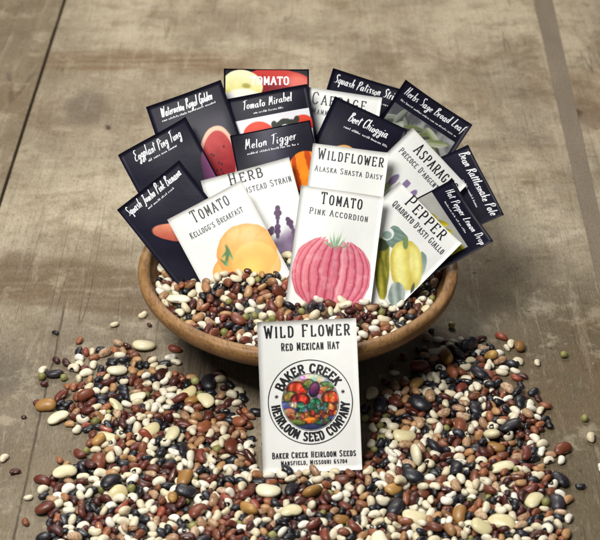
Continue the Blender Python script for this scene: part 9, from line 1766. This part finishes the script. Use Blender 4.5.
7,0,0,85,-1051,422,586,1,74,-73,-99, 11,1,0,87,-459,-741,729,99,11,16,8, 5,0,0,72,-340,47,820,99,-85,4,12, 11,0,0,106,-601,915,678,99,-38,-53,71, 7,0,0,109,223,-333,811,67,99,-76,70,
0,0,0,97,-161,-468,847,99,-61,38,-62, 0,0,0,112,-286,486,884,99,26,-7,-77, 7,1,0,95,-1056,-334,640,99,27,20,-23, 6,0,0,108,-536,1014,707,29,2,21,99, 7,0,0,98,433,-1036,582,40,23,99,34,
11,0,0,89,-451,444,871,99,28,0,-34, 4,1,0,88,624,-971,688,44,-99,-9,13, 11,1,0,92,883,-686,622,15,-90,99,-71, 0,0,0,72,759,-810,617,35,26,99,19, 11,0,0,103,226,1095,598,6,16,99,66,
0,0,0,102,595,994,628,99,-91,-67,18, 7,0,0,102,-188,-1080,597,42,-25,34,-99, 7,1,0,97,1115,-400,648,99,66,-25,-25, 11,0,0,85,-31,-239,796,16,99,42,15,
4,0,0,92,282,666,872,5,9,29,99, 11,0,0,89,337,95,819,26,-99,0,-8, 2,1,0,104,-617,-458,775,19,19,-35,-99, 11,1,0,86,-730,-708,704,14,-99,70,3, 2,0,0,74,1092,253,642,99,-58,19,33,
6,0,0,84,1077,-91,612,99,26,-11,7, 11,0,0,99,132,-1015,645,99,-86,-20,-97, 0,0,0,95,-880,722,590,99,73,30,70, 11,0,0,108,-1032,-122,628,10,22,99,-53, 2,0,0,113,-1019,355,682,99,1,-12,49,
6,0,0,85,380,987,672,39,99,49,63, 11,0,0,109,-1080,135,615,93,-3,-99,-42, 11,0,0,82,241,-218,797,7,-3,99,-64, 0,0,0,84,-861,-418,675,25,-99,36,-30, 11,0,0,104,213,944,729,0,-99,9,11,
4,1,0,74,-81,-782,762,99,13,-15,38, 4,0,0,72,-601,-897,599,39,-42,-99,10, 0,0,0,75,-445,-397,795,18,99,36,5, 0,0,0,84,609,825,684,54,-26,57,99, 11,0,0,72,-762,-644,651,56,33,-99,52,
6,0,0,83,1014,505,587,96,-10,20,-99, 11,0,0,97,417,5,832,99,-14,34,23, 11,0,0,119,-67,-995,655,84,99,-24,-61, 2,0,0,72,934,213,694,27,98,99,22,
]
BEAN_KINDS = [   # name, colour words, (length, width, thickness) m, kidney bend
    ('white_bean', 'small cream white bean', (.96, .62, .51), .10), ('lima_bean', 'big flat ivory lima bean', (1.85, 1.2, .66), .07),
    ('black_bean', 'small shiny black bean', (.98, .61, .49), .08), ('kidney_bean', 'dark maroon kidney bean', (1.20, .68, .55), .12),
    ('brown_bean', 'chestnut brown bean', (.96, .62, .51), .07), ('pinto_bean', 'tan bean with brown speckles', (1.10, .70, .56), .08),
    ('black_eyed_pea', 'small black eyed white bean', (.94, .66, .55), .12), ('green_pea', 'round olive green pea', (.62, .60, .58), .0),
    ('ochre_bean', 'plump ochre yellow bean', (1.65, 1.12, .84), .05), ('runner_bean', 'big blue black runner bean', (1.80, 1.15, .76), .07),
    ('rust_bean', 'big rust red bean', (1.62, 1.0, .74), .06), ('adzuki_bean', 'tiny wine red bean', (.66, .50, .46), .03)]


def bean_shape(kind, nu=18, nv=12):
    _, _, (L, W, T), bend = BEAN_KINDS[kind]
    V = [(1, 0, 0)]
    for j in range(1, nv):
        a = math.pi * j / nv
        for i in range(nu):
            b = 2 * math.pi * i / nu
            V.append((math.cos(a), math.sin(a) * math.cos(b), math.sin(a) * math.sin(b)))
    V.append((-1, 0, 0))
    V = np.array(V)
    x, y, z = V.T
    sx = np.sign(x) * np.abs(x) ** .92
    sc = (1 - np.abs(sx) ** 2.6).clip(0) ** .5 / np.maximum((1 - x * x).clip(0) ** .5, 1e-6)
    sc = np.where(np.abs(x) > .9999, 0, sc)
    r = 1.0 + 0.05 * sx
    X, Y, Z = L / 2 * sx, W / 2 * y * sc * r, T / 2 * z * sc * r
    Y = Y + bend * L * (0.35 - sx ** 2)
    Y = Y + bend * .8 * np.exp(-(sx / .3) ** 2) * np.clip(-y, 0, 1) ** 2 * W * .6
    F = [(0, 1 + i, 1 + (i + 1) % nu) for i in range(nu)]
    for j in range(nv - 2):
        for i in range(nu):
            a, b = 1 + j * nu + i, 1 + j * nu + (i + 1) % nu
            F.append((a, a + nu, b + nu, b))
    e = 1 + (nv - 1) * nu
    F += [(e - nu + i, e, e - nu + (i + 1) % nu) for i in range(nu)]
    return np.stack([X, Y, Z], 1) * 0.01, F, V


def bean_material(kind):
    name = BEAN_KINDS[kind][0]
    n = NT(name + '_skin')
    co = n.attr('bean_coord', 'Vector')
    rn = n.attr('bean_tone', 'Vector')
    r1, r2, r3 = n.sep(rn)
    off = n.new('ShaderNodeVectorMath', operation='ADD')
    sh = n.new('ShaderNodeVectorMath', operation='SCALE')
    n.put(sh.inputs[0], rn)
    sh.inputs['Scale'].default_value = 37.0
    n.put(off.inputs[0], co)
    n.put(off.inputs[1], sh.outputs[0])
    p = off.outputs[0]
    cx, cy, cz = n.sep(co)
    soft = n.noise(p, 1.6, 3, 0.6)
    fine = n.noise(p, 9.0, 3, 0.6)
    # the little scar where the bean sat in its pod
    hd = n.math('ADD', n.math('MULTIPLY', n.math('MULTIPLY', cx, cx), 12.0), n.math('MULTIPLY', n.math('MULTIPLY', cz, cz), 30.0))
    hil = n.math('MULTIPLY', n.step(hd, 1.0, 0.55), n.step(cy, -0.6, -0.8))
    rough, coat = 0.34, 0.25
    A = {0: ('e9e0c8', 'd9cba8', 'f1ebdc'), 1: ('e2d9b4', 'd3c592', 'ece6cc'), 2: ('16151b', '22222b', '0d0d11'), 3: ('512219', '391613', '6d3224'),
         4: ('7d4529', '5c2f1e', 'a0623e'), 5: ('b8946f', 'a27b5a', 'cdae8c'), 6: ('e6dcc4', 'd8caa9', 'efe8d6'), 7: ('8d8a4c', '75713a', 'a8a566'),
         8: ('a97c40', '8c6230', 'bd934f'), 9: ('24222a', '17161c', '383239'), 10: ('7d422b', '63301f', '9a5b3b'), 11: ('4a1d18', '341311', '682c22')}[kind]
    c = n.mix(r1, lin(A[0]), lin(A[1]))
    c = n.mix(n.step(r2, 0.55, 0.95), c, lin(A[2]))
    c = n.mix(n.step(soft, 0.48, 0.75, 0, 0.45), c, lin(A[1]))
    if kind in (0, 1, 6):
        c = n.mix(n.step(fine, 0.58, 0.75, 0, 0.28), c, lin('b39a70'))
        c = n.mix(n.math('MULTIPLY', hil, 0.75), c, lin('8f7a56'))
    if kind == 6:
        ed = n.math('ADD', n.math('MULTIPLY', n.math('MULTIPLY', cx, cx), 5.5), n.math('MULTIPLY', n.math('MULTIPLY', cz, cz), 1.4))
        ed = n.math('ADD', ed, n.math('MULTIPLY', n.math('SUBTRACT', fine, 0.5), 0.5))
        eye = n.math('MULTIPLY', n.step(ed, 1.05, 0.85), n.step(cy, 0.05, -0.20))
        c = n.mix(eye, c, lin('131116'))
        c = n.mix(hil, c, lin('e6dcc8'))
    if kind == 5:
        s = n.noise(n.new('ShaderNodeVectorMath', operation='ADD').outputs[0], 1) if False else n.noise(p, 3.4, 4, 0.65, 0.8)
        c = n.mix(n.step(s, 0.54, 0.60, 0, 0.85), c, lin('5d2f22'))
        c = n.mix(n.math('MULTIPLY', hil, 0.8), c, lin('e8d8c0'))
    if kind == 9:
        s = n.noise(p, 2.6, 4, 0.7, 1.0)
        c = n.mix(n.math('MULTIPLY', n.step(s, 0.56, 0.64, 0, 0.9), n.step(r3, 0.45, 0.6)), c, lin('66505c'))
    if kind == 4:
        c = n.mix(n.step(r3, 0.62, 0.9), c, lin('b58a5c'))
    if kind == 3:
        c = n.mix(n.step(r3, 0.75, 0.95), c, lin('93452f'))
    if kind in (2, 3, 4, 10, 11):
        c = n.mix(n.math('MULTIPLY', hil, 0.8), c, lin('d8cdbb'))
    if kind == 2:
        rough, coat = 0.26, 0.35
    n.bump(n.math('ADD', n.math('MULTIPLY', soft, 2.0), fine), 0.32, 0.0010)
    return n.finish(c, n.step(soft, 0.3, 0.7, rough - 0.05, rough + 0.12), coat, 0.18, 0.45)


STRAY_LABELS = [
    'small black bean lying on the crack in the board above the left spill',
    'white bean alone on the board, between the black bean and the bowl',
    'white bean alone on the board, close under the left wall of the bowl',
    'tiny red bean on the board, close under the left wall of the bowl',
    'outermost olive green pea at the upper left fringe of the left spill',
    'ochre bean at the far left tip of the left spill',
    'white bean alone at the left edge of the tabletop view',
    'dark maroon bean alone on the board, near the lower left corner',
    'tiny red bean alone on the grey board, left of the ochre bean',
    'green pea alone on the board, between the bowl and the top of the right spill',
    'pale green pea alone on the pitted board, far right of the bowl',
    'maroon bean alone on the board, just right of the right spill',
    'green pea alone near the right edge, just above a cream bean',
    'cream bean alone near the right edge, just below the green pea',
    'white bean cut by the right edge of the view',
    'white bean at the very top of the right spill, below the bowl',
    'maroon bean at the top right fringe of the right spill',
    'small black bean alone on the board right of the right spill',
    'maroon bean beside the lower right end of the right spill',
    'white bean alone in the lower right corner']

if BEAN_DATA:
    raw = np.array(BEAN_DATA).reshape(-1, 11)
    bk, bflag, bplace, bs = raw[:, 0], raw[:, 1], raw[:, 2], raw[:, 3] / 100
    bpos = raw[:, 4:7] * 1e-4
    bq = raw[:, 7:11].astype(float)
    bq /= np.linalg.norm(bq, axis=1)[:, None]
    shapes = [bean_shape(k) for k in range(12)]
    mats = [bean_material(k) for k in range(12)]
    rs = np.random.RandomState(5)
    tones = rs.rand(len(raw), 3)
    lump = rs.rand(len(raw), 6)
    PLACE = ['in the wooden bowl among the packets', 'in the spill left of the front packet', 'in the spill right of the front packet',
             'lying just in front of the front packet']

    def bean_verts(i):
        V, F, U = shapes[bk[i]]
        a, b, c = lump[i, :3]
        Vv = V * bs[i] * (1 + 0.03 * np.sin(U @ np.array([[3 * a], [4 * b], [3 * c]]) * 1.5 + 6 * lump[i, 3]))
        Vv = Vv * (1 + np.array([0.10, 0.10, 0.10]) * (lump[i, 3:6] - 0.5))
        w, x, y, z = bq[i]
        M = np.array([[1 - 2 * (y * y + z * z), 2 * (x * y - z * w), 2 * (x * z + y * w)], [2 * (x * y + z * w), 1 - 2 * (x * x + z * z), 2 * (y * z - x * w)],
                      [2 * (x * z - y * w), 2 * (y * z + x * w), 1 - 2 * (x * x + y * y)]])
        return Vv, M, F, U

    def add_bean_attrs(me, coord, tone):
        at = me.attributes.new('bean_coord', 'FLOAT_VECTOR', 'POINT')
        at.data.foreach_set('vector', coord.astype(np.float32).ravel())
        at = me.attributes.new('bean_tone', 'FLOAT_VECTOR', 'POINT')
        at.data.foreach_set('vector', tone.astype(np.float32).ravel())

    sv, sf, su, st, sm, base = [], [], [], [], [], 0
    for i in range(len(raw)):
        Vv, M, F, U = bean_verts(i)
        kname, words = BEAN_KINDS[bk[i]][0], BEAN_KINDS[bk[i]][1]
        if bflag[i]:
            me = bpy.data.meshes.new(kname)
            me.from_pydata([tuple(v) for v in Vv], [], F)
            me.materials.append(mats[bk[i]])
            me.polygons.foreach_set('use_smooth', [True] * len(me.polygons))
            add_bean_attrs(me, U, np.repeat(tones[i][None], len(U), 0))
            me.update()
            o = bpy.data.objects.new(kname, me)
            COL.objects.link(o)
            o.rotation_mode = 'QUATERNION'
            o.location = bpos[i]
            o.rotation_quaternion = bq[i]
            if bplace[i] >= 10:
                tag(o, STRAY_LABELS[bplace[i] - 10], 'bean')
            else:
                tag(o, words + ' ' + PLACE[bplace[i]], 'bean', kname.replace('_', ' ') + 's ' + PLACE[bplace[i]])
        else:
            sv.append(Vv @ M.T + bpos[i])
            sf += [tuple(base + q for q in f) for f in F]
            su.append(U)
            st.append(np.repeat(tones[i][None], len(U), 0))
            sm += [int(bk[i])] * len(F)
            base += len(U)
    if sv:
        me = bpy.data.meshes.new('mixed_beans')
        me.from_pydata([tuple(v) for v in np.concatenate(sv)], [], sf)
        for m in mats:
            me.materials.append(m)
        me.polygons.foreach_set('material_index', sm)
        me.polygons.foreach_set('use_smooth', [True] * len(me.polygons))
        add_bean_attrs(me, np.concatenate(su), np.concatenate(st))
        me.update()
        o = bpy.data.objects.new('mixed_beans', me)
        COL.objects.link(o)
        tag(o, 'small mixed dried beans filling the gaps of the bowl and the two spills', 'beans', None, 'stuff')
